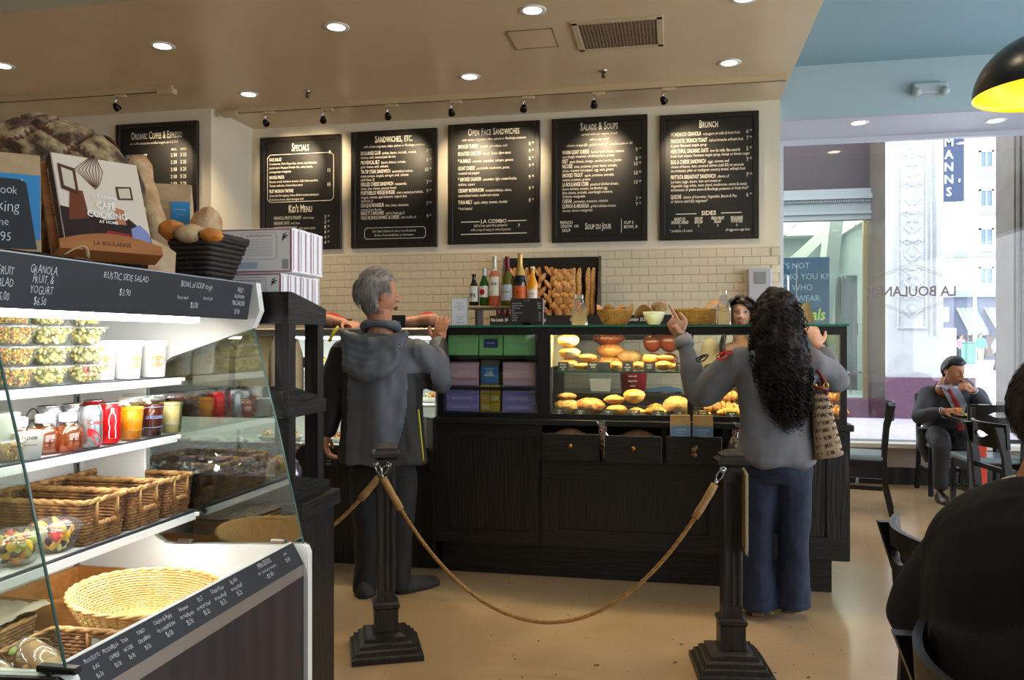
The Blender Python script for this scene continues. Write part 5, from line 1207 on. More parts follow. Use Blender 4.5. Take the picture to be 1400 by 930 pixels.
P_=[('round_bun','bun',(.062,.058,.030),GOLDF,778,zs,4.81,'sugar dusted golden bun, bottom of the stack at the left of the glass shelf'),('round_bun','bun',(.062,.058,.030),GOLDF,779,zs+.058,4.81,'sugar dusted golden bun, middle of the stack at the left of the glass shelf'),('round_bun','bun',(.064,.060,.037),GOLDF,777,zs+.115,4.81,'sugar dusted golden bun, top of the stack at the left of the glass shelf'),('oval_pastry','bun',(.055,.035,.020),PALEG,798,zs,4.78,'flat oval pastry at the front left of the glass shelf, lower one'),('oval_pastry','bun',(.055,.038,.022),PALEG,803,zs+.041,4.80,'flat oval pastry leaning on another at the left of the glass shelf'),('braided_loaf','braid',(.090,.06,.035),CHB,832,zs,5.0,'brown braided loaf, bottom of the stack on the glass shelf'),('braided_loaf','braid',(.082,.06,.035),CHB,834,zs+.068,5.0,'brown braided loaf, middle of the stack on the glass shelf'),('braided_loaf','braid',(.095,.06,.032),BRI,832,zs+.136,5.0,'dark braided loaf, top of the stack on the glass shelf'),('round_loaf','bun',(.082,.07,.042),DRK,860,zs+.02,5.02,'scored round brown loaf in the middle of the glass shelf'),('brioche','bun',(.052,.05,.045),BRI,893,zs,4.98,'dark glossy brioche, bottom of the left stack on the glass shelf'),('brioche','bun',(.054,.05,.05),BRI,892,zs+.088,4.98,'dark glossy brioche, top of the left stack on the glass shelf'),('brioche','bun',(.052,.05,.045),BRI,915,zs,4.98,'dark glossy brioche, bottom of the right stack on the glass shelf'),('brioche','bun',(.058,.052,.055),BRI,915,zs+.088,4.98,'dark glossy brioche, top of the right stack on the glass shelf'),('chocolate_roll','bun',(.034,.05,.024),GOLD,843,zs,4.80,'chocolate roll left of the middle price card on the glass shelf'),('chocolate_roll','bun',(.034,.05,.024),GOLD,873,zs,4.80,'chocolate roll right of the middle price card on the glass shelf'),('palmier','palmier',(.046,.02,.024),GOLD,889,zs+.038,4.83,'heart shaped palmier standing above a price card'),('oval_pastry','bun',(.05,.045,.026),PALEG,907,zs,4.79,'pale oval pastry at the right of the glass shelf'),('oval_pastry','bun',(.05,.04,.014),GOLD,909,zs+.052,4.82,'thin golden pastry slice lying on the pale oval pastry'),('oval_pastry','bun',(.04,.04,.02),PALEG,921,zs,4.84,'small pale pastry at the right end of the glass shelf'),('seeded_roll','seed',(.070,.055,.042),SEEDM,775,ZD,4.81,'seed covered roll at the left end of the lower deck'),('seeded_slab','seed',(.052,.045,.018),ALM,775,ZD+.078,4.82,'small seeded slab lying on the seeded roll'),('almond_pastry','seed',(.085,.055,.045),ALM,806,ZD,4.82,'wide almond topped pastry on the lower deck'),('square_danish','bun',(.058,.05,.030),PALEG,843,ZD,4.79,'golden danish under the folded one on the lower deck'),('folded_danish','swirl',(.064,.05,.034),PALEG,840,ZD+.058,4.81,'folded golden danish on top of another on the lower deck'),('swirl_bun','swirl',(.055,.055,.032),GOLD,870,ZD,4.79,'glossy swirl bun under the round one on the lower deck'),('swirl_bun','bun',(.062,.058,.038),GOLD,867,ZD+.062,4.82,'glossy round bun on top of the swirl bun on the lower deck'),('horseshoe_pastry','croissant',(.055,.030,.030),GOLD,897,ZD,4.80,'curved golden pastry behind a price card on the lower deck'),('horseshoe_pastry','swirl',(.052,.045,.028),ALM,897,ZD+.02,4.90,'pale swirl behind the curved golden pastry on the lower deck'),('large_swirl','seed',(.074,.05,.052),mat('crumb_top','dcb070',.6,c2='b87c3c',scale=30),925,ZD,4.83,'large round crumb topped bun at the right end of the lower deck'),('croissant','croissant',(.10,.036,.036),ALM,988,ZD+.015,4.84,'large baked croissant behind the woman in the right bay'),('croissant','croissant',(.07,.03,.03),GOLD,1000,ZD+.0,4.80,'smaller golden croissant in front of the large one in the right bay'),('croissant','croissant',(.10,.036,.034),ALM,995,ZD+.07,4.90,'large baked croissant on top of the pile in the right bay'),('square_danish','bun',(.04,.035,.018),PALEG,962,ZD,4.79,'small flat danish at the left end of the right bay'),('croissant','croissant',(.09,.035,.04),ALM,1136,ZD+.0,4.86,'baked croissant at the right end of the case beside the woman'),('croissant','croissant',(.09,.035,.04),ALM,1130,ZD+.07,4.92,'baked croissant stacked at the right end of the case'),('croissant','croissant',(.09,.035,.036),GOLD,1080,ZD,4.88,'golden croissant in the right bay hidden behind the woman'),]
for i,(nm,kd,r,m_,u,z,Y,lab)in enumerate(P_):
 b_z=ZD if z<zs-.01 else zs
 breadlump(nm,(r[0]*1.10,r[1]*1.05,r[2]*1.15),m_,(ux(u,Y),Y,b_z+(z-b_z)*1.15),lab,i,kd,RN.uniform(-.3,.3))
def pricecard(u0,u1,v0,v1,z0,lab,lines=('Cheese','$2.95'),white=False,Y=4.735):
 x0,x1=ux(u0,Y),ux(u1,Y);h=vz(u0,v0,Y)-vz(u0,v1,Y)
 t=thing('price_card',lab,'sign',((x0+x1)/2,Y,z0),0,'small price cards in the pastry case');w=x1-x0
 MB().prism([(0,0),(.012,h),(.014,h),(.03,0)],-w/2,w/2,'x').build('card',SLATE if not white else PALE,t)
 m=MB();M=frameM((0,-.0007,0),(1,0,0),(0,.012,h))
 for k,s_ in enumerate([q for q in lines if q]):write(m,s_,0,h*(.66-.30*k),h*.26,min(.8,w/(h*.26*len(s_)*.62)),'c','bold',M=M,jit=.05)
 m.build('chalk_lettering',CHALK if not white else BLK,t,fix=False)
for i,(u0,u1,lab,ln)in enumerate(((762.5,777,'price card in front of the sugared buns',('Brioche','au sucre','2.95')),(803,818.5,'price card left of the blank pale card',('Madeleine','$1.50')),(819,834,'price card with pale blank patch on the glass shelf',('','')),(850.5,865.5,'price card between the two chocolate rolls',('Pain','chocolat','2.75')),(880,896,'price card in front of the heart shaped palmier',('Palmier','$2.50')),(923.5,938,'price card at the right end of the glass shelf',('Brioche','tete','2.25')))):
 pricecard(u0,u1,493,505,zs,lab,ln)
for i,(u0,u1,lab,ln)in enumerate(((757,772,'price card in front of the seeded roll',('Multi','grain','2.50')),(786,801,'price card in front of the almond pastry',('Almond','$3.25')),(824,838,'price card in front of the stacked danish',('Danish','2.95')),(859,875,'price card in front of the swirl buns',('Morning','bun','2.75')),(892,908,'price card in front of the curved pastry',('Ham','cheese','3.75')),(921,937,'price card in front of the crumb topped bun',('Apple','2.95')),(953,969,'price card at the left end of the right bay',('Croissant','$2.25')),(993,1008,'price card in front of the croissants',('Almond','3.25')))):
 pricecard(u0,u1,561,571,ZD,lab,ln)
t=thing('plastic_tub','clear square tub of white cream on the back counter','tub',(ux(822,7.2),7.2,.946));w=.20;h=.19
MB().prism([(-.085,0),(.085,0),(.105,h),(-.105,h)],-.08,.08,'y').build('tub',PLAS,t)
MB().prism([(-.082,.004),(.082,.004),(.094,.11),(-.094,.11)],-.075,.075,'y').build('cream',mat('white_cream','ddd8cc',.5),t)
MB().box((0,0,h+.006),(.225,.175,.012),.004).build('lid',PLAS,t)
t=thing('red_bucket','red printed bucket on the back counter','bucket',(ux(866,7.2),7.2,.946));h=.26
MB().lathe([(0,0),(.105,0),(.125,h-.01),(.13,h),(.12,h+.004),(0,h)],28).build('bucket',mat('red_plastic','b01c1c',.4),t)
m=MB()
for k in range(5):write(m,('Yogurt','Raspberry','whole milk','Happy Bowl','natural')[k],0,h*(.84-.16*k),.022,.7,'c','bold',M=Matrix.Translation((0,-.132,0)))
m.build('lettering',mat('white_print'),t,fix=False)
paper_sheet('blue_cloth',lambda a,b:(ux(905,7.1)-.17+.34*a,7.08+.16*b,.95+.05*math.exp(-((a-.6)**2+(b-.5)**2)*6)+.012*noise.noise(Vector((a*6,b*6,3)))),20,12,mat('blue_cloth','3c5e80',.9),'crumpled blue cloth on the back counter','cloth',.006)
# ==== ON THE GLASS TOP
def bottle(lab,u,base_v,top_v,glass,Y,cap,label=None,ltext=None,lt_c='2a2a2a',shape='bord',lfrac=(.15,.5),name='bottle',rbot=None,liquid=None,neck=None,group='bottles on the wooden riser',z0=None):
 x=ux(u,Y);z=z0 if z0 is not None else vz(u,base_v,Y);H=vz(u,top_v,Y)-z
 t=thing(name,lab,'bottle',(x,Y,z),0,group);R_=rbot
 if shape=='bord':prof=[(0,0),(.9,0),(1,.01),(1,.56),(.95,.60),(.62,.68),(.38,.74),(.34,.80),(.33,.97),(.38,.975),(.38,.995),(.3,1),(0,1)]
 elif shape=='burg':prof=[(0,0),(.9,0),(1,.01),(1,.42),(.93,.50),(.66,.62),(.42,.72),(.34,.80),(.33,.97),(.38,.975),(.38,.995),(.3,1),(0,1)]
 else:prof=[(0,0),(.9,0),(1,.01),(1,.52),(.92,.60),(.56,.72),(.42,.80),(.38,.95),(.42,.96),(.42,.98),(.4,1),(0,1)]
 prof=[(a*R_,b*H)for a,b in prof]
 MB().lathe(prof,28).build('glass_body',glass,t)
 a0={'long':.70,'mid':.80,'crown':.965,'foil':.58}[cap[0]]
 def rad(f):
  for(r0,z0_),(r1,z1_)in zip(prof,prof[1:]):
   if z0_<=f*H<=z1_ and z1_>z0_:return r0+(r1-r0)*(f*H-z0_)/(z1_-z0_)
  return prof[-2][0]
 n=10;P=[(rad(a0+(1-a0)*i/n*.985)+.0012,(a0+(1-a0)*i/n)*H)for i in range(n+1)]+[(0,H+.002)]
 if cap[0]=='crown':P=[(R_*.44,.955*H),(R_*.46,.96*H),(R_*.44,1.0*H),(R_*.35,1.005*H),(0,1.007*H)]
 MB().lathe(P,20,cap=False).build('capsule',mat('cap_'+cap[1],cap[1],.35,.4),t)
 if label:
  z0_,z1_=lfrac[0]*H,lfrac[1]*H
  m=MB();m.grid(lambda a,b:((R_+.0006)*math.sin((a-.5)*2.3),-(R_+.0006)*math.cos((a-.5)*2.3),z0_+(z1_-z0_)*b),14,1);m.build('paper_label',mat('bl_'+label,label,.55),t)
  if ltext:
   m=MB();write(m,ltext[0],0,0,ltext[1],ltext[2],'c','bold');m.v=[((R_+.0012)*math.sin(v[0]/R_),-(R_+.0012)*math.cos(v[0]/R_),z0_+(z1_-z0_)*ltext[3]+v[2])for v in m.v];m.build('lettering',mat('ink_'+lt_c,lt_c,.6),t,fix=False)
 return t
BY=4.98
rz=vz(690,419.5,BY)
t=thing('wooden_riser','low wooden riser shelf carrying the bottles on the glass counter','riser',(ux(690,BY),BY,ZT));x0,x1=ux(641,BY)-t.location.x,ux(744,BY)-t.location.x
MB().bx((x0,-.09,rz-ZT-.014),(x1,.09,rz-ZT-.001),.002).build('riser_top',mat('riser_wood','8d7357',.6,c2='6f5a44',scale=4,stretch=(1,8,8)),t)
for xx in(x0+.06,x1-.08):MB().bx((xx,-.08,0),(xx+.015,.08,rz-ZT-.014)).build('leg',mat('riser_leg','2a2019',.5),t)
AM=mat('dark_amber_glass','1c0803',.08,spec=.8);GR=clear('green_bottle','5aa020',.3,.02,op=.45,base='2f6a12');DG=mat('champagne_glass','0a120a',.06,spec=.9);CG=clear('rose_bottle','f0a070',.3,.02,op=.45,base='d98a5a');YG=clear('chardonnay_bottle','c8b820',.3,.02,op=.5,base='7a7408');OG=clear('orange_soda','ffd030',.3,.02,op=.6,base='ffb400')
bottle('short dark amber beer bottle, leftmost on the riser',648,418,375,AM,BY,('crown','2a2a2a'),'d8d4cc',('IPA',.042,.6,.25),shape='beer',rbot=.0315,lfrac=(.12,.62),name='beer_bottle')
t=bottle('green beer bottle with silver foil neck and white red label',662,418,367,GR,BY,('mid','b8bcc0'),'e0dcd4',None,shape='beer',rbot=.030,lfrac=(.22,.52),name='beer_bottle');m=MB();m.lathe([(0,0),(.018,0),(.018,.001),(0,.001)],18,M=Tm((-.006,-.030,.085),(PI/2,0,-.2)));m.build('red_roundel',mat('can_red'),t)
bottle('tall pink rose wine bottle with pale label and silver cap',676,418.5,350,CG,BY,('long','c8c4b8'),'dcd4c0',('NOE',.024,.8,.55),shape='bord',rbot=.0365,lfrac=(.2,.58),name='wine_bottle')
bottle('yellow green white-wine bottle with dark red capsule',693.5,418,351,YG,BY,('long','6e1226'),'b9bcc0',('SAINT MARTIN',.013,.6,.5),lt_c='7a2a2a',shape='burg',rbot=.0395,lfrac=(.10,.42),name='wine_bottle')
bottle('champagne bottle with gold foil neck and orange label, tallest on the riser',711,419,346.5,DG,BY,('foil','c8a45c'),'d4601c',('BRUT',.014,.9,.45),lt_c='4a1a08',shape='burg',rbot=.0425,lfrac=(.14,.38),name='champagne_bottle')
bottle('clear bottle of orange soda with white cap, rightmost on the riser',728,419,365,OG,BY,('crown','d8d8d4'),'e4dcd4',('ARANCIA',.012,.6,.55),lt_c='b83a22',shape='beer',rbot=.032,lfrac=(.15,.42),name='soda_bottle')
t=thing('counter_notice','white notice in a clear green-edged stand at the left end of the glass top','sign',(ux(628.5,4.76),4.76,ZT));w,h=ux(640,4.76)-ux(617,4.76),vz(628,407,4.76)-ZT
MB().bx((-w/2,0,.004),(w/2,.004,h),.0005).build('card',mat('notice_white','e6e8f2',.4),t)
MB().box((0,.01,.003),(w+.01,.05,.006),.002).build('stand_foot',PLAS,t)
m=MB()
for a,b in(((-w/2,.0),(-w/2+.004,h)),((w/2-.004,0),(w/2,h)),((-w/2,h-.004),(w/2,h))):m.bx((a[0],-.0015,a[1]),(b[0],.0055,b[1]))
m.build('stand_edge',mat('pale_green_edge','9fc0a4',.3),t)
m=MB();M=Matrix.Translation((0,-.001,0))
for s_,z_,q in(('We are now',.135,.010),('accepting',.122,.010),('gift cards & mobile',.109,.010),('payment',.096,.010),('Please ask a team member',.055,.006),('about our catering menu',.046,.006),('and daily specials',.037,.006),('Thank You',.015,.013)):write(m,s_,0,z_,q,.8,'c','',M=M)
m.build('lettering',mat('notice_ink','3c5aa8',.6),t,fix=False)
t=thing('chalk_menu','dark hand-chalked drinks menu card standing in front of the bottles','sign',(ux(720,4.80),4.80,ZT));w,h=ux(741,4.8)-ux(697.5,4.8),vz(720,408,4.8)-ZT
MB().bx((-w/2,0,0),(w/2,.008,h),.001).build('card',mat('charcoal_card','2a2422',.6),t);MB().bx((w/2-.001,-.002,0),(w/2+.006,.01,h),.001).build('card_edge',STEEL,t)
MB().box((0,.025,.01),(.05,.05,.02),.002).build('card_foot',STEEL,t)
m=MB();M=Matrix.Translation((0,-.001,0));rows=(('Veuve de clicquot','12/glass'),('Chardonnay  Sonoma','8/glass'),('Rose Provence','7/glass'),('beer',''),('Stella or IPA on ice','5.00'),('Aranciata','2.50'),('Lemonade','2.95'),('Sparkling','2.50'))
write(m,'wine list',0,h-.017,.013,.8,'c','thin',M=M,jit=.06)
for k,(a,b)in enumerate(rows):write(m,a,-w/2+.008,h-.033-.0145*k,.0115,.7,'l','',M=M,jit=.06);write(m,b,w/2-.01,h-.033-.0145*k,.0115,.7,'r','',M=M,jit=.06)
m.build('chalk_lettering',CHALK,t,fix=False)
RY=7.22;x0,x1=ux(683,RY),ux(815,RY);zb_,zt_=1.395,vz(750,348,RY)
t=thing('bread_rack','slanted dark oak display rack of loaves against the tiled wall','rack',((x0+x1)/2-.05,RY+.2,zb_));RM=Matrix.Translation(-Vector(t.location))
WDG=mat('grey_oak','4e4238',.6,c2='2f2822',scale=6,stretch=(8,8,1),bump=.2)
m=MB();m.M=RM;m.bx((x0,RY+.30,zb_),(x1,RY+.32,zt_-.01));m.build('back_board',WDG,t)
m=MB();m.M=RM;m.bx((x0+.01,RY+.27,zt_-.19),(x1-.01,RY+.298,zt_));m.build('dark_header',OAKH,t)
for xx in(x0-.018,x1):m=MB();m.M=RM;m.prism([(RY-.02,zb_),(RY+.32,zb_),(RY+.32,zt_+.005),(RY+.26,zt_+.005),(RY+.06,zb_+.28)],xx,xx+.018,'x');m.build('side_board',WDG,t)
xl=ux(671,RY)
zl1,zl0=vz(750,431.5,RY),vz(750,442,RY)
m=MB();m.M=RM;m.bx((xl,RY-.04,1.4),(ux(925,RY),RY-.02,zl1));m.build('label_strip',mat('black_label_strip','161412',.6),t)
m=MB();m.M=RM;m.bx((xl,RY-.02,zl1-.03),(ux(925,RY),RY+.28,zl1-.015));m.build('rack_shelf',OAKH,t)
m=MB();m.M=RM;M=Matrix.Translation((0,RY-.0412,0))
for u,s_ in((684,'Pain Levain  $4'),(745,'Epi'),(752,''),(786,'Walnut'),(872,'Cookies  $1.50')):write(m,s_,ux(u,RY),zl1-.052,.042,.62,'c','bold',M=M,jit=.05)
m.build('chalk_lettering',CHALK,t,fix=False)
EPI=mat('epi_crust','a0642c',.55,c2='d8a460',scale=16,bump=.3);
def epi(u,lab,seed,H=.47):
 m=MB();rr=random.Random(seed);P=[(.01*math.sin(i*.7),0,i*H/14)for i in range(15)];m.tube(P,[.018]*15,10)
 for k in range(7):
  s_=1 if k%2 else-1;z=.03+k*(H-.09)/6;m.sph((0,0,0),(.022,.03,.058),12,8,M=Tm((s_*.030,-.012,z+.02),(.1,s_*.62,0)))
 o=m.build('epi_loaf',EPI);o.location=(ux(u,RY+.22),RY+.20,zl1-.012);o.rotation_euler=(-.12,rr.uniform(-.03,.03),0);tag(o,lab,'bread','loaves on the wall rack')
def knot(u,lab,H=.47,seed=0):
 m=MB()
 for k in range(4):
  z=.05+k*(H-.09)/3.4;m.sph((0,0,z),(.050,.04,.062),14,10,f=lambda q,d,k=k:q*(1+.10*math.sin(d.x*7+d.z*5+k)))
  for s_ in(-1,1):m.sph((s_*.034,-.012,z+.035),(.030,.03,.036),10,7)
 o=m.build('knotted_loaf',EPI);o.location=(ux(u,RY+.22),RY+.19,zl1-.012);o.rotation_euler=(-.12,0,0);tag(o,lab,'bread','loaves on the wall rack')
def stick(u,lab,H=.46,r=.024):
 m=MB();n=14
 m.tube([(.004*math.sin(i),.0,r*0+i*H/n)for i in range(n+1)],[r*(.45 if i in(0,n)else.85 if i in(1,n-1)else 1)for i in range(n+1)],12)
 o=m.build('seeded_baguette',SEEDM);o.location=(ux(u,RY+.22),RY+.19,zl1-.012);o.rotation_euler=(-.12,0,0);tag(o,lab,'bread','loaves on the wall rack')
epi(738,'ragged wheat-ear loaf, left one right of the orange soda',1);epi(752,'ragged wheat-ear loaf, right one of the pair on the rack',2)
epi(704,'ragged wheat-ear loaf hidden behind the wine bottles',3);epi(719,'ragged wheat-ear loaf behind the champagne bottle',5)
knot(764.5,'knotted golden loaf, left one of the pair on the rack');knot(776.5,'knotted golden loaf, right one of the pair on the rack')
for u,l in((784,'first'),(791.5,'second'),(804,'third'),(811,'last')):stick(u,f'thin seeded baguette, {l} of four from the left on the rack')
for u,l in((681,'left'),(689,'middle'),(696,'right')):
 o=MB().tube([(0,0,0),(0,0,.02),(0,0,.10),(0,0,.115)],[.014,.021,.021,.012],12).build('baguette_end',BRI);o.location=(ux(u,RY+.02),RY+.03,zl1-.012);tag(o,f'reddish baguette end seen under the bottle riser, {l} of three','bread','baguette ends under the riser')
LINER=mat('liner_paper','c99a68',.8,c2='b98656',scale=10)
WICK=mat('light_wicker','c08a4a',.6,c2='a06c34',scale=25)
def liner(lab,cx,cy,z,R_,seed,h=.06,sx=1.0):
 rr=random.Random(seed)
 def fn(a,b):
  th=a*2*PI;rr_=R_*(.45+.62*b);k=1+.16*math.cos(4*th+seed);zz=z+h*b**1.3*(1+.55*math.cos(4*th+seed+.4))+.006*noise.noise(Vector((th*3,b*4,seed)))
  return(cx+rr_*k*math.cos(th)*sx,cy+rr_*k*math.sin(th)*.8,zz)
 return paper_sheet('liner_paper',fn,40,8,LINER,lab,'paper',.001)
def topbasket(u,v_top,R_,r_,h,lab,seed,sy=.8):
 o=round_basket('wicker_bread_basket',R_,r_,h,mw=WICK,ms=BAMD,nst=30,sy=sy,seed=seed,ring=.0045,rim=.007);o.location=(ux(u,5.0),5.0,ZT+.0005);tag(o,lab,'basket','wicker baskets on the glass top');return o
o1=topbasket(841,415,.107,.06,.088,'round wicker basket with brown paper and cookies, left of the white bowl',1)
liner('brown liner paper spilling out of the left wicker basket',o1.location.x,5.0,ZT+.055,.095,1.0,.05)
CK=mat('cookie_brown','9a6434',.7,c2='5a3418',scale=20);CKD=mat('chocolate_cookie','4a2c1c',.7,c2='8a6a54',scale=22)
for k in range(9):
 a=k*2.3;q=.012+.006*k;breadlump('cookie',(.028,.026,.011),CK if k>3 else CKD,(o1.location.x+q*math.cos(a),5.0+q*math.sin(a)*.7,ZT+.066+.0035*k),('golden' if k>3 else 'dark chocolate')+f" cookie in the left wicker basket, {['lowest', 'second', 'third', 'fourth', 'fifth', 'sixth', 'seventh', 'eighth', 'topmost'][k]} of the heap",k,'seed',a,group='cookies heaped in the left wicker basket',rx=RN.uniform(-.5,.5))
o2=topbasket(955,418,.155,.095,.085,'wide wicker basket with paper and broken cookies, beside the barista',2,.7)
for k in range(16):
 a=k*2.4;q=.02+.0065*k;breadlump('cookie',(.030,.022,.010),CK,(o2.location.x+q*math.cos(a),5.0+q*math.sin(a)*.55,ZT+.064+.0015*k),f"golden cookie in the wide wicker basket, {['lowest', 'second', 'third', 'fourth', 'fifth', 'sixth', 'seventh', 'eighth', 'ninth', 'tenth', 'eleventh', 'twelfth', 'thirteenth', 'fourteenth', 'fifteenth', 'topmost'][k]} of the heap",k,'seed',a,group='cookies heaped in the wide wicker basket',rx=RN.uniform(-.5,.5))
paper_sheet('liner_paper',lambda a,b:(o2.location.x+.03+.13*a,5.03-.05*b+.02*a,ZT+.08+.075*math.sin(PI*a*.8+.3)*(1-b*.4)+.004*noise.noise(Vector((a*7,b*5,1)))),18,6,LINER,'brown liner paper standing up at the right of the wide wicker basket')
paper_sheet('pastry_paper',lambda a,b:(ux(893,5.1)-.11+.16*a,5.06-.05*b,ZT+.05+.06*b*math.sin(PI*(a*.8+.2))+.02*math.sin(a*5)),18,6,LINER,'brown paper fanned between the left basket and the white bowl')
t=thing('white_bowl','white china bowl glowing at the centre of the glass top, holding a loaf','bowl',(ux(894,4.95),4.95,ZT+.0005))
MB().lathe([(0,0),(.032,0),(.034,.006),(.05,.03),(.062,.06),(.066,.082),(.063,.082),(.056,.055),(.03,.014),(0,.012)],30,cap=False).build('bowl',mat('white_china','f4ecd8',.2),t)
breadlump('small_loaf',(.052,.038,.036),DRK,(ux(901,4.95),4.95,ZT+.072),'small brown loaf lying in the white china bowl',3,'bun',.3)
def window_pack(u0,u1,v0,lab,Y,seed,bow=True):
 x0,x1=ux(u0,Y),ux(u1,Y);w=x1-x0;H=vz(u0,v0,Y)-ZT;t=thing('biscuit_pack',lab,'package',((x0+x1)/2,Y,ZT+.0005),0,'clear biscuit packs on the glass top')
 m=MB();rr=random.Random(seed)
 for k in range(int(H*.55/.0095)):m.box((0,0,.006+k*.0095),(w*.8,.05,.0075),.002,M=Tm((0,0,0),(0,0,rr.uniform(-.06,.06))))
 m.build('biscuits',mat('butter_biscuit','e0b044',.5,c2='c8902c',scale=20),t,kind='stuff')
 rs=[]
 for k in range(9):
  f=k/8;hw=w/2*(1 if f<.5 else 1-(f-.5)*1.75 if f<.78 else.5-(f-.78)*.2);hd=.032*(1 if f<.5 else max(.2,1-(f-.5)*2.4));rs.append([(hw*(1 if i<2 or i>5 else-1)*(1 if i in(0,7,3,4)else.8)+rr.uniform(-.003,.003),hd*math.sin(2*PI*(i+.5)/8),H*f)for i in range(8)])
 m=MB();m.rings(rs,smooth=False,cap=False);m.build('film',CEL,t)
 if bow:
  m=MB();m.tube([(.012,-.02,H*.72),(.02,-.03,H*.5),(.012,-.036,H*.32)],.004,5,flat=.3);m.tube([(.012,-.02,H*.72),(.0,-.034,H*.55),(-.006,-.036,H*.4)],.004,5,flat=.3);m.tube([(.02*math.cos(a),.015*math.sin(a),H*.72)for a in[2*PI*i/10 for i in range(10)]],.003,5,closed=True);m.build('ribbon',mat('pink_ribbon','c8747c',.5),t)
window_pack(781,803,403,'clear house shaped pack of biscuits with pink ribbon',4.82,1)
window_pack(979,999,398,'clear pack of pale biscuits between the wide basket and the barista',4.86,2,False)
paper_sheet('kraft_sleeve',lambda a,b:(ux(1084,4.98)+.125*a*(1-.25*b),4.98+.02*math.sin(a*3),ZT+.015+(.13-.05*abs(a-.35))*b+.014*math.sin(a*9)*b),18,8,KRAFT,'upright crumpled kraft paper sleeve beside the woman on the glass top','paper')
GB=mat('tan_foil_bag','b89560',.5)
for i,(u,lab)in enumerate(((930,'tan coffee bag with blue label in the third drawer, left one'),(961,'tan coffee bag with blue label in the third drawer, right one'))):
 t=coffee_bag(lab,w=.105,d=.06,h=.20,col=GB,blue='6f93bd',text=True);t.location=(ux(u,4.60),4.612,.735);t.scale=(1.05,1,1.22);t['group']='coffee bags in the third drawer';t.rotation_euler=(0,0,.05-.1*i)
def nutbag(u,lab,seed,Y=4.63,rot=0,h=.20):
 rr=random.Random(seed);t=thing('granola_bag',lab,'package',(ux(u,Y),Y,.728));t.rotation_euler=(0,rot,0)
 m=MB()
 for k in range(150):z=rr.random()*.62;m.mat=rr.randrange(3);r=.036*(1-.25*z);a=rr.random()*6.3;q=rr.random()**.5;m.sph((0,0,0),(.008,.006,.005),6,4,M=Tm((r*q*math.cos(a),r*q*.8*math.sin(a),.008+z*h),(rr.random()*3,rr.random()*3,0)))
 m.build('granola',[mat('granola'),mat('granola_light'),mat('cranberry','5a1c18',.5)],t,kind='stuff')
 m=MB();rs=[[((r_+rr.uniform(-.003,.003))*math.cos(a),(r_*.8+rr.uniform(-.002,.002))*math.sin(a),h*f)for a in[2*PI*i/14 for i in range(14)]]for f,r_ in((0,.034),(.1,.042),(.4,.041),(.62,.032),(.75,.016),(.82,.008),(.9,.016),(1,.024),(1.08,.028))]
 m.rings(rs,smooth=False,cap=False);m.build('film',CEL,t)
 m=MB()
 for s_ in(-1,1):m.tube([(s_*(.004+.018*math.sin(PI*i/10)),-.012,h*.82+s_*.004+.012*math.sin(2*PI*i/10))for i in range(11)],.0022,5)
 m.build('bow',mat('pink_ribbon'),t)
nutbag(833,'clear bag of granola tied with pink bow in the second drawer',2,rot=-.22,h=.20)
nutbag(1003,'clear bag of granola in the drawer behind the rope post',5,rot=.1,h=.20,Y=4.66)
for i,(u,lab)in enumerate(((778,'crumpled kraft paper in the first drawer'),(872,'crumpled kraft paper in the second drawer'))):
 paper_sheet('kraft_paper',lambda a,b:(ux(u,4.66)-.11+.22*a,4.62+.12*b,.845+.045*math.sin(PI*a)*math.sin(PI*b)+.008*noise.noise(Vector((a*8,b*8,i)))),18,10,mat('dark_kraft','6e4c30',.8),lab)
FD=[mat('lettuce'),mat('tomato_red','b83a22',.45),mat('cheddar'),mat('onion_cream'),mat('ham_pink')]
dk=['front','middle','upper']
for lv,z in enumerate((.742,1.0,1.22)):
 for k,x in enumerate((-2.62,-2.45,-2.28,-2.11,-1.94,-1.70,-1.53)):
  if lv==2 and k in(5,):continue
  t=thing('deli_dish',f"oval dish of deli salad, {['leftmost', 'second from left', 'third from left', 'fourth from left', 'fifth from left', 'sixth from left', 'rightmost'][k]} on the {['bottom deck', 'middle shelf', 'top shelf'][lv]} of the deli case",'dish',(x,5.0 if lv else 4.92,z),0,'dishes in the deli case')
  MB().lathe([(0,0),(.045,0),(.07,.03),(.074,.032),(.07,.034),(.045,.008),(0,.008)],20).build('dish',WHITE,t)
  chunks(0,0,.015,.06,.06,.035,60,.013,FD,lv*9+k).build('food',FD,t,kind='stuff')
for i,(x,z)in enumerate(((-2.30,1.22),(-1.55,1.22),(-2.4,.62),(-2.1,.62))):
 t=thing('price_card',f"black chalk price card, {['left one on the top shelf', 'right one on the top shelf', 'left one on the front ledge', 'right one on the front ledge'][i]} of the deli case",'sign',(x,4.84 if i<2 else 4.712,z));h=.07
 MB().box((0,0,h/2),(.10,.006,h),.001).build('card',SLATE,t);m=MB();
 for k,s_ in enumerate(('Turkey','salad','$6.50')):write(m,s_,0,h*(.7-.3*k),.016,.8,'c','thin',M=Matrix.Translation((0,-.004,0)),jit=.05)
 m.build('chalk_lettering',CHALK,t,fix=False)
BX=lambda u,Y:ux(u,Y)
z39=1.391
t=thing('steel_dispenser','brushed steel coffee machine on the back shelf, left of the man','appliance',(BX(440,7.45),7.45,z39));MB().box((0,0,.12),(.16,.2,.24),.01).build('body',STEEL,t);MB().box((.0,-.101,.19),(.12,.004,.05),.001).build('dark_panel',BLK,t);MB().tube([(.02,-.1,.08),(.02,-.13,.08),(.02,-.13,.05)],.008,8).build('spout',CHROME,t)
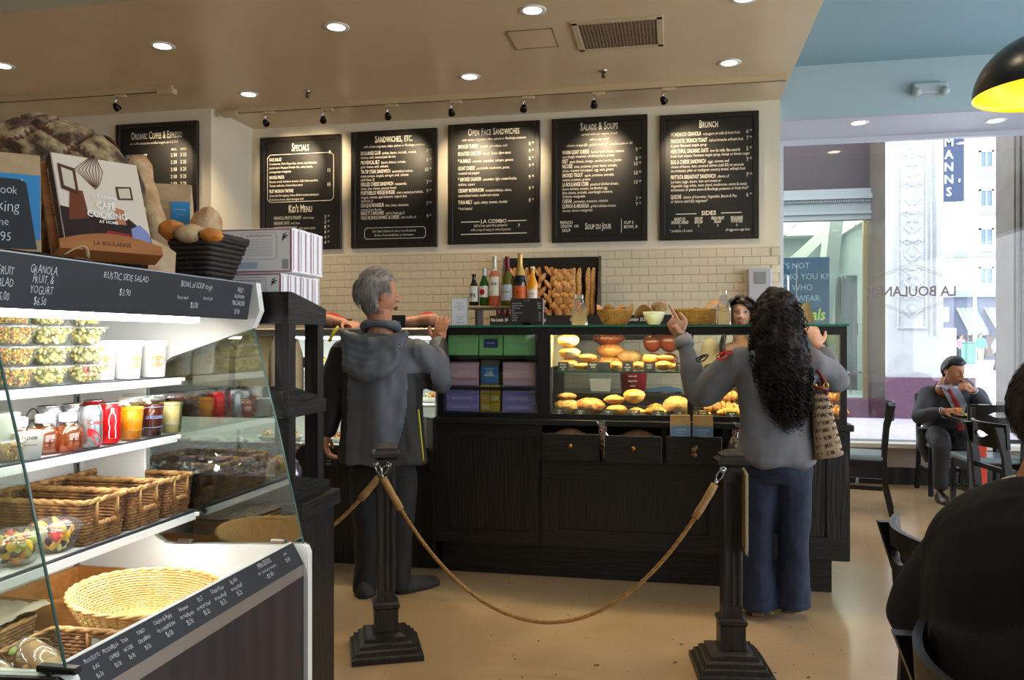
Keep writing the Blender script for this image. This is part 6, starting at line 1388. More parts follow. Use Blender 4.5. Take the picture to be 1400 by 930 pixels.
t=thing('tablet_sign','black leaning sign with small white print on the back shelf','sign',(BX(469,7.4),7.4,z39));t.rotation_euler=(-.18,0,0);MB().prism([(-.065,0),(.065,0),(.075,.215),(-.045,.215)],0,.008,'y').build('card',mat('charcoal_card'),t)
m=MB()
for k,s_ in enumerate(('BE A PART OF THE','table story and share','your own photos')):write(m,s_,.005,.11-.016*k,.011,.8,'c','',M=Matrix.Translation((0,-.001,0)))
m.build('lettering',mat('white_print'),t,fix=False)
t=thing('chalk_tent','small black chalk card reading Jam, right of the man','sign',(BX(544,5.0),5.0,1.476));MB().bx((-.05,0,0),(.05,.006,.085),.001).build('card',SLATE,t);m=MB();write(m,'Jam',0,.03,.035,.8,'c','thin',M=Matrix.Translation((0,-.001,0)),jit=.05);m.build('chalk_lettering',CHALK,t,fix=False)
gp=None
for i,u in enumerate((548,557,566,571,576)):
 lab=f"clear glass on the back shelf, {['leftmost', 'second', 'third', 'fourth', 'rightmost'][i]} of five right of the man"
 if gp is None:
  gp=thing('drinking_glass',lab,'glass',(BX(u,7.4),7.4,z39));MB().lathe([(0,0),(.028,0),(.03,.004),(.036,.06),(.038,.14),(.036,.14),(.033,.06),(.026,.01),(0,.008)],20,cap=False).build('glass',PLAS,gp);gp['group']='clear glasses on the back shelf'
 else:dup(gp,(BX(u,7.4),7.4+.05*(i%2),z39),0,lab)
p=at(1038,410,WY)
t=thing('soap_dispenser','pale grey wall dispenser with square window on the tiles beside the window','dispenser',(ux(1038.5,7.6),7.68,vz(1038,411,7.6)));w=ux(1055,7.6)-ux(1022,7.6);h=vz(1038,367,7.6)-vz(1038,411,7.6)
GP=mat('pale_grey_plastic','b9b9c2',.4);MB().box((0,-.06,h/2),(w,.12,h),.012).build('body',GP,t);MB().box((0,-.122,h*.70),(w*.5,.006,h*.36),.01).build('window',mat('smoked_window','7f8c8c',.2),t);MB().box((0,-.07,-.03),(w*.7,.11,.06),.01).build('lower_tray',GP,t)
# ==== THE STREET
S('ground',mat('street_asphalt','a9abad',.8,c2='b4b6b8',scale=.4),((-40,8.7,-.2),(70,62,-.02)))
S('trim_4',mat('stone_ledge','a9a2ac',.6,c2='b5aeb8',scale=6),((.94,8.64,-.1),(6.0,11.15,.395)))
def T(name,lab,cat,loc,kind=None,group=None):
 return thing(name,lab,cat,loc,0,group)
PY=11.2;xa,xb=ux(1213,PY),ux(1284,PY)
zb_=at(1240,516,PY).z
WST=mat('white_stone','cfd3d6',.7,c2='c3c8cc',scale=6);PUR=mat('purple_granite','6d4c63',.45,c2='7a5870',scale=60)
t=T('ornate_pilaster','white carved stone pilaster outside the window on a purple granite base','pilaster',((xa+xb)/2,PY,.39))
m=wmb(t);m.bx((xa,PY,zb_),(xb+.05,PY+.5,4.6));m.build('shaft',WST,t)
m=wmb(t);m.bx((xa-.02,PY-.05,.39),(ux(1262,PY)+.6,PY+.5,zb_));m.build('granite_base',PUR,t)
pa,pb=ux(1229,PY),ux(1265,PY);pz0=at(1245,447,PY).z
m=wmb(t)
for x in(pa-.02,pb,ux(1272,PY),ux(1280,PY)):m.bx((x,PY-.025,pz0 if x<pb+.01 else pz0-.12),(x+.018,PY,4.6),.004)
m.bx((pa-.02,PY-.025,pz0-.02),(pb+.018,PY,pz0));m.build('moulding',WST,t)
m=wmb(t)
for x in(pa+.012,pb-.014,ux(1276,PY)):
 for i in range(90):m.sph((x,PY-.003,pz0+.03+i*.032),(.010,.010,.012),6,4)
m.build('beading',WST,t,kind='stuff')
m=wmb(t);cx=(pa+pb)/2;w=(pb-pa)/2
for k in range(8):
 z0=pz0+.12+k*.36
 for s_ in(-1,1):
  m.tube([(cx+s_*(.02+w*.55*math.sin(PI*i/12)*(1-.4*i/12)),PY-.004,z0+.20*i/12)for i in range(13)],[.012-.0006*i for i in range(13)],5)
  P=[(cx+s_*(w*.42+.05*(1-i/16)*math.cos(i*.55)),PY-.004,z0+.24+.05*(1-i/16)*math.sin(i*.55))for i in range(16)];m.tube(P,.009,5)
  m.sph((0,0,0),(.05,.014,.02),8,5,M=Tm((cx+s_*.07,PY-.004,z0+.06),(0,-s_*.8,0)))
 m.sph((cx,PY-.006,z0+.28),(.035,.018,.045),10,6);m.sph((cx,PY-.006,z0+.10),(.022,.015,.05),8,5)
 if k%2:m.lathe([(0,0),(.06,.01),(.05,.06),(.07,.09),(0,.09)],12,M=Tm((cx,PY-.002,z0+.13),(0,0,0),(1,.25,1)))
m.build('carved_relief',WST,t)
NY=11.9;BRN=mat('brown_stone','463c33',.6,c2='52473d',scale=5)
t=T('shop_pier','taupe stone pier between the neighbouring shopfront and the white pilaster','pier',(ux(1202,NY),NY,.39))
m=wmb(t);m.prism([(xa-.0,PY+.1),(xa,PY+.5),(ux(1190,NY)+.0,NY+.4),(ux(1190,NY),NY-.05)],zb_,4.6,'z');m.build('shaft',BRN,t)
m=wmb(t);m.prism([(xa-.021,PY+.02),(xa-.021,PY+.5),(ux(1188,NY),NY+.4),(ux(1187,NY),NY-.08)],.39,zb_+.02,'z');m.build('granite_base',mat('dark_granite','38242c',.3,c2='4a323c',scale=50),t)
t=T('neighbour_shop','neighbouring shopfront with grey cornice and pale lit interior seen through the window','shopfront',(ux(1120,NY),NY+.1,-.1))
zc1,zc0,zf=at(1120,260,NY).z,at(1120,302,NY).z,at(1120,545,NY).z
xl,xr=.6,ux(1191,NY)
m=wmb(t);m.bx((xl-1.5,NY+.05,zc1-.05),(xr+.2,NY+.3,4.9));m.build('upper_wall',mat('maroon_brown_wall','2c1d20',.6),t)
GC=mat('grey_cornice','7e8484',.6)
m=wmb(t);hh=zc1-zc0
for a,b,dy in((0,.18,.02),(.18,.34,.07),(.34,.44,.02),(.44,.72,.0),(.72,.82,.05),(.82,1,.02)):m.bx((xl-1.5,NY-.02-dy,zc0+hh*(1-b)),(xr,NY+.1,zc0+hh*(1-a)))
m.build('cornice',GC,t)
m=wmb(t)
for i in range(60):x=xr-.02-i*.028;m.bx((x-.017,NY-.065,zc0+hh*.57),(x,NY-.02,zc0+hh*.65))
m.build('dentils',GC,t,kind='stuff')
m=wmb(t);m.bx((xl-1.5,NY,-.1),(xr+.2,NY+.3,zf));m.build('stall_riser',PUR,t)
GOLDM=mat('gold_frame','a8946a',.35,.8)
m=wmb(t);m.bx((xr-.10,NY,zf),(xr-.05,NY+.06,zc0));m.build('gold_mullion',GOLDM,t)
m=wmb(t);m.bx((xl-1.5,NY+.02,zf),(xr-.1,NY+.03,zc0));m.build('shop_pane',GLASS,t)
m=wmb(t);m.bx((xl-1.5,NY+.3,zf-.1),(3.2,17,zf));m.build('display_floor',mat('pale_shop_floor','b9c8cc',.4),t)
m=wmb(t);m.bx((xl-1.5,17,zf),(3.2,17.1,4.4));m.bx((3.2,NY+.3,zf-.1),(3.3,17.1,4.4));m.bx((xl-1.6,NY+.3,zf),(xl-1.5,17,4.4));m.build('inner_wall',mat('pale_aqua_wall','a3b3ba',.7,c2='b4c2c6',scale=1),t)
m=wmb(t);m.bx((xl-1.5,NY+.3,3.42),(3.2,17,3.5));m.build('shop_ceiling',WHITE,t)
m=wmb(t)
for j in range(3):
 for i in range(3):m.bx((.0+i*1.05,12.6+j*1.3,3.40),(1.0+i*1.05,13.7+j*1.3,3.42))
m.build('ceiling_panels',mat('lit_ceiling_panel',(1,.93,.72),.5,emit=1.6),t)
area('shop_fill_light',(1.4,14.4,3.36),(0,0,0),3,3.5,45,(1,.95,.85))
m=wmb(t);m.prism([(15.2,zf),(15.8,zf),(14.0,3.4),(13.4,3.4)],2.4,2.6,'x');m.prism([(1.3,2.2),(2.6,3.42),(2.6,3.2),(1.45,2.05)],14.6,14.7,'y');m.build('stair_soffit',mat('pale_stair','c6cdcb',.6),t)
m=wmb(t);m.bx((ux(1150,14),14,zf),(ux(1172,14),14.5,2.45));m.build('display_column',mat('grey_mirror','6f7876',.15,.8),t)
m=wmb(t);m.bx((ux(1162,12.9),12.9,.9),(ux(1186,12.9),13.2,.93));
for x in(ux(1163,12.9),ux(1185,12.9)):m.bx((x-.01,12.9,zf),(x+.01,12.92,.9))
m.build('display_table',CHROME,t)
Yp=12.15;x0,x1=ux(1066,Yp),ux(1134,Yp);z0,z1=at(1100,476,Yp).z,at(1100,352,Yp).z
t=T('shop_poster','large dark blue hanging poster with pale words in the neighbouring shopfront','poster',((x0+x1)/2,Yp,z0))
w,h=x1-x0,z1-z0
MB().bx((-w/2,0,0),(w/2,.01,h)).build('sheet',mat('poster_blue','1c3c58',.3,c2='2a5274',scale=1.6),t)
m=MB();m.M=Matrix.Translation((0,-.002,0));xx=-w/2+.02
for k,s_ in enumerate(("IT'S NOT",'WHO YOU KNOW,',"IT'S WHO",'YOU WEAR')):write(m,s_,xx-.05,h-.16-.155*k,.125,.88,'l','thin')
m.build('lettering',mat('poster_white','b9c8d2',.6),t,fix=False)
m=MB();m.M=Matrix.Translation((0,-.002,0));write(m,'Royals',w/2-.06,h*.31,.23,.8,'r','bold',sh=.2);m.build('green_lettering',mat('lime_print','b6cf3a',.5),t,fix=False)
m=MB();m.M=Matrix.Translation((0,-.002,0));write(m,'MUST',w/2-.06,h*.14,.22,.95,'r','bold');m.build('blue_lettering',mat('pale_blue_letter','b3dcea',.5),t,fix=False)
m=MB();m.lathe([(0,0),(.09,0),(.09,.002),(0,.002)],24,M=Tm((w/2-.03,-.003,h*.12),(PI/2,0,0)));m.build('green_dot',mat('lime_print'),t)
t=T('shop_door_handle','tall steel door pull on the neighbouring shop glass','handle',(ux(1078,11.8),11.80,.9));MB().tube([(0,0,.65),(0,-.0,1.4)],.018,8).build('bar',STEEL,t);m=MB();m.bx((.10,-.01,.3),(.112,0,1.55));m.build('glass_edge',STEEL,t)
Yt=30;p=at(1167,420,Yt)
t=T('traffic_light_reflection','reflected traffic light showing green and red, set behind the shopfront glass','traffic light',(p.x,Yt,-.02))  # reflection in the glass, built as a solid object behind the shop pane
Yc=9.6;x0=ux(1386,Yc)
t=T('stone_column','taupe fluted stone column at the right edge of the window','column',(x0+.4,Yc,.39));TAU=mat('taupe_stone','5c544b',.6,c2='685f54',scale=5)
m=wmb(t);m.bx((x0,Yc,.39),(x0+.8,Yc+.5,4.5));m.build('shaft',TAU,t);m=wmb(t)
for k in range(4):m.bx((x0+.02+k*.05,Yc-.03+.007*k,.9),(x0+.045+k*.05,Yc,4.5),.005)
m.build('fluting',TAU,t)
Yb=20;x0,x1=ux(1281,Yb),ux(1318,Yb);z0=at(1300,275,Yb).z
t=T('blade_sign',"tall dark blue blade sign with white letters ending in MANN'S",'sign',((x0+x1)/2,Yb,z0));w=x1-x0
MB().bx((-w/2,0,0),(w/2,.12,5.6)).build('sign_body',mat('banner_blue','14284a',.5),t)
m=MB();m.M=Matrix.Translation((0,-.004,0));stp=17.0/F*(Yb/_r(1300)[1])
for k,s_ in enumerate(("S",'N','N','A','M','R')):write(m,s_,-w/2+.25,.12+stp*(k),stp*.98,.95,'c','bold')
write(m,"'",-w/2+.47,.12+stp*.55,stp*1.1,1,'c','bold');m.build('lettering',mat('sign_white','f2f4f6',.5),t,fix=False)
m=MB();m.tube([(w*0,.06,-.2),(w*1.6,.06,-.2)],.03,6);m.tube([(w*.2,.06,0),(w*.2,.06,-.2)],.03,6);m.build('bracket',mat('pale_metal','c6ccd2',.5),t)
FY=57.0;pxm=F/(FY/_r(1340)[1])
t=T('pale_building','pale stone building across the street with stacked windows and striped awnings','building',(ux(1340,FY),FY,0));PALEB=mat('pale_stone_wall','c8c6bc',.8,c2='bebcb2',scale=.6)
ztop=at(1340,400,FY).z
m=wmb(t);m.bx((ux(1286,FY),FY,ztop),(ux(1460,FY),FY+12,38));m.build('wall',PALEB,t)
m=wmb(t);m.bx((ux(1270,FY),FY,0),(ux(1460,FY),FY+12,ztop));m.build('street_level_wall',mat('lavender_grey_fascia','5c6072',.7),t)
m=wmb(t);m.bx((ux(1288,FY),FY-.4,at(1340,352,FY).z),(ux(1460,FY),FY,at(1340,346,FY).z));m.bx((ux(1284,FY),FY-.5,ztop-.3),(ux(1460,FY),FY,ztop+.1));m.build('string_course',mat('course_stone','7e8890',.8),t)
WG=mat('far_window_glass','4c6676',.15,spec=.8)
for r,v0 in enumerate((131,206,259,312,365)):
 for c,u0 in enumerate((1338,1392)):
  x0,x1=ux(u0,FY),ux(u0+20,FY);z1,z0=at(1348,v0,FY).z,at(1348,v0+32,FY).z
  m=wmb(t);m.bx((x0,FY-.12,z0),(x0+.12,FY,z1));m.bx((x1-.12,FY-.12,z0),(x1,FY,z1));m.bx((x0,FY-.12,z1-.12),(x1,FY,z1));m.bx((x0-.1,FY-.22,z0-.16),(x1+.1,FY,z0));m.bx(((x0+x1)/2-.05,FY-.1,z0),((x0+x1)/2+.05,FY,z1));wf=m.build('window_frame',mat('grey_frame','99a0a4',.7),t)
  m=wmb(t);m.bx((x0+.1,FY-.05,z0),(x1-.1,FY-.02,z1));m.build('pane',WG,wf)
  m=wmb(t);m.bx((x0+.05,FY-.35,z0-.02),(x1-.05,FY-.12,z0+.4));m.build('box_planter',mat('pale_metal','c6ccd2',.5),wf)
STR=mat('awning_pale','d8dee0',.7);STR2=mat('awning_blue','6c8694',.7)
for u0,u1,du in((1307,1334,8),(1345,1373,9)):
 zt_,zb_=at(1340,421,FY).z,at(1340,458,FY).z;x0,x1,s_=ux(u0,FY),ux(u1,FY),du/pxm
 m=wmb(t);n=8
 for k in range(n):
  a,b=k/n,(k+1)/n;m.mat=k%2;xa_,xb_=x0+(x1-x0)*a,x0+(x1-x0)*b
  m.add([(xa_,FY-.05,zt_),(xb_,FY-.05,zt_),(xb_+s_*.8,FY-1.3,zb_+.25),(xa_+s_*.8,FY-1.3,zb_+.25),(xb_+s_*.8,FY-1.3,zb_),(xa_+s_*.8,FY-1.3,zb_)],[(0,1,2,3),(3,2,4,5)])
 m.build('striped_awning',[STR,STR2],t,fix=False)
for u0,u1 in((1309,1340),(1346,1374)):
 z1,z0=at(1340,459,FY).z,.3;m=wmb(t);m.bx((ux(u0,FY),FY-.08,z0),(ux(u1,FY),FY+.02,z1));wf=m.build('shop_window',mat('dark_shop_glass','3a3f4c',.2,c2='6a4a3c',scale=1.4),t)
 m=wmb(t);m.bx((ux(u0,FY)-.1,FY-.12,z0),(ux(u0,FY)+.05,FY-.02,z1));m.bx((ux((u0+u1)/2,FY),FY-.12,z0),(ux((u0+u1)/2,FY)+.12,FY-.02,z1));m.build('mullion',BLK,wf)
m=wmb(t);m.bx((ux(1288,FY),FY-.1,.0),(ux(1307,FY),FY,at(1300,449,FY).z));m.bx((ux(1375,FY),FY-.1,0),(ux(1384,FY),FY,at(1380,449,FY).z));m.build('white_pier',mat('bright_white_stone','eceeee',.7),t)
m=wmb(t);m.bx((ux(1284,FY),FY-.6,at(1290,440,FY).z),(ux(1293,FY),FY-.1,at(1290,421,FY).z));m.build('box_sign',mat('bright_white_stone'),t)
S('sidewalk',mat('pale_sidewalk','c9cbcc',.8),((-10,46,-.02),(70,FY,.10)))
S('trim_5',mat('road_paint','e6e8e8',.7),((10,30,-.018),(40,30.6,-.012)),((10,35,-.018),(40,35.5,-.012)))
p=at(1324,500,48)
t=T('utility_box','green metal utility box on the far sidewalk','box',(p.x,48,.1));h_=at(1324,469,48).z-.1;MB().box((0,0,h_/2),(.55,.6,h_),.03).build('cabinet',mat('utility_green','4a7468',.6),t)
MB().box((0,0,h_+.03),(.62,.66,.06),.02).build('cap',mat('utility_green'),t)
p=at(1333,500,50);t=T('street_pole','slim pale pole beside the green utility box','pole',(p.x,50,.1));MB().cyl((0,0,0),(0,0,5.6),.09,.07).build('pole',mat('pale_metal'),t)
p=at(1377,262,10);t=T('street_lantern','black cast street lantern seen at the top right of the window','lamp',(p.x+.0,10,p.z));t.scale=(.62,)*3;MB().tube([(0,0,2.1),(.5,-.1,2.15)],.04,6).build('wall_arm',mat('cast_iron','2c3038',.5),t)
MB().lathe([(0,0),(.05,.02),(.055,.07),(.03,.1),(0,.11)],14).build('globe',mat('lantern_globe','d8c090',.3),t)
MB().lathe([(.02,.1),(.09,.12),(.09,.16),(.06,.2),(.055,.7),(.085,.74),(.085,.8),(.06,.85),(.055,1.2),(.1,1.24),(.1,1.3),(.07,1.35),(.07,2.2),(0,2.2)],14).build('body',mat('cast_iron','2c3038',.5),t)
p=at(1378,375,14);h_=at(1378,347,14).z-p.z;t=T('parking_sign','white and red no stopping sign at the right of the window','sign',(p.x,14,p.z));w=.20
MB().bx((-w/2,0,0),(w/2,.01,h_),.002).build('plate',mat('sign_white'),t);MB().bx((-w/2+.004,-.002,h_*.82),(w/2-.004,0,h_-.005)).build('red_band',mat('sign_red','c43a44',.5),t)
m=MB();M=Matrix.Translation((0,-.003,0));write(m,'TOW-AWAY',0,h_*.86,.035,.8,'c','bold',M=M);m.build('white_lettering',mat('sign_white'),t,fix=False)
m=MB();write(m,'NO STOP',0,h_*.66,.055,.7,'c','bold',M=M);write(m,'ANY',0,h_*.42,.05,.8,'c','bold',M=M);write(m,'TIME',0,h_*.22,.05,.8,'c','bold',M=M);m.build('red_lettering',mat('sign_red'),t,fix=False)
MB().cyl((0,.03,-(p.z)),(0,.03,h_),.02).build('pole',mat('pale_metal'),t)
t2=[o for o in COL.objects if o.name=='traffic_light_reflection'][0]
pz_=at(1167,420,Yt).z;t2.location.y=14.5;p=at(1167,421,14.5);t2.location.x=p.x;t2.location.z=zf
H_=p.z-zf
MB().cyl((0,.06,0),(0,.06,H_+.1),.018).build('pole',BLK,t2)
MB().box((0,.02,H_-.04),(.09,.09,.26),.01).build('signal_housing',BLKM,t2)
MB().sph((0,-.03,H_),.022,10,7).build('green_lens',mat('green_light',(.1,1,.6),.4,emit=3),t2)
MB().sph((.03,-.03,H_-.33),.018,10,7).build('red_lens',mat('red_light',(1,.08,.08),.4,emit=3),t2)
MB().box((.03,.02,H_-.36),(.08,.07,.2),.01).build('signal_housing',BLKM,t2)
# ==== CHAIRS, TABLE, POSTS, ROPE
CHW=mat('black_lacquer','0c0b0e',.36,spec=.4,c2='131216',scale=5,stretch=(6,6,1))
SEAT=mat('pale_seat_vinyl','6c7f88',.35)
def chair(lab,loc,rz,h=.90,seat=None):
 t=thing('cafe_chair',lab,'chair',loc,rz);w,d,sh=.42,.42,.455
 for s_ in(-1,1):
  MB().prism([(s_*w/2-.018,-d/2-.02),(s_*w/2+.018,-d/2-.02),(s_*w/2+.018,-d/2+.025),(s_*w/2-.018,-d/2+.025)],0,.01,'z')
  m=MB();x=s_*(w/2-.02);m.rings([[(x-.017,y0-.02,z),(x+.017,y0-.02,z),(x+.017,y0+.022,z),(x-.017,y0+.022,z)]for z,y0 in((0,-.26),(.2,-.215),(.45,-.20),(.7,-.22),(h-.02,-.265))],smooth=False);m.build('rear_leg',CHW,t)
  m=MB();m.rings([[(x-.018,.17-.018,z),(x+.018,.17-.018,z),(x+.018,.17+.018,z),(x-.018,.17+.018,z)]for z in(0,sh-.03)],smooth=False);m.build('front_leg',CHW,t)
  MB().bx((x-.01,-.19,.20),(x+.01,.16,.235)).build('side_stretcher',CHW,t)
  MB().bx((x-.012,-.19,sh-.08),(x+.012,.16,sh-.02)).build('seat_rail',CHW,t)
 MB().bx((-w/2+.03,.155,sh-.08),(w/2-.03,.18,sh-.02)).build('seat_rail',CHW,t)
 MB().bx((-w/2+.03,-.012,.2),(w/2-.03,.012,.235)).build('cross_stretcher',CHW,t)
 MB().bx((-w/2,-.20,sh-.02),(w/2,.20,sh+.025),.012).build('seat',seat or SEAT,t)
 n=24;hz=.14;m=MB();zc=h-.075
 def pt(a,z,dd):x=(a-.5)*(w+.01);return(x,-.262+.06*(z-h)/-.3*.3-.055*math.cos((a-.5)*PI)+.03+dd,z)
 def hole(a):
  q=abs(a-.5)/.17;return.022*math.sqrt(max(0,1-q*q))if q<1 else 0
 for dd in(0,.018):
  for i in range(n):
   a,b=i/n,(i+1)/n;ha,hb=hole(a),hole(b)
   for lo_,hi_ in((lambda q:h-.15,lambda q:zc-q),(lambda q:zc+q,lambda q:h)):
    m.add([pt(a,lo_(ha),dd),pt(b,lo_(hb),dd),pt(b,hi_(hb),dd),pt(a,hi_(ha),dd)],[(0,1,2,3)])
 for i in range(n):
  a,b=i/n,(i+1)/n
  for za,zb2 in((h,h),(h-.15,h-.15)):m.add([pt(a,za,0),pt(b,zb2,0),pt(b,zb2,.018),pt(a,za,.018)],[(0,1,2,3)])
  for s_ in(-1,1):
   if hole(a)or hole(b):m.add([pt(a,zc+s_*hole(a),0),pt(b,zc+s_*hole(b),0),pt(b,zc+s_*hole(b),.018),pt(a,zc+s_*hole(a),.018)],[(0,1,2,3)])
 for a in(0,1):m.add([pt(a,h-.15,0),pt(a,h-.15,.018),pt(a,h,.018),pt(a,h,0)],[(0,1,2,3)])
 m.build('top_rail',CHW,t,fix=False)
 MB().bx((-w/2+.035,-.225,.60),(w/2-.035,-.205,.63)).build('back_slat',CHW,t)
 return t
p=atz(1178,706,0)
chair('black wooden chair standing just beyond the right end of the counter',(p.x+.02,p.y+.26,0),1.35)
tx,ty=2.66,7.46
t=thing('cafe_table','dark square cafe table by the window holding the seated man’s lunch'.replace('’',''),'table',(tx,ty,0),0)
MB().box((0,0,.735),(.74,.68,.03),.004).build('tabletop',mat('table_black','16161a',.15,spec=.7),t)
MB().box((0,0,.36),(.07,.07,.72),.005).build('pedestal',CHW,t);MB().box((0,0,.015),(.45,.06,.03),.005).build('foot',CHW,t);MB().box((0,0,.0155),(.06,.45,.031),.005).build('foot',CHW,t)
chair('black chair with oval hand hole tucked under the near side of the window table',(2.45,7.12,0),.02)
chair('black chair turned sideways in front of the window table',(2.12,5.50,0),-PI/2+.12)
chair('black chair under the seated man in the suit',(2.44,8.03,0),PI)
p=atz(1213,930,0)
chair('black chair with tall post at the left of the foreground man',(.89,2.45,0),-PI/2,.87)
chair('black chair carrying the foreground man, at the bottom right corner',(.71,1.54,0),-PI/2,.84)
t=thing('paper_cup','white paper cup standing on the window table','cup',(2.47,7.24,.7515));MB().lathe([(0,0),(.028,0),(.04,.118),(.042,.12),(.04,.122),(.037,.12),(0,.112)],24).build('cup',mat('white_paper_cup'),t)
t=thing('plate','white plate of food in front of the seated man','plate',(2.44,7.50,.7515));MB().lathe([(0,0),(.05,0),(.09,.012),(.092,.014),(.05,.005),(0,.005)],28).build('dish',mat('white_china'),t);chunks(0,0,.01,.025,.05,.03,24,.014,[BREAD,mat('lettuce')],3,up=1).build('food',[BREAD,mat('lettuce')],t,kind='stuff')
t=thing('red_bag','orange red bag hanging behind the angled chair','bag',(2.62,6.05,.42));t.location=(2.36,7.0,0);MB().box((0,0,.36),(.10,.05,.50),.015).build('bag',mat('red_orange_cloth','d2402a',.7),t)
PST=mat('stanchion_oak','100d0b',.4,c2='241d18',scale=6,stretch=(8,8,.8),bump=.3,spec=.5)
def stanchion(lab,loc,rz):
 t=thing('rope_post',lab,'post',loc,rz)
 m=MB()
 for z0,z1,a,b in((0,.022,.155,.155),(.022,.030,.148,.140),(.030,.045,.138,.138),(.045,.052,.130,.122),(.052,.066,.120,.120),(.066,.074,.112,.100),(.074,.088,.098,.098),(.088,.100,.085,.062)):
  m.rings([[(sx_*q,sy_*q,z)for sx_,sy_ in((-1,-1),(1,-1),(1,1),(-1,1))]for z,q in((z0,a),(z1,b))],smooth=False)
 m.build('stepped_base',PST,t)
 m=MB()
 for z0,z1,a,b in((.10,.20,.052,.052),(.20,.208,.052,.058),(.208,.222,.058,.058),(.222,.232,.056,.046)):
  m.rings([[(sx_*q,sy_*q,z)for sx_,sy_ in((-1,-1),(1,-1),(1,1),(-1,1))]for z,q in((z0,a),(z1,b))],smooth=False)
 m.build('plinth',PST,t)
 m=MB();q=.040;c=.010
 P=[]
 for k in range(4):
  a=PI/2*k;
  for x in(-q+.003,-.022,-.018,-.006,-.002,.002,.006,.018,.022,q-.003):
   y=-q+(.004 if abs(x)in(.018,.006)else 0);P.append((x*math.cos(a)-y*math.sin(a),x*math.sin(a)+y*math.cos(a)))
 m.prism(P,.28,.80,'z');m.box((0,0,.255),(.08,.08,.05));m.box((0,0,.84),(.08,.08,.08));m.build('fluted_shaft',PST,t)
 m=MB()
 for z0,z1,a,b in((.865,.880,.044,.058),(.880,.895,.064,.064),(.895,.906,.056,.048),(.906,.918,.048,.048),(.918,.935,.044,.020)):
  m.rings([[(sx_*q2,sy_*q2,z)for sx_,sy_ in((-1,-1),(1,-1),(1,1),(-1,1))]for z,q2 in((z0,a),(z1,b))],smooth=False)
 m.build('cap',PST,t);return t
PL,PR=Vector((-1.275,3.475,0)),Vector((.235,3.56,0))
sl=stanchion('black turned wooden rope post in front of the man, on a stepped square base',PL,.42)
srr=stanchion('black wooden rope post in front of the woman, at the right end of the rope',PR,.12)
ROPE=mat('manila_rope','a87d45',.8,c2='8a6230',scale=40);ROPEW=mat('rope_whipping','b08a58',.85,c2='9a7444',scale=60)
def clip(t,base,d):
 m=MB();b=Vector(base);d=Vector(d).normalized()
 sd=d.cross(Vector((0,1,.2))).normalized()
 m.tube([tuple(b+d*(.028+.024*math.sin(a))+sd*.012*math.cos(a))for a in[2*PI*i/14 for i in range(14)]],.0035,6,closed=True);m.cyl(tuple(b-d*.002),tuple(b+d*.008),.008,.008,8);m.cyl(tuple(b+d*.052),tuple(b+d*.072),.009,.006,10)
 m.tube([tuple(b+Vector((0,0,0))+Vector((.011*math.cos(a),0,.011*math.sin(a))))for a in[2*PI*i/12 for i in range(12)]],.003,6,closed=True)
 m.build('snap_hook',CHROME,t)
def rope(lab,A,B,low,n=70,at0='rope'):
 A,B=Vector(A),Vector(B);t=thing('barrier_rope',lab,'rope',A);P=[]
 for i in range(n+1):
  f=i/n;q=A.lerp(B,f)
  k=2.2;y0=low
  f0=.5-(A.z-B.z)*.12;hA=math.cosh(k*(0-f0))-1;hB=math.cosh(k*(1-f0))-1;h_=math.cosh(k*(f-f0))-1
  s_=(A.z-low)/hA*(1-f)+(B.z-low)/hB*f;P.append(Vector((q.x,q.y,low+h_*s_))-A)
 for s_ in range(3):
  m=MB();Q=[]
  L_=[0]
  for i in range(n):L_.append(L_[-1]+(P[i+1]-P[i]).length)
  N_=n*6
  for i in range(N_+1):
   g=i/N_*n;i0=min(int(g),n-1);q=P[i0].lerp(P[i0+1],g-i0);tn=(P[i0+1]-P[i0]).normalized();u=tn.cross(Vector((0,1,0))).normalized();v=tn.cross(u)
   l=L_[i0]+(g-i0)*(L_[i0+1]-L_[i0]);a=l/.035*2*PI/1.4+s_*2*PI/3;Q.append(q+(u*math.cos(a)+v*math.sin(a))*.0042)
  m.tube(Q,.0052,5);m.build('strand',ROPE,t)
 for e in((0,1),(n,-1)):
  i0,s_=e;j=i0+s_*max(3,int(n*.085));m=MB();pts=[P[i]for i in range(i0,j,s_)];k=len(pts)
  m.tube(pts,[.0155+.0012*(i%2)for i in range(k)],12);m.build('whipped_end',ROPEW,t)
 d0=(P[0]-P[1]).normalized();clip(t,-d0*0+Vector((0,0,0))+d0*.07,-d0)
 d1=(P[-1]-P[-2]).normalized();clip(t,P[-1]+d1*.07,-d1)
 return t
A=at(519,657,3.40);B=at(984,655,3.47)
rope('tan twisted rope hanging low between the two black posts',(-1.262,3.405,.792),(.165,3.475,.80),vz(745,851,3.44))
rope('tan twisted rope running left from the near post behind the rack',(-1.285,3.415,.792),(-2.75,3.30,.80),.36)
stanchion('black wooden rope post hidden behind the dark rack at left',(-2.84,3.3,0),.1)
t=thing('post_notice','thin framed notice seen edge-on at the right side of the right rope post','sign',(PR.x+.052,3.56,.52));MB().box((.004,0,.16),(.008,.19,.33),.001).build('board',KRAFT,t);MB().box((.009,0,.16),(.004,.2,.34),.001).build('clear_cover',PLAS,t)
rr=random.Random(3);m=MB()
for i in range(46):
 x,y=rr.uniform(-1.0,.6),rr.uniform(2.8,4.5);s_=rr.uniform(.002,.006)
 if i%5==0:s_*=2
 m.box((0,0,0),(s_*2,s_,.001),M=Tm((x,y,.0008),(0,0,rr.random()*3)))
m.build('floor_crumbs',mat('crumb_dark','2a1a12',.8),kind='stuff',label='dark crumbs scattered on the polished floor between the posts',cat='crumbs')
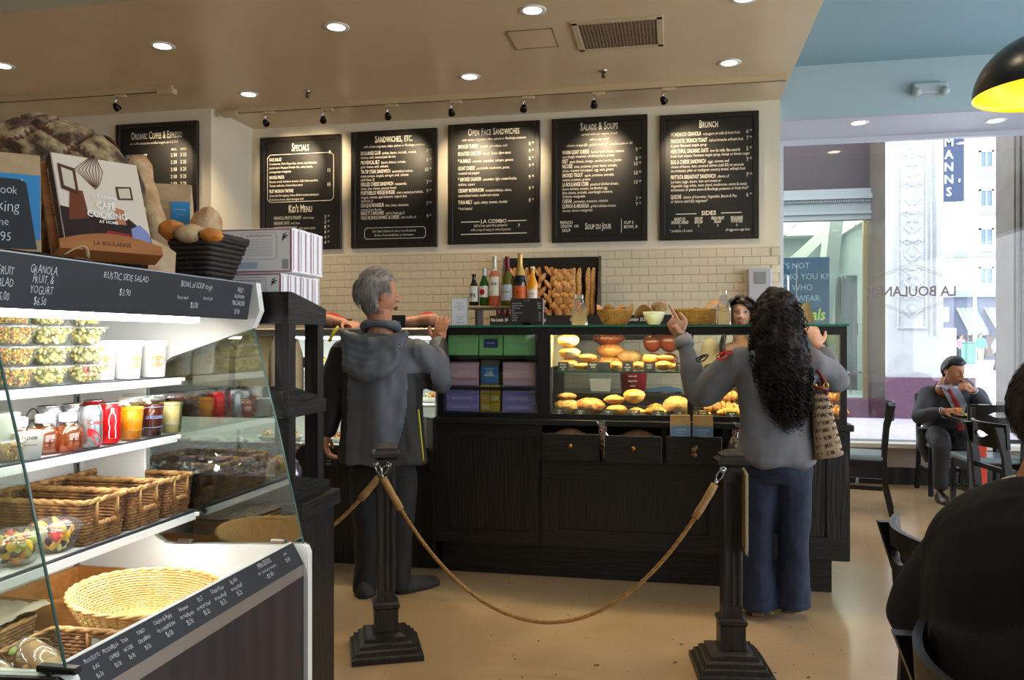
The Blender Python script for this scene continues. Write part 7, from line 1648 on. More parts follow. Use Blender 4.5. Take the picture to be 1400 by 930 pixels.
# ==== PEOPLE
def V(*a):return Vector(a)
def remesh(m,name,mats,parent=None,vox=.006,smooth=3,disp=None,**kw):
 me=m.mesh('tmp',mats);o=bpy.data.objects.new('tmp',me);COL.objects.link(o)
 md=o.modifiers.new('r','REMESH');md.mode='VOXEL';md.voxel_size=vox;md.use_smooth_shade=True
 if smooth:sm=o.modifiers.new('s','SMOOTH');sm.iterations=smooth;sm.factor=.5
 dg=bpy.context.evaluated_depsgraph_get();me2=bpy.data.meshes.new_from_object(o.evaluated_get(dg))
 bpy.data.objects.remove(o);me2.name=name
 if disp:
  nn=[v.normal.copy()for v in me2.vertices]
  for v,n in zip(me2.vertices,nn):v.co=v.co+n*disp(v.co,n)
 me2.materials.clear()
 for q in(mats if isinstance(mats,(list,tuple))else[mats]):me2.materials.append(q)
 me2.polygons.foreach_set('use_smooth',[True]*len(me2.polygons));me2.update()
 return mk(name,me2,parent,**kw)
def cat(P,n=5):
 """smooth path through points; entries are (Vector, *radii)"""
 out=[];m=len(P)
 for i in range(m-1):
  a,b,c,d=P[max(i-1,0)],P[i],P[i+1],P[min(i+2,m-1)]
  for k in range(n):
   t=k/n;r=[]
   for j in range(len(b)):
    r.append(.5*((2*b[j])+(c[j]-a[j])*t+(2*a[j]-5*b[j]+4*c[j]-d[j])*t*t+(3*b[j]-a[j]-3*c[j]+d[j])*t**3))
   out.append(r)
 out.append(list(P[-1]));return out
def limb(m,pts,n=14,flat=None,k=5,end=True):
 Q=cat(pts,k);m.tube([q[0]for q in Q],[q[1]for q in Q],n)
 m.sph(tuple(Q[0][0]),Q[0][1]*.98,12,8)
 if end:m.sph(tuple(Q[-1][0]),Q[-1][1]*.98,12,8)
def loft(m,pts,rv,n=28,k=4,sq=1.0):
 """pts: (center, rx, ry); rv: the wearer's right-left axis"""
 Q=cat(pts,k);rs=[];N_=len(Q)
 for i,(c,rx,ry)in enumerate(Q):
  t=(Q[min(i+1,N_-1)][0]-Q[max(i-1,0)][0]).normalized();x=(rv-t*rv.dot(t)).normalized();y=t.cross(x)
  row=[]
  for j in range(n):
   a=2*PI*j/n;ca,sa=math.cos(a),math.sin(a);e=sq
   row.append(tuple(c+x*rx*math.copysign(abs(ca)**e,ca)+y*ry*math.copysign(abs(sa)**e,sa)))
  rs.append(row)
 m.rings(rs)
def hand(m,w,d,nrm,thumb,L=.185,curl=(.25,.35,.3),spread=.06,tcurl=.3,fingers=None):
 """w wrist, d direction of the fingers, nrm out of the back of the hand, thumb: +1/-1 along d x nrm"""
 d=d.normalized();nrm=(nrm-d*nrm.dot(d)).normalized();s=d.cross(nrm)*thumb
 pl=L*.50;fr=L*.047
 Mx=Matrix((s,nrm,d)).transposed().to_4x4();Mx.translation=w+d*pl*.52
 m.sph((0,0,0),(L*.225,L*.085,pl*.58),16,10,M=Mx)
 m.tube([w-d*L*.12,w+d*pl*.25,w+d*pl*.6],[L*.145,L*.15,L*.17],12,flat=.6)
 for i in range(4):
  f=(1.5-i)/1.5;ln=L*(.45,.50,.47,.38)[i]*1.0;cu=curl if not fingers else fingers[i]
  base=w+d*pl*.86+s*f*L*.155;dd=(d+s*f*spread*2).normalized();ax=dd.cross(nrm).normalized();p=base;pts=[(p,fr*1.12)]
  for q,(seg,c)in enumerate(zip((.42,.32,.26),cu)):
   dd=Matrix.Rotation(-c,3,ax)@dd;p=p+dd*ln*seg;pts.append((p,fr*(1.02,.94,.8)[q]))
  m.tube([q[0]for q in cat(pts,3)],[q[1]for q in cat(pts,3)],10);m.sph(tuple(p),fr*.8,8,6)
 base=w+d*pl*.22+s*L*.13;dd=(d*.65+s*.75-nrm*.25).normalized();ax=dd.cross(nrm).normalized();p=base;pts=[(p,fr*1.5)]
 for q,(seg,c)in enumerate(((.20,0),(.17,tcurl),(.13,tcurl))):
  dd=(dd*math.cos(c)+(d-s*.3-nrm*.2).normalized()*math.sin(c)).normalized();p=p+dd*L*seg;pts.append((p,fr*(1.35,1.15,.95)[q]))
 m.tube([q[0]for q in cat(pts,3)],[q[1]for q in cat(pts,3)],10);m.sph(tuple(p),fr*.95,8,6)
def headM(c,yaw=0,pitch=0,roll=0,s=1):
 """local -y is the face; yaw 0 looks to -y of the world"""
 return Matrix.Translation(c)@Matrix.Rotation(yaw,4,'Z')@Matrix.Rotation(pitch,4,'X')@Matrix.Rotation(roll,4,'Y')@Matrix.Diagonal((s,s,s,1))
def headshape(d):
 """surface point of a head for a unit direction (metres)"""
 x,y,z=d;r=V(x*.074,y*.094,z*.115)
 if z<0:
  t=-z;r.x*=1-.30*t*t;r.y=r.y*(1-.18*t)-.012*t
  if y>0:r.y*=1-.35*t
 if y>0 and z>-.3:r.y*=1.06
 if y<0:
  r.y*=.97
  for sx in(-1,1):
   q=(x-sx*.40)**2/.035+(z-.06)**2/.018;r.y+=.010*math.exp(-q)
   q=(x-sx*.45)**2/.05+(z+.25)**2/.05;r.y-=.004*math.exp(-q)
  r.y-=.006*math.exp(-((z-.24)**2/.01+x*x/.3));r.y-=.007*math.exp(-((z+.85)**2/.03+x*x/.10))
 return r
def head(m,M):
 m.sph((0,0,0),1,48,36,M=M,f=lambda q,d:headshape(d))
 P=[(V(0,-.088,.022),.007),(V(0,-.100,-.004),.009),(V(0,-.112,-.026),.0125),(V(0,-.100,-.036),.011)]
 m.tube([M@q[0]for q in P],[q[1]for q in P],10)
 for s_ in(-1,1):
  m.sph((0,0,0),(.009,.011,.008),8,6,M=M@Tm((s_*.012,-.098,-.030)))
  m.sph((0,0,0),(.010,.019,.032),12,8,M=M@Tm((s_*.076,.012,-.004),(.25,0,s_*.35)))
 m.tube([M@V(-.022,-.090,-.064),M@V(-.008,-.100,-.060),M@V(0,-.0985,-.062),M@V(.008,-.100,-.060),M@V(.022,-.090,-.064)],[.003,.0062,.006,.0062,.003],8)
 m.tube([M@V(-.019,-.088,-.070),M@V(0,-.0975,-.073),M@V(.019,-.088,-.070)],[.003,.0075,.003],8)
def face(t,M,lip='a8584c',brow='1a120e',iris='2a1a12',closed=0,openm=0):
 EW=mat('eye_white','e6e0da',.2);
 for s_ in(-1,1):
  Me=M@Tm((s_*.030,-.0835,.008))
  if not closed:e=MB();e.sph((0,0,0),(.0125,.0095,.0085),12,8,M=Me);o=e.build('eye',EW,t);e=MB();e.sph((0,-.0062,0),(.0058,.0042,.0058),10,6,M=Me);e.build('iris',mat('iris_'+iris,iris,.1),o)
  e=MB();e.tube([Me@V(-s_*.016,-.004,.000 if not closed else-.002),Me@V(-s_*.006,-.0102,.0058*(1-2*closed)),Me@V(s_*.006,-.0095,.0056*(1-2*closed)),Me@V(s_*.017,-.001,-.001)],[.0014,.0021,.0021,.0012],6);e.build('eyelid',mat('lash_dark','1a100c',.6),t)
  e=MB();e.tube([Me@V(-s_*.017,-.007,.018),Me@V(0,-.0135,.0225),Me@V(s_*.020,-.004,.018)],[.0020,.0026,.0012],6,flat=.5);e.build('eyebrow',mat('brow_'+brow,brow,.8),t)
 e=MB();e.tube([M@V(-.023,-.0915,-.0640),M@V(-.008,-.1035,-.0595),M@V(0,-.1025,-.0615),M@V(.008,-.1035,-.0595),M@V(.023,-.0915,-.0640)],[.0018,.0052,.0045,.0052,.0018],8);e.tube([M@V(-.020,-.0900,-.0695),M@V(0,-.1025,-.0735-.006*openm),M@V(.020,-.0900,-.0695)],[.0018,.0062,.0018],8);e.build('lips',mat('lips_'+lip,lip,.4),t)
 if openm:e=MB();e.sph((0,0,0),(.014,.007,.0055+.004*openm),10,6,M=M@Tm((0,-.0975,-.067)));e.build('mouth_opening',mat('mouth_dark','3a1210',.5),t)
def haircap(M,line,th=.014,nz=.004,fr=30,mask=None,nu=64,nv=48):
 """hair as a thick cap over the skull where line(d) > 0"""
 m=MB()
 def f(q,d):
  b=headshape(d);k=max(-1,min(1,line(d)*6))
  off=th*k if k>0 else.014*max(k,-1)
  n_=noise.noise(d*fr*.25)*nz+noise.noise(V(d.x*fr,d.y*fr,d.z*fr*.3))*nz*.6
  return b+d*(off+(n_ if k>0 else 0))
 m.sph((0,0,0),1,nu,nv,M=M,f=f);return m
def strands(M,line,n,L,r,seed,comb,droop=.0):
 rr=random.Random(seed);m=MB();c=0
 while c<n:
  d=V(rr.gauss(0,1),rr.gauss(0,1),rr.gauss(0,1)).normalized()
  if line(d)<.04:continue
  c+=1;p=headshape(d)+d*.012;cd=comb(d);t_=(cd-d*cd.dot(d)).normalized();l=L*rr.uniform(.6,1.2)
  q1=p+t_*l*.5+d*l*.16;q2=p+t_*l+d*l*.12-V(0,0,droop)*l
  m.tube([M@p,M@q1,M@q2],[r,r*.8,r*.2],3,cap=False)
 return m
def fold(amp=.006,f=(9,9,3),seed=0,a2=.0015,f2=(30,30,20)):
 o=V(seed*3.1,seed,0)
 return lambda p,n:amp*noise.noise(V(p.x*f[0],p.y*f[1],p.z*f[2])+o)+a2*noise.noise(V(p.x*f2[0],p.y*f2[1],p.z*f2[2])+o)
def shoe(m,heel,d,L=.28,w=.048,h=.075,heelup=0,hu=None):
 d=d.normalized();s=d.cross(V(0,0,1));u=V(0,0,1)
 rs=[]
 for k in range(11):
  f=k/10;c=heel+d*L*f;ww=w*(.72+.5*math.sin(PI*min(1,f*1.02))**.7*(.75 if f<.5 else 1));ww=ww if 0<k<10 else w*.35
  hh=h*(1.0 if f<.3 else 1-.75*(f-.3))if k<10 else h*.28;lift=(1-f)**1.2*(hu or 0)
  rs.append([tuple(c+s*ww*math.cos(a)*(1 if math.sin(a)>0 else 1.05)+u*(lift+(hh*math.sin(a)if math.sin(a)>0 else 0)+.001))for a in[2*PI*i/16 for i in range(16)]])
 m.rings(rs)
SK1=SKIN;SK2=mat('skin_warm','b87e5e',.5,c2='ac7252',scale=14,sss=.08);SK3=mat('skin_light','dcae94',.5,c2='d4a086',scale=14,sss=.08)
def person(lab,loc):return thing('person',lab,'person',loc)
def rel(t,m):m.M=Matrix.Translation(-Vector(t.location));return m
def A(u,v,Y):return at(u,v,Y)
t=person('grey-haired man in a grey hooded jacket standing with his back turned at the counter',(-1.60,4.26,0))
hc=A(516,403,4.33);HM=headM(hc,PI-.75,-.05,0,1.20)
shL,shR=A(474,482,4.33),A(573,482,4.33);pel=A(524,640,4.30);chest=A(523,520,4.31);nk=A(520,448,4.33)
elL,wrL=A(455,548,4.33),A(447,592,4.30);elR,wrR=A(600,522,4.42),A(598,470,4.60)
hipL,hipR=pel+V(-.09,0,0),pel+V(.09,0,0);knL,knR=A(505,730,4.26),A(545,725,4.30);anL,anR=A(500,800,4.24),A(545,795,4.30)
m=rel(t,MB());rv=V(1,0,0)
head(m,HM);limb(m,[(hc+V(0,.02,-.06),.072),(nk,.070),(nk+V(0,0,-.06),.08)])
loft(m,[(nk+V(0,0,-.05),.07,.06),(nk+V(0,0,-.10),.16,.08),(chest,.17,.11),(pel+V(0,0,.15),.14,.10),(pel,.15,.11),(pel+V(0,0,-.08),.12,.09)],rv)
for a,b,c in((shL,elL,wrL),(shR,elR,wrR)):limb(m,[(a,.048),(b,.040),(c,.028)])
for a,b,c in((hipL,knL,anL),(hipR,knR,anR)):limb(m,[(a,.055),(b,.040),(c,.034)])
hand(m,wrR+V(0,.01,.0),V(.14,.16,1),V(-.1,-1,.12),-1,L=.20,curl=(.18,.3,.35),spread=.05)
hand(m,wrL,V(-.05,-.02,-1),V(-1,-.25,0),1,L=.19,curl=(.4,.5,.4))
remesh(m,'body',SK2,t,.0052,2)
HG=mat('grey_hair','6a6462',.6,c2='a39c98',scale=40,stretch=(1,1,.35),ramp=(.3,.7))
ln=lambda d:(.34+d.z*.5+d.y*.55 if d.y>-.35 else d.z-.52)-(.45 if(abs(d.x)>.80 and d.z<.05 and d.y<.45)else 0)-max(0,-.62-d.z)*3
m=haircap(HM,lambda d:ln(d)-max(0,-.42-d.z)*2,.012,.002,34);rel_=Matrix.Translation(-Vector(t.location));m.v=[tuple(rel_@Vector(q))for q in m.v];h_=m.build('hair',HG,t)
m=strands(HM,ln,1500,.035,.0011,4,lambda d:V(0,.25,-1)if d.z<.6 else V(.2,-.6,.35));m.v=[tuple(rel_@Vector(q))for q in m.v];m.build('hair_strands',HG,h_,kind='stuff')
JK=mat('jacket_grey','4c515b',.6,c2='585d68',scale=5,bump=.05);JKD=mat('jacket_black_panel','151516',.65);YP=mat('yellow_piping','c8c020',.5)
m=rel(t,MB());hem=A(524,632,4.31)
loft(m,[(nk+V(0,-.01,-.035),.10,.09),(nk+V(0,0,-.09),.195,.115),(shL.lerp(shR,.5)+V(0,0,-.04),.245,.145),(chest+V(0,0,-.02),.235,.165),(A(524,575,4.31),.235,.17),(hem+V(0,0,.05),.255,.175),(hem,.26,.18)],rv,k=6)
for a,b,c,e in((shL,elL,wrL,.0),(shR,elR,wrR,0)):
 limb(m,[(a+V(0,0,-.01),.095),(a.lerp(b,.5),.092),(b,.078),(b.lerp(c,.6),.062),(c+(c-b).normalized()*-.02,.052)],18)
m2=m
jk=remesh(m,'jacket',[JK,JKD],t,.009,4,fold(.022,(9,8,1.9),2,.005,(22,22,12)))
me=jk.data;T0=Vector(t.location)
for p in me.polygons:
 c=p.center+T0;uu=c.x-pel.x;side=c.x<elR.x-.015 and(uu>.125+.05*math.sin((c.z-.8)*5)or uu<-.17)and abs(uu)<.30 and c.z<shL.z-.10 and c.z>hem.z-.05
 sleeve_low=(c.x<pel.x-.22 and c.z<1.36)or(c.z>1.30 and c.x>elR.x-.03 and c.y>4.50)
 if(side and c.z<1.22)or sleeve_low:p.material_index=1
m=rel(t,MB())
hb=nk+V(0,-.055,-.045)
for k in range(5):
 w=.215-.012*k;zz=-.02-.030*k;m.tube([hb+V(w*math.sin(a)*.86,-.05-.035*math.cos(a)-.012*k+.02*abs(math.sin(a)),zz-.030*math.cos(a)-.01*k+.045*abs(math.sin(a))**2)for a in[-1.45+2.9*i/20 for i in range(21)]],[.022+.020*math.cos(-1.4+2.8*i/20)for i in range(21)],10)
m.sph(tuple(hb+V(0,-.02,-.07)),(.16,.06,.085),20,12)
m.tube([nk+V(.10*math.cos(a),.005+.085*math.sin(a),+.004-.02*math.sin(a))for a in[2*PI*i/30 for i in range(30)]],.024,8,closed=True)
remesh(m,'hood',JK,jk,.008,3,fold(.009,(14,14,10),5,.003))
m=rel(t,MB());m.tube([A(572,560,4.20),A(575,590,4.19),A(578,620,4.19),A(579,630,4.19)],.004,6);m.build('yellow_piping',YP,jk);m=rel(t,MB());m.tube([A(463,447,4.38),A(458,452,4.36),A(450,466,4.30)],.010,6);m.build('yellow_piping',YP,jk)
m=rel(t,MB());c_=A(547,474,4.135);m.tube([c_+V(.011*math.cos(a),0,.011*math.sin(a))for a in[2*PI*i/12 for i in range(12)]],.003,6,closed=True);m.build('eyelet',STEEL,jk)
m=rel(t,MB())
TR_=mat('charcoal_trousers','0f1014',.8,c2='14161a',scale=6)
loft(m,[(pel+V(0,0,.06),.18,.13),(pel,.185,.135),(pel+V(0,0,-.10),.17,.12)],rv)
for a,b,c in((hipL,knL,anL),(hipR,knR,anR)):limb(m,[(a+V(0,0,-.02),.105),(a.lerp(b,.5),.098),(b,.082),(b.lerp(c,.6),.074),(c+V(0,0,-.04),.072)],18,end=False)
remesh(m,'trousers',TR_,t,.009,3,fold(.010,(12,12,7),3))
for s_,hl,dd in(('l',atz(497,818,0)+V(0,-.02,0),V(-.10,1,0)),('r',atz(541,812,0),V(.55,.8,0))):
 m=rel(t,MB());shoe(m,hl,dd,.30,.052,.085);m.build('shoe',mat('dark_suede','2a2622',.8),t)
t=person('woman with long dark curly hair in a grey sweater pointing over the pastry case',(.51,4.33,0))
hc=A(1062,430,4.36);HM=headM(hc,PI+.35,.12,0,1.0)
shL,shR=A(1007,492,4.30),A(1113,494,4.30);nk=A(1062,462,4.32);pel=A(1060,620,4.28);chest=A(1060,540,4.29)
elL,wrL=A(958,541,4.40),A(932,458,4.52);elR,wrR=A(1142,522,4.42),A(1118,473,4.58)
hipL,hipR=A(1040,640,4.28),A(1083,640,4.28);knL,knR=A(1035,735,4.27),A(1085,735,4.27);anL,anR=A(1036,820,4.28),A(1082,818,4.30)
m=rel(t,MB());head(m,HM);limb(m,[(hc+V(0,.0,-.08),.048),(nk,.050),(nk+V(0,0,-.07),.06)])
loft(m,[(nk+V(0,0,-.05),.06,.05),(nk+V(0,0,-.11),.15,.075),(chest,.14,.095),(chest+V(0,0,-.18),.115,.085),(pel,.15,.11),(pel+V(0,0,-.1),.13,.10)],rv)
for a,b,c in((shL,elL,wrL),(shR,elR,wrR)):limb(m,[(a,.042),(b,.036),(c,.0255)])
for a,b,c in((hipL,knL,anL),(hipR,knR,anR)):limb(m,[(a,.06),(b,.042),(c,.032)])
hd=(A(905,418,4.56)-wrL)
hand(m,wrL,hd,V(-.5,-.9,.35),1,L=.185,spread=.04,fingers=[(.02,.08,.05),(.7,1.0,.7),(.9,1.1,.8),(1.0,1.1,.8)],tcurl=.5)if False else hand(m,wrL,hd,V(-.55,-.85,.3),1,L=.20,spread=.03,fingers=[(-.05,.05,.05),(.7,1.0,.8),(.95,1.1,.8),(1.1,1.1,.9)],tcurl=1.1)
hand(m,wrR,A(1108,446,4.64)-wrR+V(0,0,.02),V(.25,-1,.1),1,L=.18,curl=(.35,.6,.5),spread=.03)
remesh(m,'body',SK3,t,.0048,2)
SW=mat('grey_sweater','63666e',.85,c2='6d7078',scale=8,bump=.08)
m=rel(t,MB());hem=A(1060,632,4.27)
loft(m,[(nk+V(0,0,-.055),.075,.065),(nk+V(0,0,-.095),.165,.09),(shL.lerp(shR,.5)+V(0,0,-.04),.200,.115),(chest,.185,.125),(A(1060,585,4.28),.180,.125),(hem+V(0,0,.05),.195,.135),(hem+V(0,0,.0),.190,.135),(hem+V(0,.0,-.03),.12,.08)],rv,k=6)
limb(m,[(shL+V(.02,0,-.005),.082),(shL.lerp(elL,.5),.080),(elL,.074),(elL.lerp(wrL,.5),.060),(elL.lerp(wrL,.86),.046)],18)
limb(m,[(shR+V(-.02,0,-.005),.080),(shR.lerp(elR,.5),.076),(elR,.070),(elR.lerp(wrR,.5),.056),(elR.lerp(wrR,.72),.046)],18)
sw=remesh(m,'sweater',SW,t,.008,4,fold(.018,(8,8,4),7,.003,(24,24,18)))
m=rel(t,MB());a_,b_=elL.lerp(wrL,.80),elL.lerp(wrL,.95);m.tube([a_,a_.lerp(b_,.3),b_],[.050,.052,.050],20);m.build('rolled_cuff',mat('cuff_grey','8a8c92',.85),sw)
for(u,v,sc,cl)in((998,484,1.0,'can_red'),(968,488,.8,'black_print')):
 m=rel(t,MB());p=A(u-8,v+2,4.262);q=MB();
 m.tube([p+V(.035*sc*math.cos(a)*(1+.2*math.sin(3*a)),-.008+.035*abs(math.sin(a))*0,.018*sc*math.sin(a)+.014*sc*math.cos(a))for a in[2*PI*i/18 for i in range(18)]],.004,5,closed=True);m.tube([p+V(-.02*sc,-.006,-.01),p+V(.0,-.008,.006),p+V(.022*sc,-.006,.012)],.005,5);m.build('sleeve_patch',mat(cl),sw)
JN=mat('dark_denim','09152c',.8,c2='0f203a',scale=30,bump=.1)
m=rel(t,MB());loft(m,[(pel+V(0,0,.07),.145,.115),(pel,.175,.13),(pel+V(0,0,-.08),.175,.13),(pel+V(0,0,-.14),.16,.11)],rv)
for a,b,c in((hipL,knL,anL),(hipR,knR,anR)):limb(m,[(a,.100),(a.lerp(b,.5),.092),(b,.078),(b.lerp(c,.5),.080),(c+V(0,0,-.035),.096)],18,end=False)
remesh(m,'jeans',JN,t,.008,3,fold(.007,(12,12,9),4,.002))
for hl,dd in((atz(1038,843,0)+V(-.01,-.02,0),V(.05,1,0)),(atz(1080,838,0)+V(0,-.02,0),V(.15,1,0))):
 m=rel(t,MB());shoe(m,hl,dd,.25,.042,.06,hu=.035);so=m.build('shoe',mat('brown_leather','2c1710',.35),t)
 m=rel(t,MB());m.box(tuple(hl+V(0,.035,.02)),(.06,.06,.04),.006);m.build('heel',mat('tan_heel','7a4a2c',.5),so)
 m=rel(t,MB())
 for k in range(3):m.tube([hl+V(-.034,.03+.02*k,.035+.05),hl+V(-.0,.012+.012*k,.085-.014*k),hl+V(.034,.03+.02*k,.035+.05)],.003,5)
 m.build('shoe_stripe',mat('pale_stripe','c8a070',.5),so)
HD=mat('dark_curly_hair','0e0908',.6,c2='1e110d',scale=20,ramp=(.45,.75),spec=.25)
m=rel(t,MB());
m.sph((0,0,0),1,40,30,M=HM,f=lambda q,d:headshape(d)+d*(.030 if d.y>-.25 or d.z>.35 else-.02))
hb=[(A(1062,415,4.34),.098,.10),(A(1062,450,4.30),.118,.105),(A(1066,485,4.25),.132,.09),(A(1073,520,4.20),.118,.07),(A(1078,548,4.185),.075,.045),(A(1080,560,4.18),.03,.02)]
loft(m,hb,rv,k=5)
hr=remesh(m,'hair',HD,t,.010,2,lambda p,n:.016*noise.noise(p*16)+.009*noise.noise(p*38))
rr=random.Random(9);m=rel(t,MB())
for i in range(520):
 f=rr.random()**.8*.93;Q=cat(hb,4);q=Q[min(int(f*(len(Q)-1)),len(Q)-1)];a=rr.uniform(-PI,PI)
 if math.sin(a)>.75 and f>.1:a=-a
 p=q[0]+V(q[1]*1.0*math.cos(a),q[2]*1.0*math.sin(a),0);L_=rr.uniform(.06,.17);rad=rr.uniform(.006,.011);tr=rr.uniform(3,5)*2*PI*L_/.12;ph=rr.random()*6
 out=V(math.cos(a),math.sin(a),0);P=[];ns=22
 for k in range(ns):g=k/(ns-1);P.append(p+out*(.010+.012*math.sin(PI*g)-.02*g)+V(rad*math.cos(tr*g+ph),rad*math.sin(tr*g+ph),-L_*g))
 m.tube(P,[.0026*(1-.7*k/ns)for k in range(ns)],4,cap=False)
for i in range(150):
 d=V(rr.gauss(0,1),rr.gauss(0,1),abs(rr.gauss(0,1))*1.1).normalized()
 if d.y<-.3 and d.z<.4:continue
 p0=HM@(headshape(d)+d*.026);w_=(HM.to_3x3()@d);ph=rr.random()*6;P=[]
 for k in range(18):g=k/17;P.append(p0+w_*(.008*math.sin(PI*g))+V(.007*math.cos(12*g+ph),.007*math.sin(12*g+ph),-.10*g)+V(w_.x,w_.y,0)*.05*g)
 m.tube(P,.0022,4,cap=False)
m.build('hair_curls',HD,hr,kind='stuff')
m=rel(t,MB());dv=(wrL-elL).normalized();sd=dv.cross(V(0,1,0)).normalized();u2=dv.cross(sd);c_=wrL-dv*.005
m.tube([c_+(sd*math.cos(a)+u2*math.sin(a))*.032 for a in[2*PI*i/20 for i in range(20)]],.006,6,closed=True);m.sph(tuple(c_-V(0,.034,0)),(.018,.007,.018),12,8);m.build('wristwatch',STEEL,t)
m=rel(t,MB());dv=(wrR-elR).normalized();sd=dv.cross(V(0,1,0)).normalized();u2=dv.cross(sd);c_=wrR-dv*.02;m.tube([c_+(sd*math.cos(a)+u2*math.sin(a))*.030 for a in[2*PI*i/20 for i in range(20)]],.003,5,closed=True);m.build('bracelet',mat('pink_bracelet','d8a0a0',.4),t)
TB=mat('tote_canvas','8d7a60',.7,c2='9a876c',scale=30);TL=mat('oxblood_leather','5a1218',.35)
b=thing('tote_bag','tan monogrammed tote bag with dark red straps hanging from the woman’s shoulder'.replace('’s',''),'bag',A(1131,628,4.22));b['label']='tan monogrammed tote bag with dark red straps hanging at the right side of the woman'
B0=Vector(b.location);tl,tr_,br,bl=A(1108,530,4.24)-B0,A(1130,532,4.24)-B0,A(1151,618,4.22)-B0,A(1113,628,4.22)-B0
m=MB();rs=[]
for k in range(9):
 f=k/8;l=bl.lerp(tl,f);r=br.lerp(tr_,f);c=(l+r)/2;hw=(r-l).length/2;dp=.085*(1-.6*f);rs.append([tuple(c+V(hw*math.copysign(abs(math.cos(a))**.6,math.cos(a)),dp*math.copysign(abs(math.sin(a))**.6,math.sin(a)),(r-l).z/2*math.cos(a)+.0))for a in[2*PI*i/24 for i in range(24)]])
m.rings(rs);m.build('bag_body',TB,b)
m=MB();xd=(br-bl).normalized();zd=((tl+tr_)-(bl+br)).normalized()
for r_ in range(9):
 for c in range(6):
  f=(r_+.4)/9.2;l=bl.lerp(tl,f);r=br.lerp(tr_,f);g=.10+c*.165
  if g>.93:continue
  p=l.lerp(r,g)+V(0,-.085*(1-.6*f)*(1-.25*abs(g-.5)*2)-.004,0)
  write(m,'MK'[c%2]if r_%2 else 'KM'[c%2],0,0,.030,.8,'c','bold',M=frameM(p,xd,zd))
m.build('monogram',mat('monogram_brown','3a281c',.6),b,fix=False)
for yy in(-.035,.035):
 m=MB();top=A(1108,486,4.28+yy)-B0;m.tube([q[0]for q in cat([(tl+V(.01,yy,-.03),),(tl+V(-.005,yy,.06),),(top,),(top+V(.02,.0,-.05),),(tr_+V(-.012,yy,.03),),(tr_+V(-.01,yy,-.03),)],6)],.009,8,flat=.5);m.build('strap',TL,b)
m=MB();m.tube([tl+V(0,-.04,0),(tl+tr_)/2+V(0,-.05,.005),tr_+V(0,-.04,0)],.010,8);m.build('leather_trim',TL,b)
m=MB()
for q in(tl+V(.01,-.05,.01),tr_+V(-.012,-.05,.02)):m.tube([q+V(.011*math.cos(a),0,.014*math.sin(a))for a in[2*PI*i/12 for i in range(12)]],.0032,6,closed=True)
m.build('gold_ring',mat('gold_ring_metal','c8a050',.25,1),b)
t=person('dark-haired barista looking out from behind the glass pastry case',(.43,5.75,0))
hc=A(1013,430,5.72);HM=headM(hc,-.05,-.06,.06,1.0);nk=hc+V(0,.02,-.15);ch_=hc+V(-.03,.03,-.38);pel=V(hc.x-.05,5.78,.98)
shL,shR=hc+V(-.20,.03,-.23),hc+V(.19,.03,-.23);elL,elR=shL+V(-.06,-.02,-.28),shR+V(.05,0,-.28);wrL,wrR=elL+V(.04,-.20,-.08),elR+V(-.05,-.20,-.08)
m=rel(t,MB());head(m,HM);limb(m,[(hc+V(0,.01,-.08),.048),(nk,.050),(nk+V(0,.0,-.07),.06)])
loft(m,[(nk+V(0,0,-.03),.06,.05),(nk+V(0,0,-.08),.15,.075),(ch_,.15,.10),(pel+V(0,0,.15),.12,.09),(pel,.15,.11),(pel+V(0,0,-.1),.14,.10)],rv)
for a,b,c in((shL,elL,wrL),(shR,elR,wrR)):limb(m,[(a,.042),(b,.036),(c,.026)]);hand(m,c,(c-b),V(0,0,1),1 if a is shL else-1,L=.17)
for s_ in(-1,1):limb(m,[(pel+V(s_*.08,0,-.05),.08),(pel+V(s_*.09,0,-.48),.05),(pel+V(s_*.09,.02,-.90),.035),(pel+V(s_*.09,-.08,-.95),.03)])
remesh(m,'body',SK3,t,.0055,2);face(t,None,)if False else None
R0=Matrix.Translation(-Vector(t.location));face(t,R0@HM,lip='a8403c',iris='2e1c14')
ln2=lambda d:(d.z*.9+d.y*1.25-.02 if d.z<.55 else.5)+(.30 if d.x>.25 and d.z>.30 and d.y<0 else 0)-max(0,-.5-d.z)*2+(.3 if abs(d.x)>.8 and d.z>-.4 else 0)
m=haircap(HM,ln2,.020,.003,26);m.v=[tuple(R0@Vector(q))for q in m.v]
HB=mat('straight_dark_hair','18100e',.3,c2='2a1814',scale=30,spec=.6)
h_=m.build('hair',HB,t)
m=rel(t,MB())
for s_ in(-1,1):
 for k in range(9):
  a=.3+.18*k;x=s_*(.080+.004*(k%3));y=.06-.018*k
  m.tube([HM@V(x*.35,y*.9,.118),HM@V(x*.95,y,.075),HM@V(x*1.14,y*.9,-.02),HM@V(x*1.15,y*.9,-.12),HM@V(x*1.3+.01*math.sin(k),y*.7-.05,-.22),HM@V(x*1.2+.02*math.sin(k*2),y*.5-.075,-.31)],[.008,.013,.013,.012,.009,.003],7)
for k in range(7):m.tube([HM@V(-.03+.004*k,-.055,.108),HM@V(.01+.008*k,-.098+.002*k,.075-.001*k),HM@V(.05+.004*k,-.082+.004*k,.035-.006*k)],[.008,.009,.004],6)
m.build('hair_lock',HB,h_)
CT=mat('cream_top','d8cba8',.8,c2='cfc09a',scale=9);GA=mat('grey_apron','4c4640',.85,c2='564f48',scale=9)
m=rel(t,MB());loft(m,[(ch_+V(0,0,.125),.10,.075),(ch_+V(0,0,.09),.175,.10),(ch_,.185,.125),(pel+V(0,0,.18),.15,.11),(pel+V(0,0,.0),.175,.13),(pel+V(0,0,-.06),.17,.13)],rv,k=5)
for a,b,c in((shL,elL,wrL),(shR,elR,wrR)):limb(m,[(a,.066),(b,.056),(b.lerp(c,.3),.05)],16)
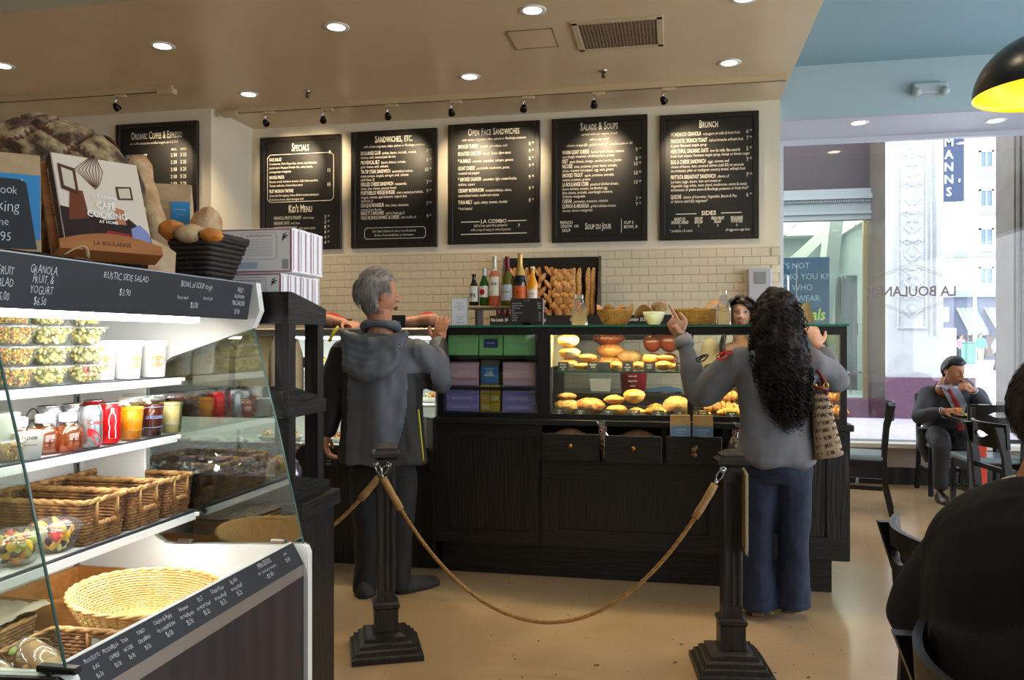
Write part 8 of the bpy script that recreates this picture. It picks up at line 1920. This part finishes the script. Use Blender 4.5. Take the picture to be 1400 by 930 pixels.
tp=remesh(m,'top',CT,t,.009,3,fold(.007,(10,10,5),12))
m=rel(t,MB());loft(m,[(ch_+V(0,-.0,-.06),.10,.138),(ch_+V(0,0,-.15),.17,.128),(pel+V(0,0,.1),.172,.13),(pel+V(0,0,0),.19,.15),(pel+V(0,0,-.35),.2,.15)],rv,k=5)
limb(m,[(shL+V(-.02,0,-.12),.07),(elL,.066),(elL.lerp(wrL,.5),.055)],16)
remesh(m,'apron',GA,t,.010,3,fold(.008,(10,10,5),13))
m=rel(t,MB());
for s_ in(-1,1):limb(m,[(pel+V(s_*.08,.02,-.05),.095),(pel+V(s_*.09,.02,-.48),.07),(pel+V(s_*.09,.03,-.92),.055)])
remesh(m,'trousers',TR_,t,.012,2)
t=person('barista in a red shirt leaning folded arms on the deli case behind the man',(-1.98,5.55,0))
cx=A(512,400,5.6).x;hc=V(cx,5.58,1.65);HM=headM(hc,.1,.1);nk=hc+V(0,.03,-.15);pel=V(cx,5.85,.95);ch_=hc+V(0,.08,-.36)
shL,shR=hc+V(-.19,.06,-.22),hc+V(.19,.06,-.22);elL,elR=A(449,436,5.18),A(592,437,5.18);elL.z=elR.z=1.525;wrL,wrR=A(470,436,5.10),A(545,440,5.10);wrL.z=wrR.z=1.512
m=rel(t,MB());head(m,HM);limb(m,[(hc+V(0,.02,-.08),.055),(nk,.055),(nk+V(0,.02,-.07),.07)])
loft(m,[(nk+V(0,.02,-.05),.07,.06),(ch_,.17,.11),(pel,.15,.11),(pel+V(0,0,-.1),.14,.1)],rv)
for a,b,c,s_ in((shL,elL,wrL,1),(shR,elR,wrR,-1)):limb(m,[(a,.05),(b,.046),(b.lerp(c,.5),.042),(c,.030)]);hand(m,c,(c-b)+V(0,0,.01),V(0,-.3,1),s_,L=.18,curl=(.3,.5,.5))
for s_ in(-1,1):limb(m,[(pel+V(s_*.09,0,-.05),.085),(pel+V(s_*.10,.05,-.48),.06),(pel+V(s_*.10,.08,-.88),.04),(pel+V(s_*.10,-.02,-.92),.035)])
remesh(m,'body',SK1,t,.0055,2);R0=Matrix.Translation(-Vector(t.location));face(t,R0@HM)
m=haircap(HM,ln2,.014,.003);m.v=[tuple(R0@Vector(q))for q in m.v];m.build('hair',HB,t)
RS=mat('red_shirt','a01216',.8,c2='b01a1c',scale=9)
m=rel(t,MB());loft(m,[(nk+V(0,.02,-.045),.08,.07),(nk+V(0,.03,-.09),.18,.10),(ch_,.20,.14),(pel+V(0,0,.1),.175,.13),(pel+V(0,0,-.05),.18,.14)],rv,k=5)
for a,b,c in((shL,elL,wrL),(shR,elR,wrR)):limb(m,[(a,.085),(a.lerp(b,.55),.082),(b.lerp(a,.12)+V(0,0,.01),.072)],16)
remesh(m,'shirt',RS,t,.009,3,fold(.008,(12,12,8),21))
m=rel(t,MB())
for s_ in(-1,1):limb(m,[(pel+V(s_*.08,.02,-.05),.1),(pel+V(s_*.10,.05,-.48),.08),(pel+V(s_*.10,.08,-.90),.06)])
remesh(m,'trousers',TR_,t,.012,2)
t=person('seated man in a dark suit and red tie eating at the window table',(2.42,8.0,0))
hc=V(2.50,7.83,0);hc=A(1304,507,7.76);HM=headM(hc,.42,.20,.0,1.0);nk=hc+V(-.035,.10,-.11);ch_=A(1300,555,7.98);pel=V(2.44,8.06,.56)
shL,shR=A(1270,539,7.98),A(1335,541,7.98);elL,elR=A(1257,570,7.80),A(1347,557,7.78)
wrL,wrR=A(1290,562,7.62),A(1330,533,7.62);hipL,hipR=pel+V(-.10,-.02,-.02),pel+V(.10,-.02,-.02)
knL,knR=A(1287,604,7.62),A(1318,606,7.70);anL,anR=A(1286,668,7.66),A(1330,664,7.85)
m=rel(t,MB());head(m,HM);limb(m,[(HM@V(0,.03,-.05),.052),(nk,.056),(nk+V(-.01,.03,-.06),.07)])
loft(m,[(nk+V(0,.02,-.04),.07,.06),(shL.lerp(shR,.5),.16,.09),(ch_,.17,.11),(pel+V(0,0,.12),.15,.11),(pel,.16,.13)],rv)
for a,b,c,s_ in((shL,elL,wrL,0),(shR,elR,wrR,1)):limb(m,[(a,.045),(b,.038),(c,.027)])
hand(m,wrL,V(.8,-.45,.05),V(-.1,-.5,.85),1,L=.18,curl=(.6,.7,.5));hand(m,wrR,V(-.75,-.25,.35),V(.3,-.8,.5),1,L=.18,curl=(.9,1.0,.7),tcurl=.6)
for a,b,c in((hipL,knL,anL),(hipR,knR,anR)):limb(m,[(a,.055),(b,.040),(c,.030)])
remesh(m,'body',SK2,t,.0052,2);R0=Matrix.Translation(-Vector(t.location));face(t,R0@HM,lip='8a4a3c',closed=1,openm=1)
HK=mat('short_black_hair','0c0a0b',.4,spec=.5);ln3=lambda d:(d.z*.9+d.y*1.15+.02 if d.z<.52 else.5)-(.4 if abs(d.x)>.8 and d.z<-.02 and d.y<.3 else 0)-max(0,-.5-d.z)*2.5
m=haircap(HM,ln3,.020,.005,30);m.v=[tuple(R0@Vector(q))for q in m.v];h_=m.build('hair',HK,t)
m=strands(HM,lambda d:ln3(d)if d.z>.3 else-1,500,.035,.0014,14,lambda d:V(.4,-.6,.6));m.v=[tuple(R0@Vector(q))for q in m.v];m.build('hair_strands',HK,h_,kind='stuff')
SU=mat('charcoal_suit','2c2d33',.75,c2='34353c',scale=10)
m=rel(t,MB());loft(m,[(nk+V(-.01,.04,-.045),.095,.075),(shL.lerp(shR,.5)+V(0,0,.035),.18,.11),(ch_,.205,.135),(ch_.lerp(pel,.6),.20,.14),(pel+V(0,.0,-.03),.21,.16)],rv,k=6)
for a,b,c in((shL,elL,wrL),(shR,elR,wrR)):limb(m,[(a,.082),(a.lerp(b,.5),.076),(b,.066),(b.lerp(c,.6),.052),(b.lerp(c,.84),.046)],18)
m.tube([A(1262,585,7.98),A(1262,610,7.98),A(1268,632,7.95)],[.06,.05,.02],10)
jk=remesh(m,'suit_jacket',SU,t,.008,3,fold(.008,(11,11,6),31))
m=rel(t,MB());yf=ch_.y-.150
sp=[V(nk.x-.02,yf+.055,nk.z-.045),V(nk.x+.085,yf+.05,nk.z-.055),V(ch_.x+.10,yf-.012,ch_.z+.06),V(ch_.x+.035,yf-.02,ch_.z-.12)]
n0=nk+V(.0,-.075,-.045);m.add([n0+V(-.07,.0,.03),n0+V(.075,0,.02),V(ch_.x+.085,yf-.004,ch_.z+.03),V(ch_.x+.03,yf-.010,ch_.z-.16),V(ch_.x-.055,yf-.004,ch_.z+.03)],[(0,1,2,4),(4,2,3)]);m.prism([(0,0),(.01,0),(.01,.01),(0,.01)],0,.01)if False else None
m.build('shirt_front',mat('pale_blue_shirt','b9c4d8',.7),jk)
m=rel(t,MB());m.tube([n0+V(-.075,.05,.01),n0+V(-.055,-.005,.015),n0+V(0,-.018,-.012)],[.016,.018,.010],8,flat=.5);m.tube([n0+V(.08,.05,.0),n0+V(.055,-.005,.005),n0+V(0,-.018,-.012)],[.016,.018,.010],8,flat=.5)
for c_,e_ in((wrL,elL),(wrR,elR)):dd=(c_-e_).normalized();m.tube([c_-dd*.045,c_-dd*.012],[.037,.036],16)
m.build('collar_and_cuffs',mat('pale_blue_shirt'),jk)
m=rel(t,MB());tk=n0+V(0,-.022,-.02);m.sph(tuple(tk),(.019,.012,.018),10,8);a1,a2,a3=V(ch_.x+.01,yf-.022,ch_.z),V(ch_.x+.02,yf-.05,ch_.z-.17),V(ch_.x+.04,yf-.05,ch_.z-.30)
rs=[]
for c_,w_ in((tk,.012),(tk.lerp(a1,.5)+V(0,-.004,0),.021),(a1,.028),(a2,.036),(a3,.040),(a3+V(0,0,-.05),.004)):rs.append([tuple(c_+V(w_*math.cos(a),-.004+.005*math.sin(a),0))for a in[2*PI*i/10 for i in range(10)]])
m.rings(rs);m.build('necktie',mat('red_tie','9c1c2c',.5,c2='a82838',scale=60),jk)
m=rel(t,MB());loft(m,[(pel+V(0,0,.06),.17,.13),(pel+V(0,0,-.05),.18,.15)],rv)
for a,b,c in((hipL,knL,anL),(hipR,knR,anR)):limb(m,[(a,.10),(a.lerp(b,.5),.094),(b,.078),(b.lerp(c,.5),.068),(c+V(0,0,.03),.062)],18)
remesh(m,'trousers',SU,t,.009,3,fold(.007,(10,10,8),33))
for an,dd in((anL,V(.0,-1,0)),(anR,V(.3,-1,0))):m=rel(t,MB());h0=V(an.x,an.y+.06,0);shoe(m,h0,dd,.28,.046,.085);m.build('shoe',mat('brown_leather'),t)
m=rel(t,MB());e0=HM@V(.078,-.0,-.02);m.sph(tuple(HM@V(-.080,-.012,-.012)),.006,8,6);m.tube([q[0]for q in cat([(HM@V(-.080,-.012,-.015),),(nk+V(-.05,-.09,-.06),),(V(ch_.x+.02,yf-.04,ch_.z+.02),),(V(ch_.x+.03,yf-.08,ch_.z-.18),)],6)],.0016,5);m.build('earphone_cord',mat('white_plastic_lid'),t)
f_=thing('fork','fork held up to his mouth by the seated man','fork',wrR);m=MB();e_=HM@V(.01,-.12,-.068)-wrR;s0=V(-.05,-.02,.03);m.tube([s0,e_.lerp(s0,.3),e_],[.003,.0025,.004],6);m.build('fork_handle',STEEL,f_);m=MB();m.sph(tuple(e_),(.016,.012,.013),10,6);m.build('food_bite',BREAD,f_)
p_=thing('pastry','small brown pastry','pastry',wrL+V(.10,-.05,.0));p_['label']='small brown pastry held in the right hand of the seated man';MB().box((0,0,.01),(.06,.045,.045),.01).build('pastry',CR2,p_)
t=person('seated man in a black jacket with his back to us, large at the bottom right',(.70,1.72,0))
hc=V(.800,1.905,1.250);HM=headM(hc,PI-1.0,-.05,0,1.02);nk=hc+V(-.03,-.02,-.15);pel=V(.72,1.62,.54);ch_=V(.71,1.76,.84)
shL,shR=V(.66,1.95,.955),V(.72,1.58,.98);fw=V(1,.25,0).normalized();rvv=V(.25,-1,0).normalized()
elL,elR=V(.57,1.94,.77),V(.78,1.40,.78);wrL,wrR=V(.88,2.04,.74),V(1.0,1.5,.75)
m=rel(t,MB());head(m,HM);limb(m,[(hc+V(-.0,-.0,-.08),.058),(nk,.062),(nk+V(-.02,-.01,-.06),.08)])
loft(m,[(nk+V(0,0,-.04),.08,.07),(shL.lerp(shR,.5),.19,.10),(ch_,.19,.12),(pel,.17,.13)],rvv)
for a,b,c,s_ in((shL,elL,wrL,-1),(shR,elR,wrR,1)):limb(m,[(a,.05),(b,.042),(c,.03)]);hand(m,c,V(1,0,0),V(0,0,1),s_,L=.18)
for s_ in(-1,1):k_=pel+fw*.42+rvv*s_*.12+V(0,0,.0);limb(m,[(pel+rvv*s_*.1,.09),(k_,.06),(k_+V(.0,0,-.44),.04),(k_+V(.12,0,-.49),.035)])
remesh(m,'body',SK2,t,.0065,2);R0=Matrix.Translation(-Vector(t.location))
HN=mat('short_dark_brown_hair','1a1210',.55,c2='2a1c16',scale=60)
m=haircap(HM,ln,.015,.002);m.v=[tuple(R0@Vector(q))for q in m.v];h_=m.build('hair',HN,t)
m=strands(HM,ln,1200,.022,.0008,24,lambda d:V(0,.25,-1));m.v=[tuple(R0@Vector(q))for q in m.v];m.build('hair_strands',HN,h_,kind='stuff')
BJ=mat('black_wool','060606',.9,c2='0a0a0a',scale=20)
m=rel(t,MB());loft(m,[(nk+V(-.01,0,-.035),.10,.09),(nk+V(-.02,-.01,-.07),.17,.11),(shL.lerp(shR,.5)+V(.0,0,-.0),.235,.155),(ch_+V(-.0,0,0),.265,.205),(ch_.lerp(pel,.55)+V(-.01,0,0),.285,.225),(pel+V(0,0,-.02),.27,.22)],rvv,k=6)
for a,b,c in((shL,elL,wrL),(shR,elR,wrR)):limb(m,[(a,.100),(a.lerp(b,.5),.105),(b,.098),(b.lerp(c,.6),.07),(c,.055)],18)
jk=remesh(m,'jacket',BJ,t,.010,4,fold(.010,(8,8,5),41))
m=rel(t,MB());m.tube([nk+V(-.012+.078*math.cos(a),.0+.075*math.sin(a),-.005+.012*math.cos(a))for a in[2*PI*i/30 for i in range(30)]],.014,8,closed=True);m.build('shirt_collar',mat('cream_collar','cfc8b8',.7),t)
m=rel(t,MB())
for s_ in(-1,1):k_=pel+fw*.42+rvv*s_*.12;limb(m,[(pel+rvv*s_*.1,.11),(k_,.085),(k_+V(.0,0,-.42),.06)])
remesh(m,'trousers',BJ,t,.012,2)
for s_ in(-1,1):m=rel(t,MB());k_=pel+fw*.38+rvv*s_*.12;shoe(m,V(k_.x,k_.y,0),fw,.28);m.build('shoe',BLK,t)
def walker(lab,u,vfoot,Y,H,top,bot,yaw,hairc,stride=.16,arm=.0):
 p=at(u,vfoot,Y);g=.1 if Y>46 else-.02;t=person(lab,(p.x,Y,g));s=H/1.75;t['group']='people across the street';del t['group']
 Rm=Matrix.Rotation(yaw,3,'Z');q=lambda x,y,z:Rm@V(x*s,y*s,z*s)
 m=MB();head(m,headM(q(0,-.02,1.60),yaw,0,0,s));limb(m,[(q(0,0,1.52),.05*s),(q(0,0,1.42),.06*s)])
 loft(m,[(q(0,0,1.44),.08*s,.06*s),(q(0,0,1.36),.18*s,.09*s),(q(0,0,1.05),.13*s,.09*s),(q(0,0,.9),.16*s,.11*s)],q(1,0,0))
 for s_ in(-1,1):
  limb(m,[(q(s_*.19,0,1.37),.045*s),(q(s_*.24,-.05*s_,1.08),.036*s),(q(s_*.24,-.15-arm,.9+arm),.028*s)]);hand(m,q(s_*.24,-.15-arm,.9+arm),q(0,-.6,-.6),q(s_,0,0),1,L=.16*s)
  limb(m,[(q(s_*.09,0,.9),.08*s),(q(s_*.10,s_*stride*.5-.02,.5),.055*s),(q(s_*.10,s_*stride,.09),.035*s),(q(s_*.10,s_*stride-.12,.045),.035*s)])
 remesh(m,'body',SK1,t,.02*s,1)
 m=MB();loft(m,[(q(0,0,1.46),.09*s,.07*s),(q(0,0,1.37),.20*s,.11*s),(q(0,0,1.1),.18*s,.12*s),(q(0,0,.86),.20*s,.14*s)],q(1,0,0))
 for s_ in(-1,1):limb(m,[(q(s_*.18,0,1.36),.07*s),(q(s_*.24,-.05*s_,1.08),.06*s),(q(s_*.24,-.10-arm,.95+arm),.05*s)])
 remesh(m,'top',top,t,.02*s,1)
 m=MB()
 for s_ in(-1,1):limb(m,[(q(s_*.09,0,.9),.11*s),(q(s_*.10,s_*stride*.5-.02,.5),.08*s),(q(s_*.10,s_*stride,.14),.065*s)])
 remesh(m,'trousers',bot,t,.02*s,1)
 m=MB();m.sph(tuple(q(0,.01,1.64)),(.095*s,.11*s,.105*s),14,10);m.build('hair',hairc,t)
WT=mat('white_jacket','e4dcd8',.8);DKJ=mat('dark_jeans','20263a',.8);TL_=mat('teal_top','4a8aa0',.8);PK=mat('pink_top','c87a86',.8)
walker('pedestrian in a white top and dark trousers crossing the bright street',1363,505,38.8,1.70,WT,DKJ,.8,HN,arm=.25)
walker('pedestrian in a blue top on the far sidewalk beside the utility box',1341,497,49,1.70,TL_,mat('tan_trousers','9a8a78',.8),0,HN)
walker('pedestrian in a pink top at the left end of the far shopfront',1314,497,50,1.65,PK,DKJ,.4,HK)
walker('pedestrian in a teal top by the right-hand shop window across the street',1367,496,50,1.75,TL_,DKJ,-.4,HK)
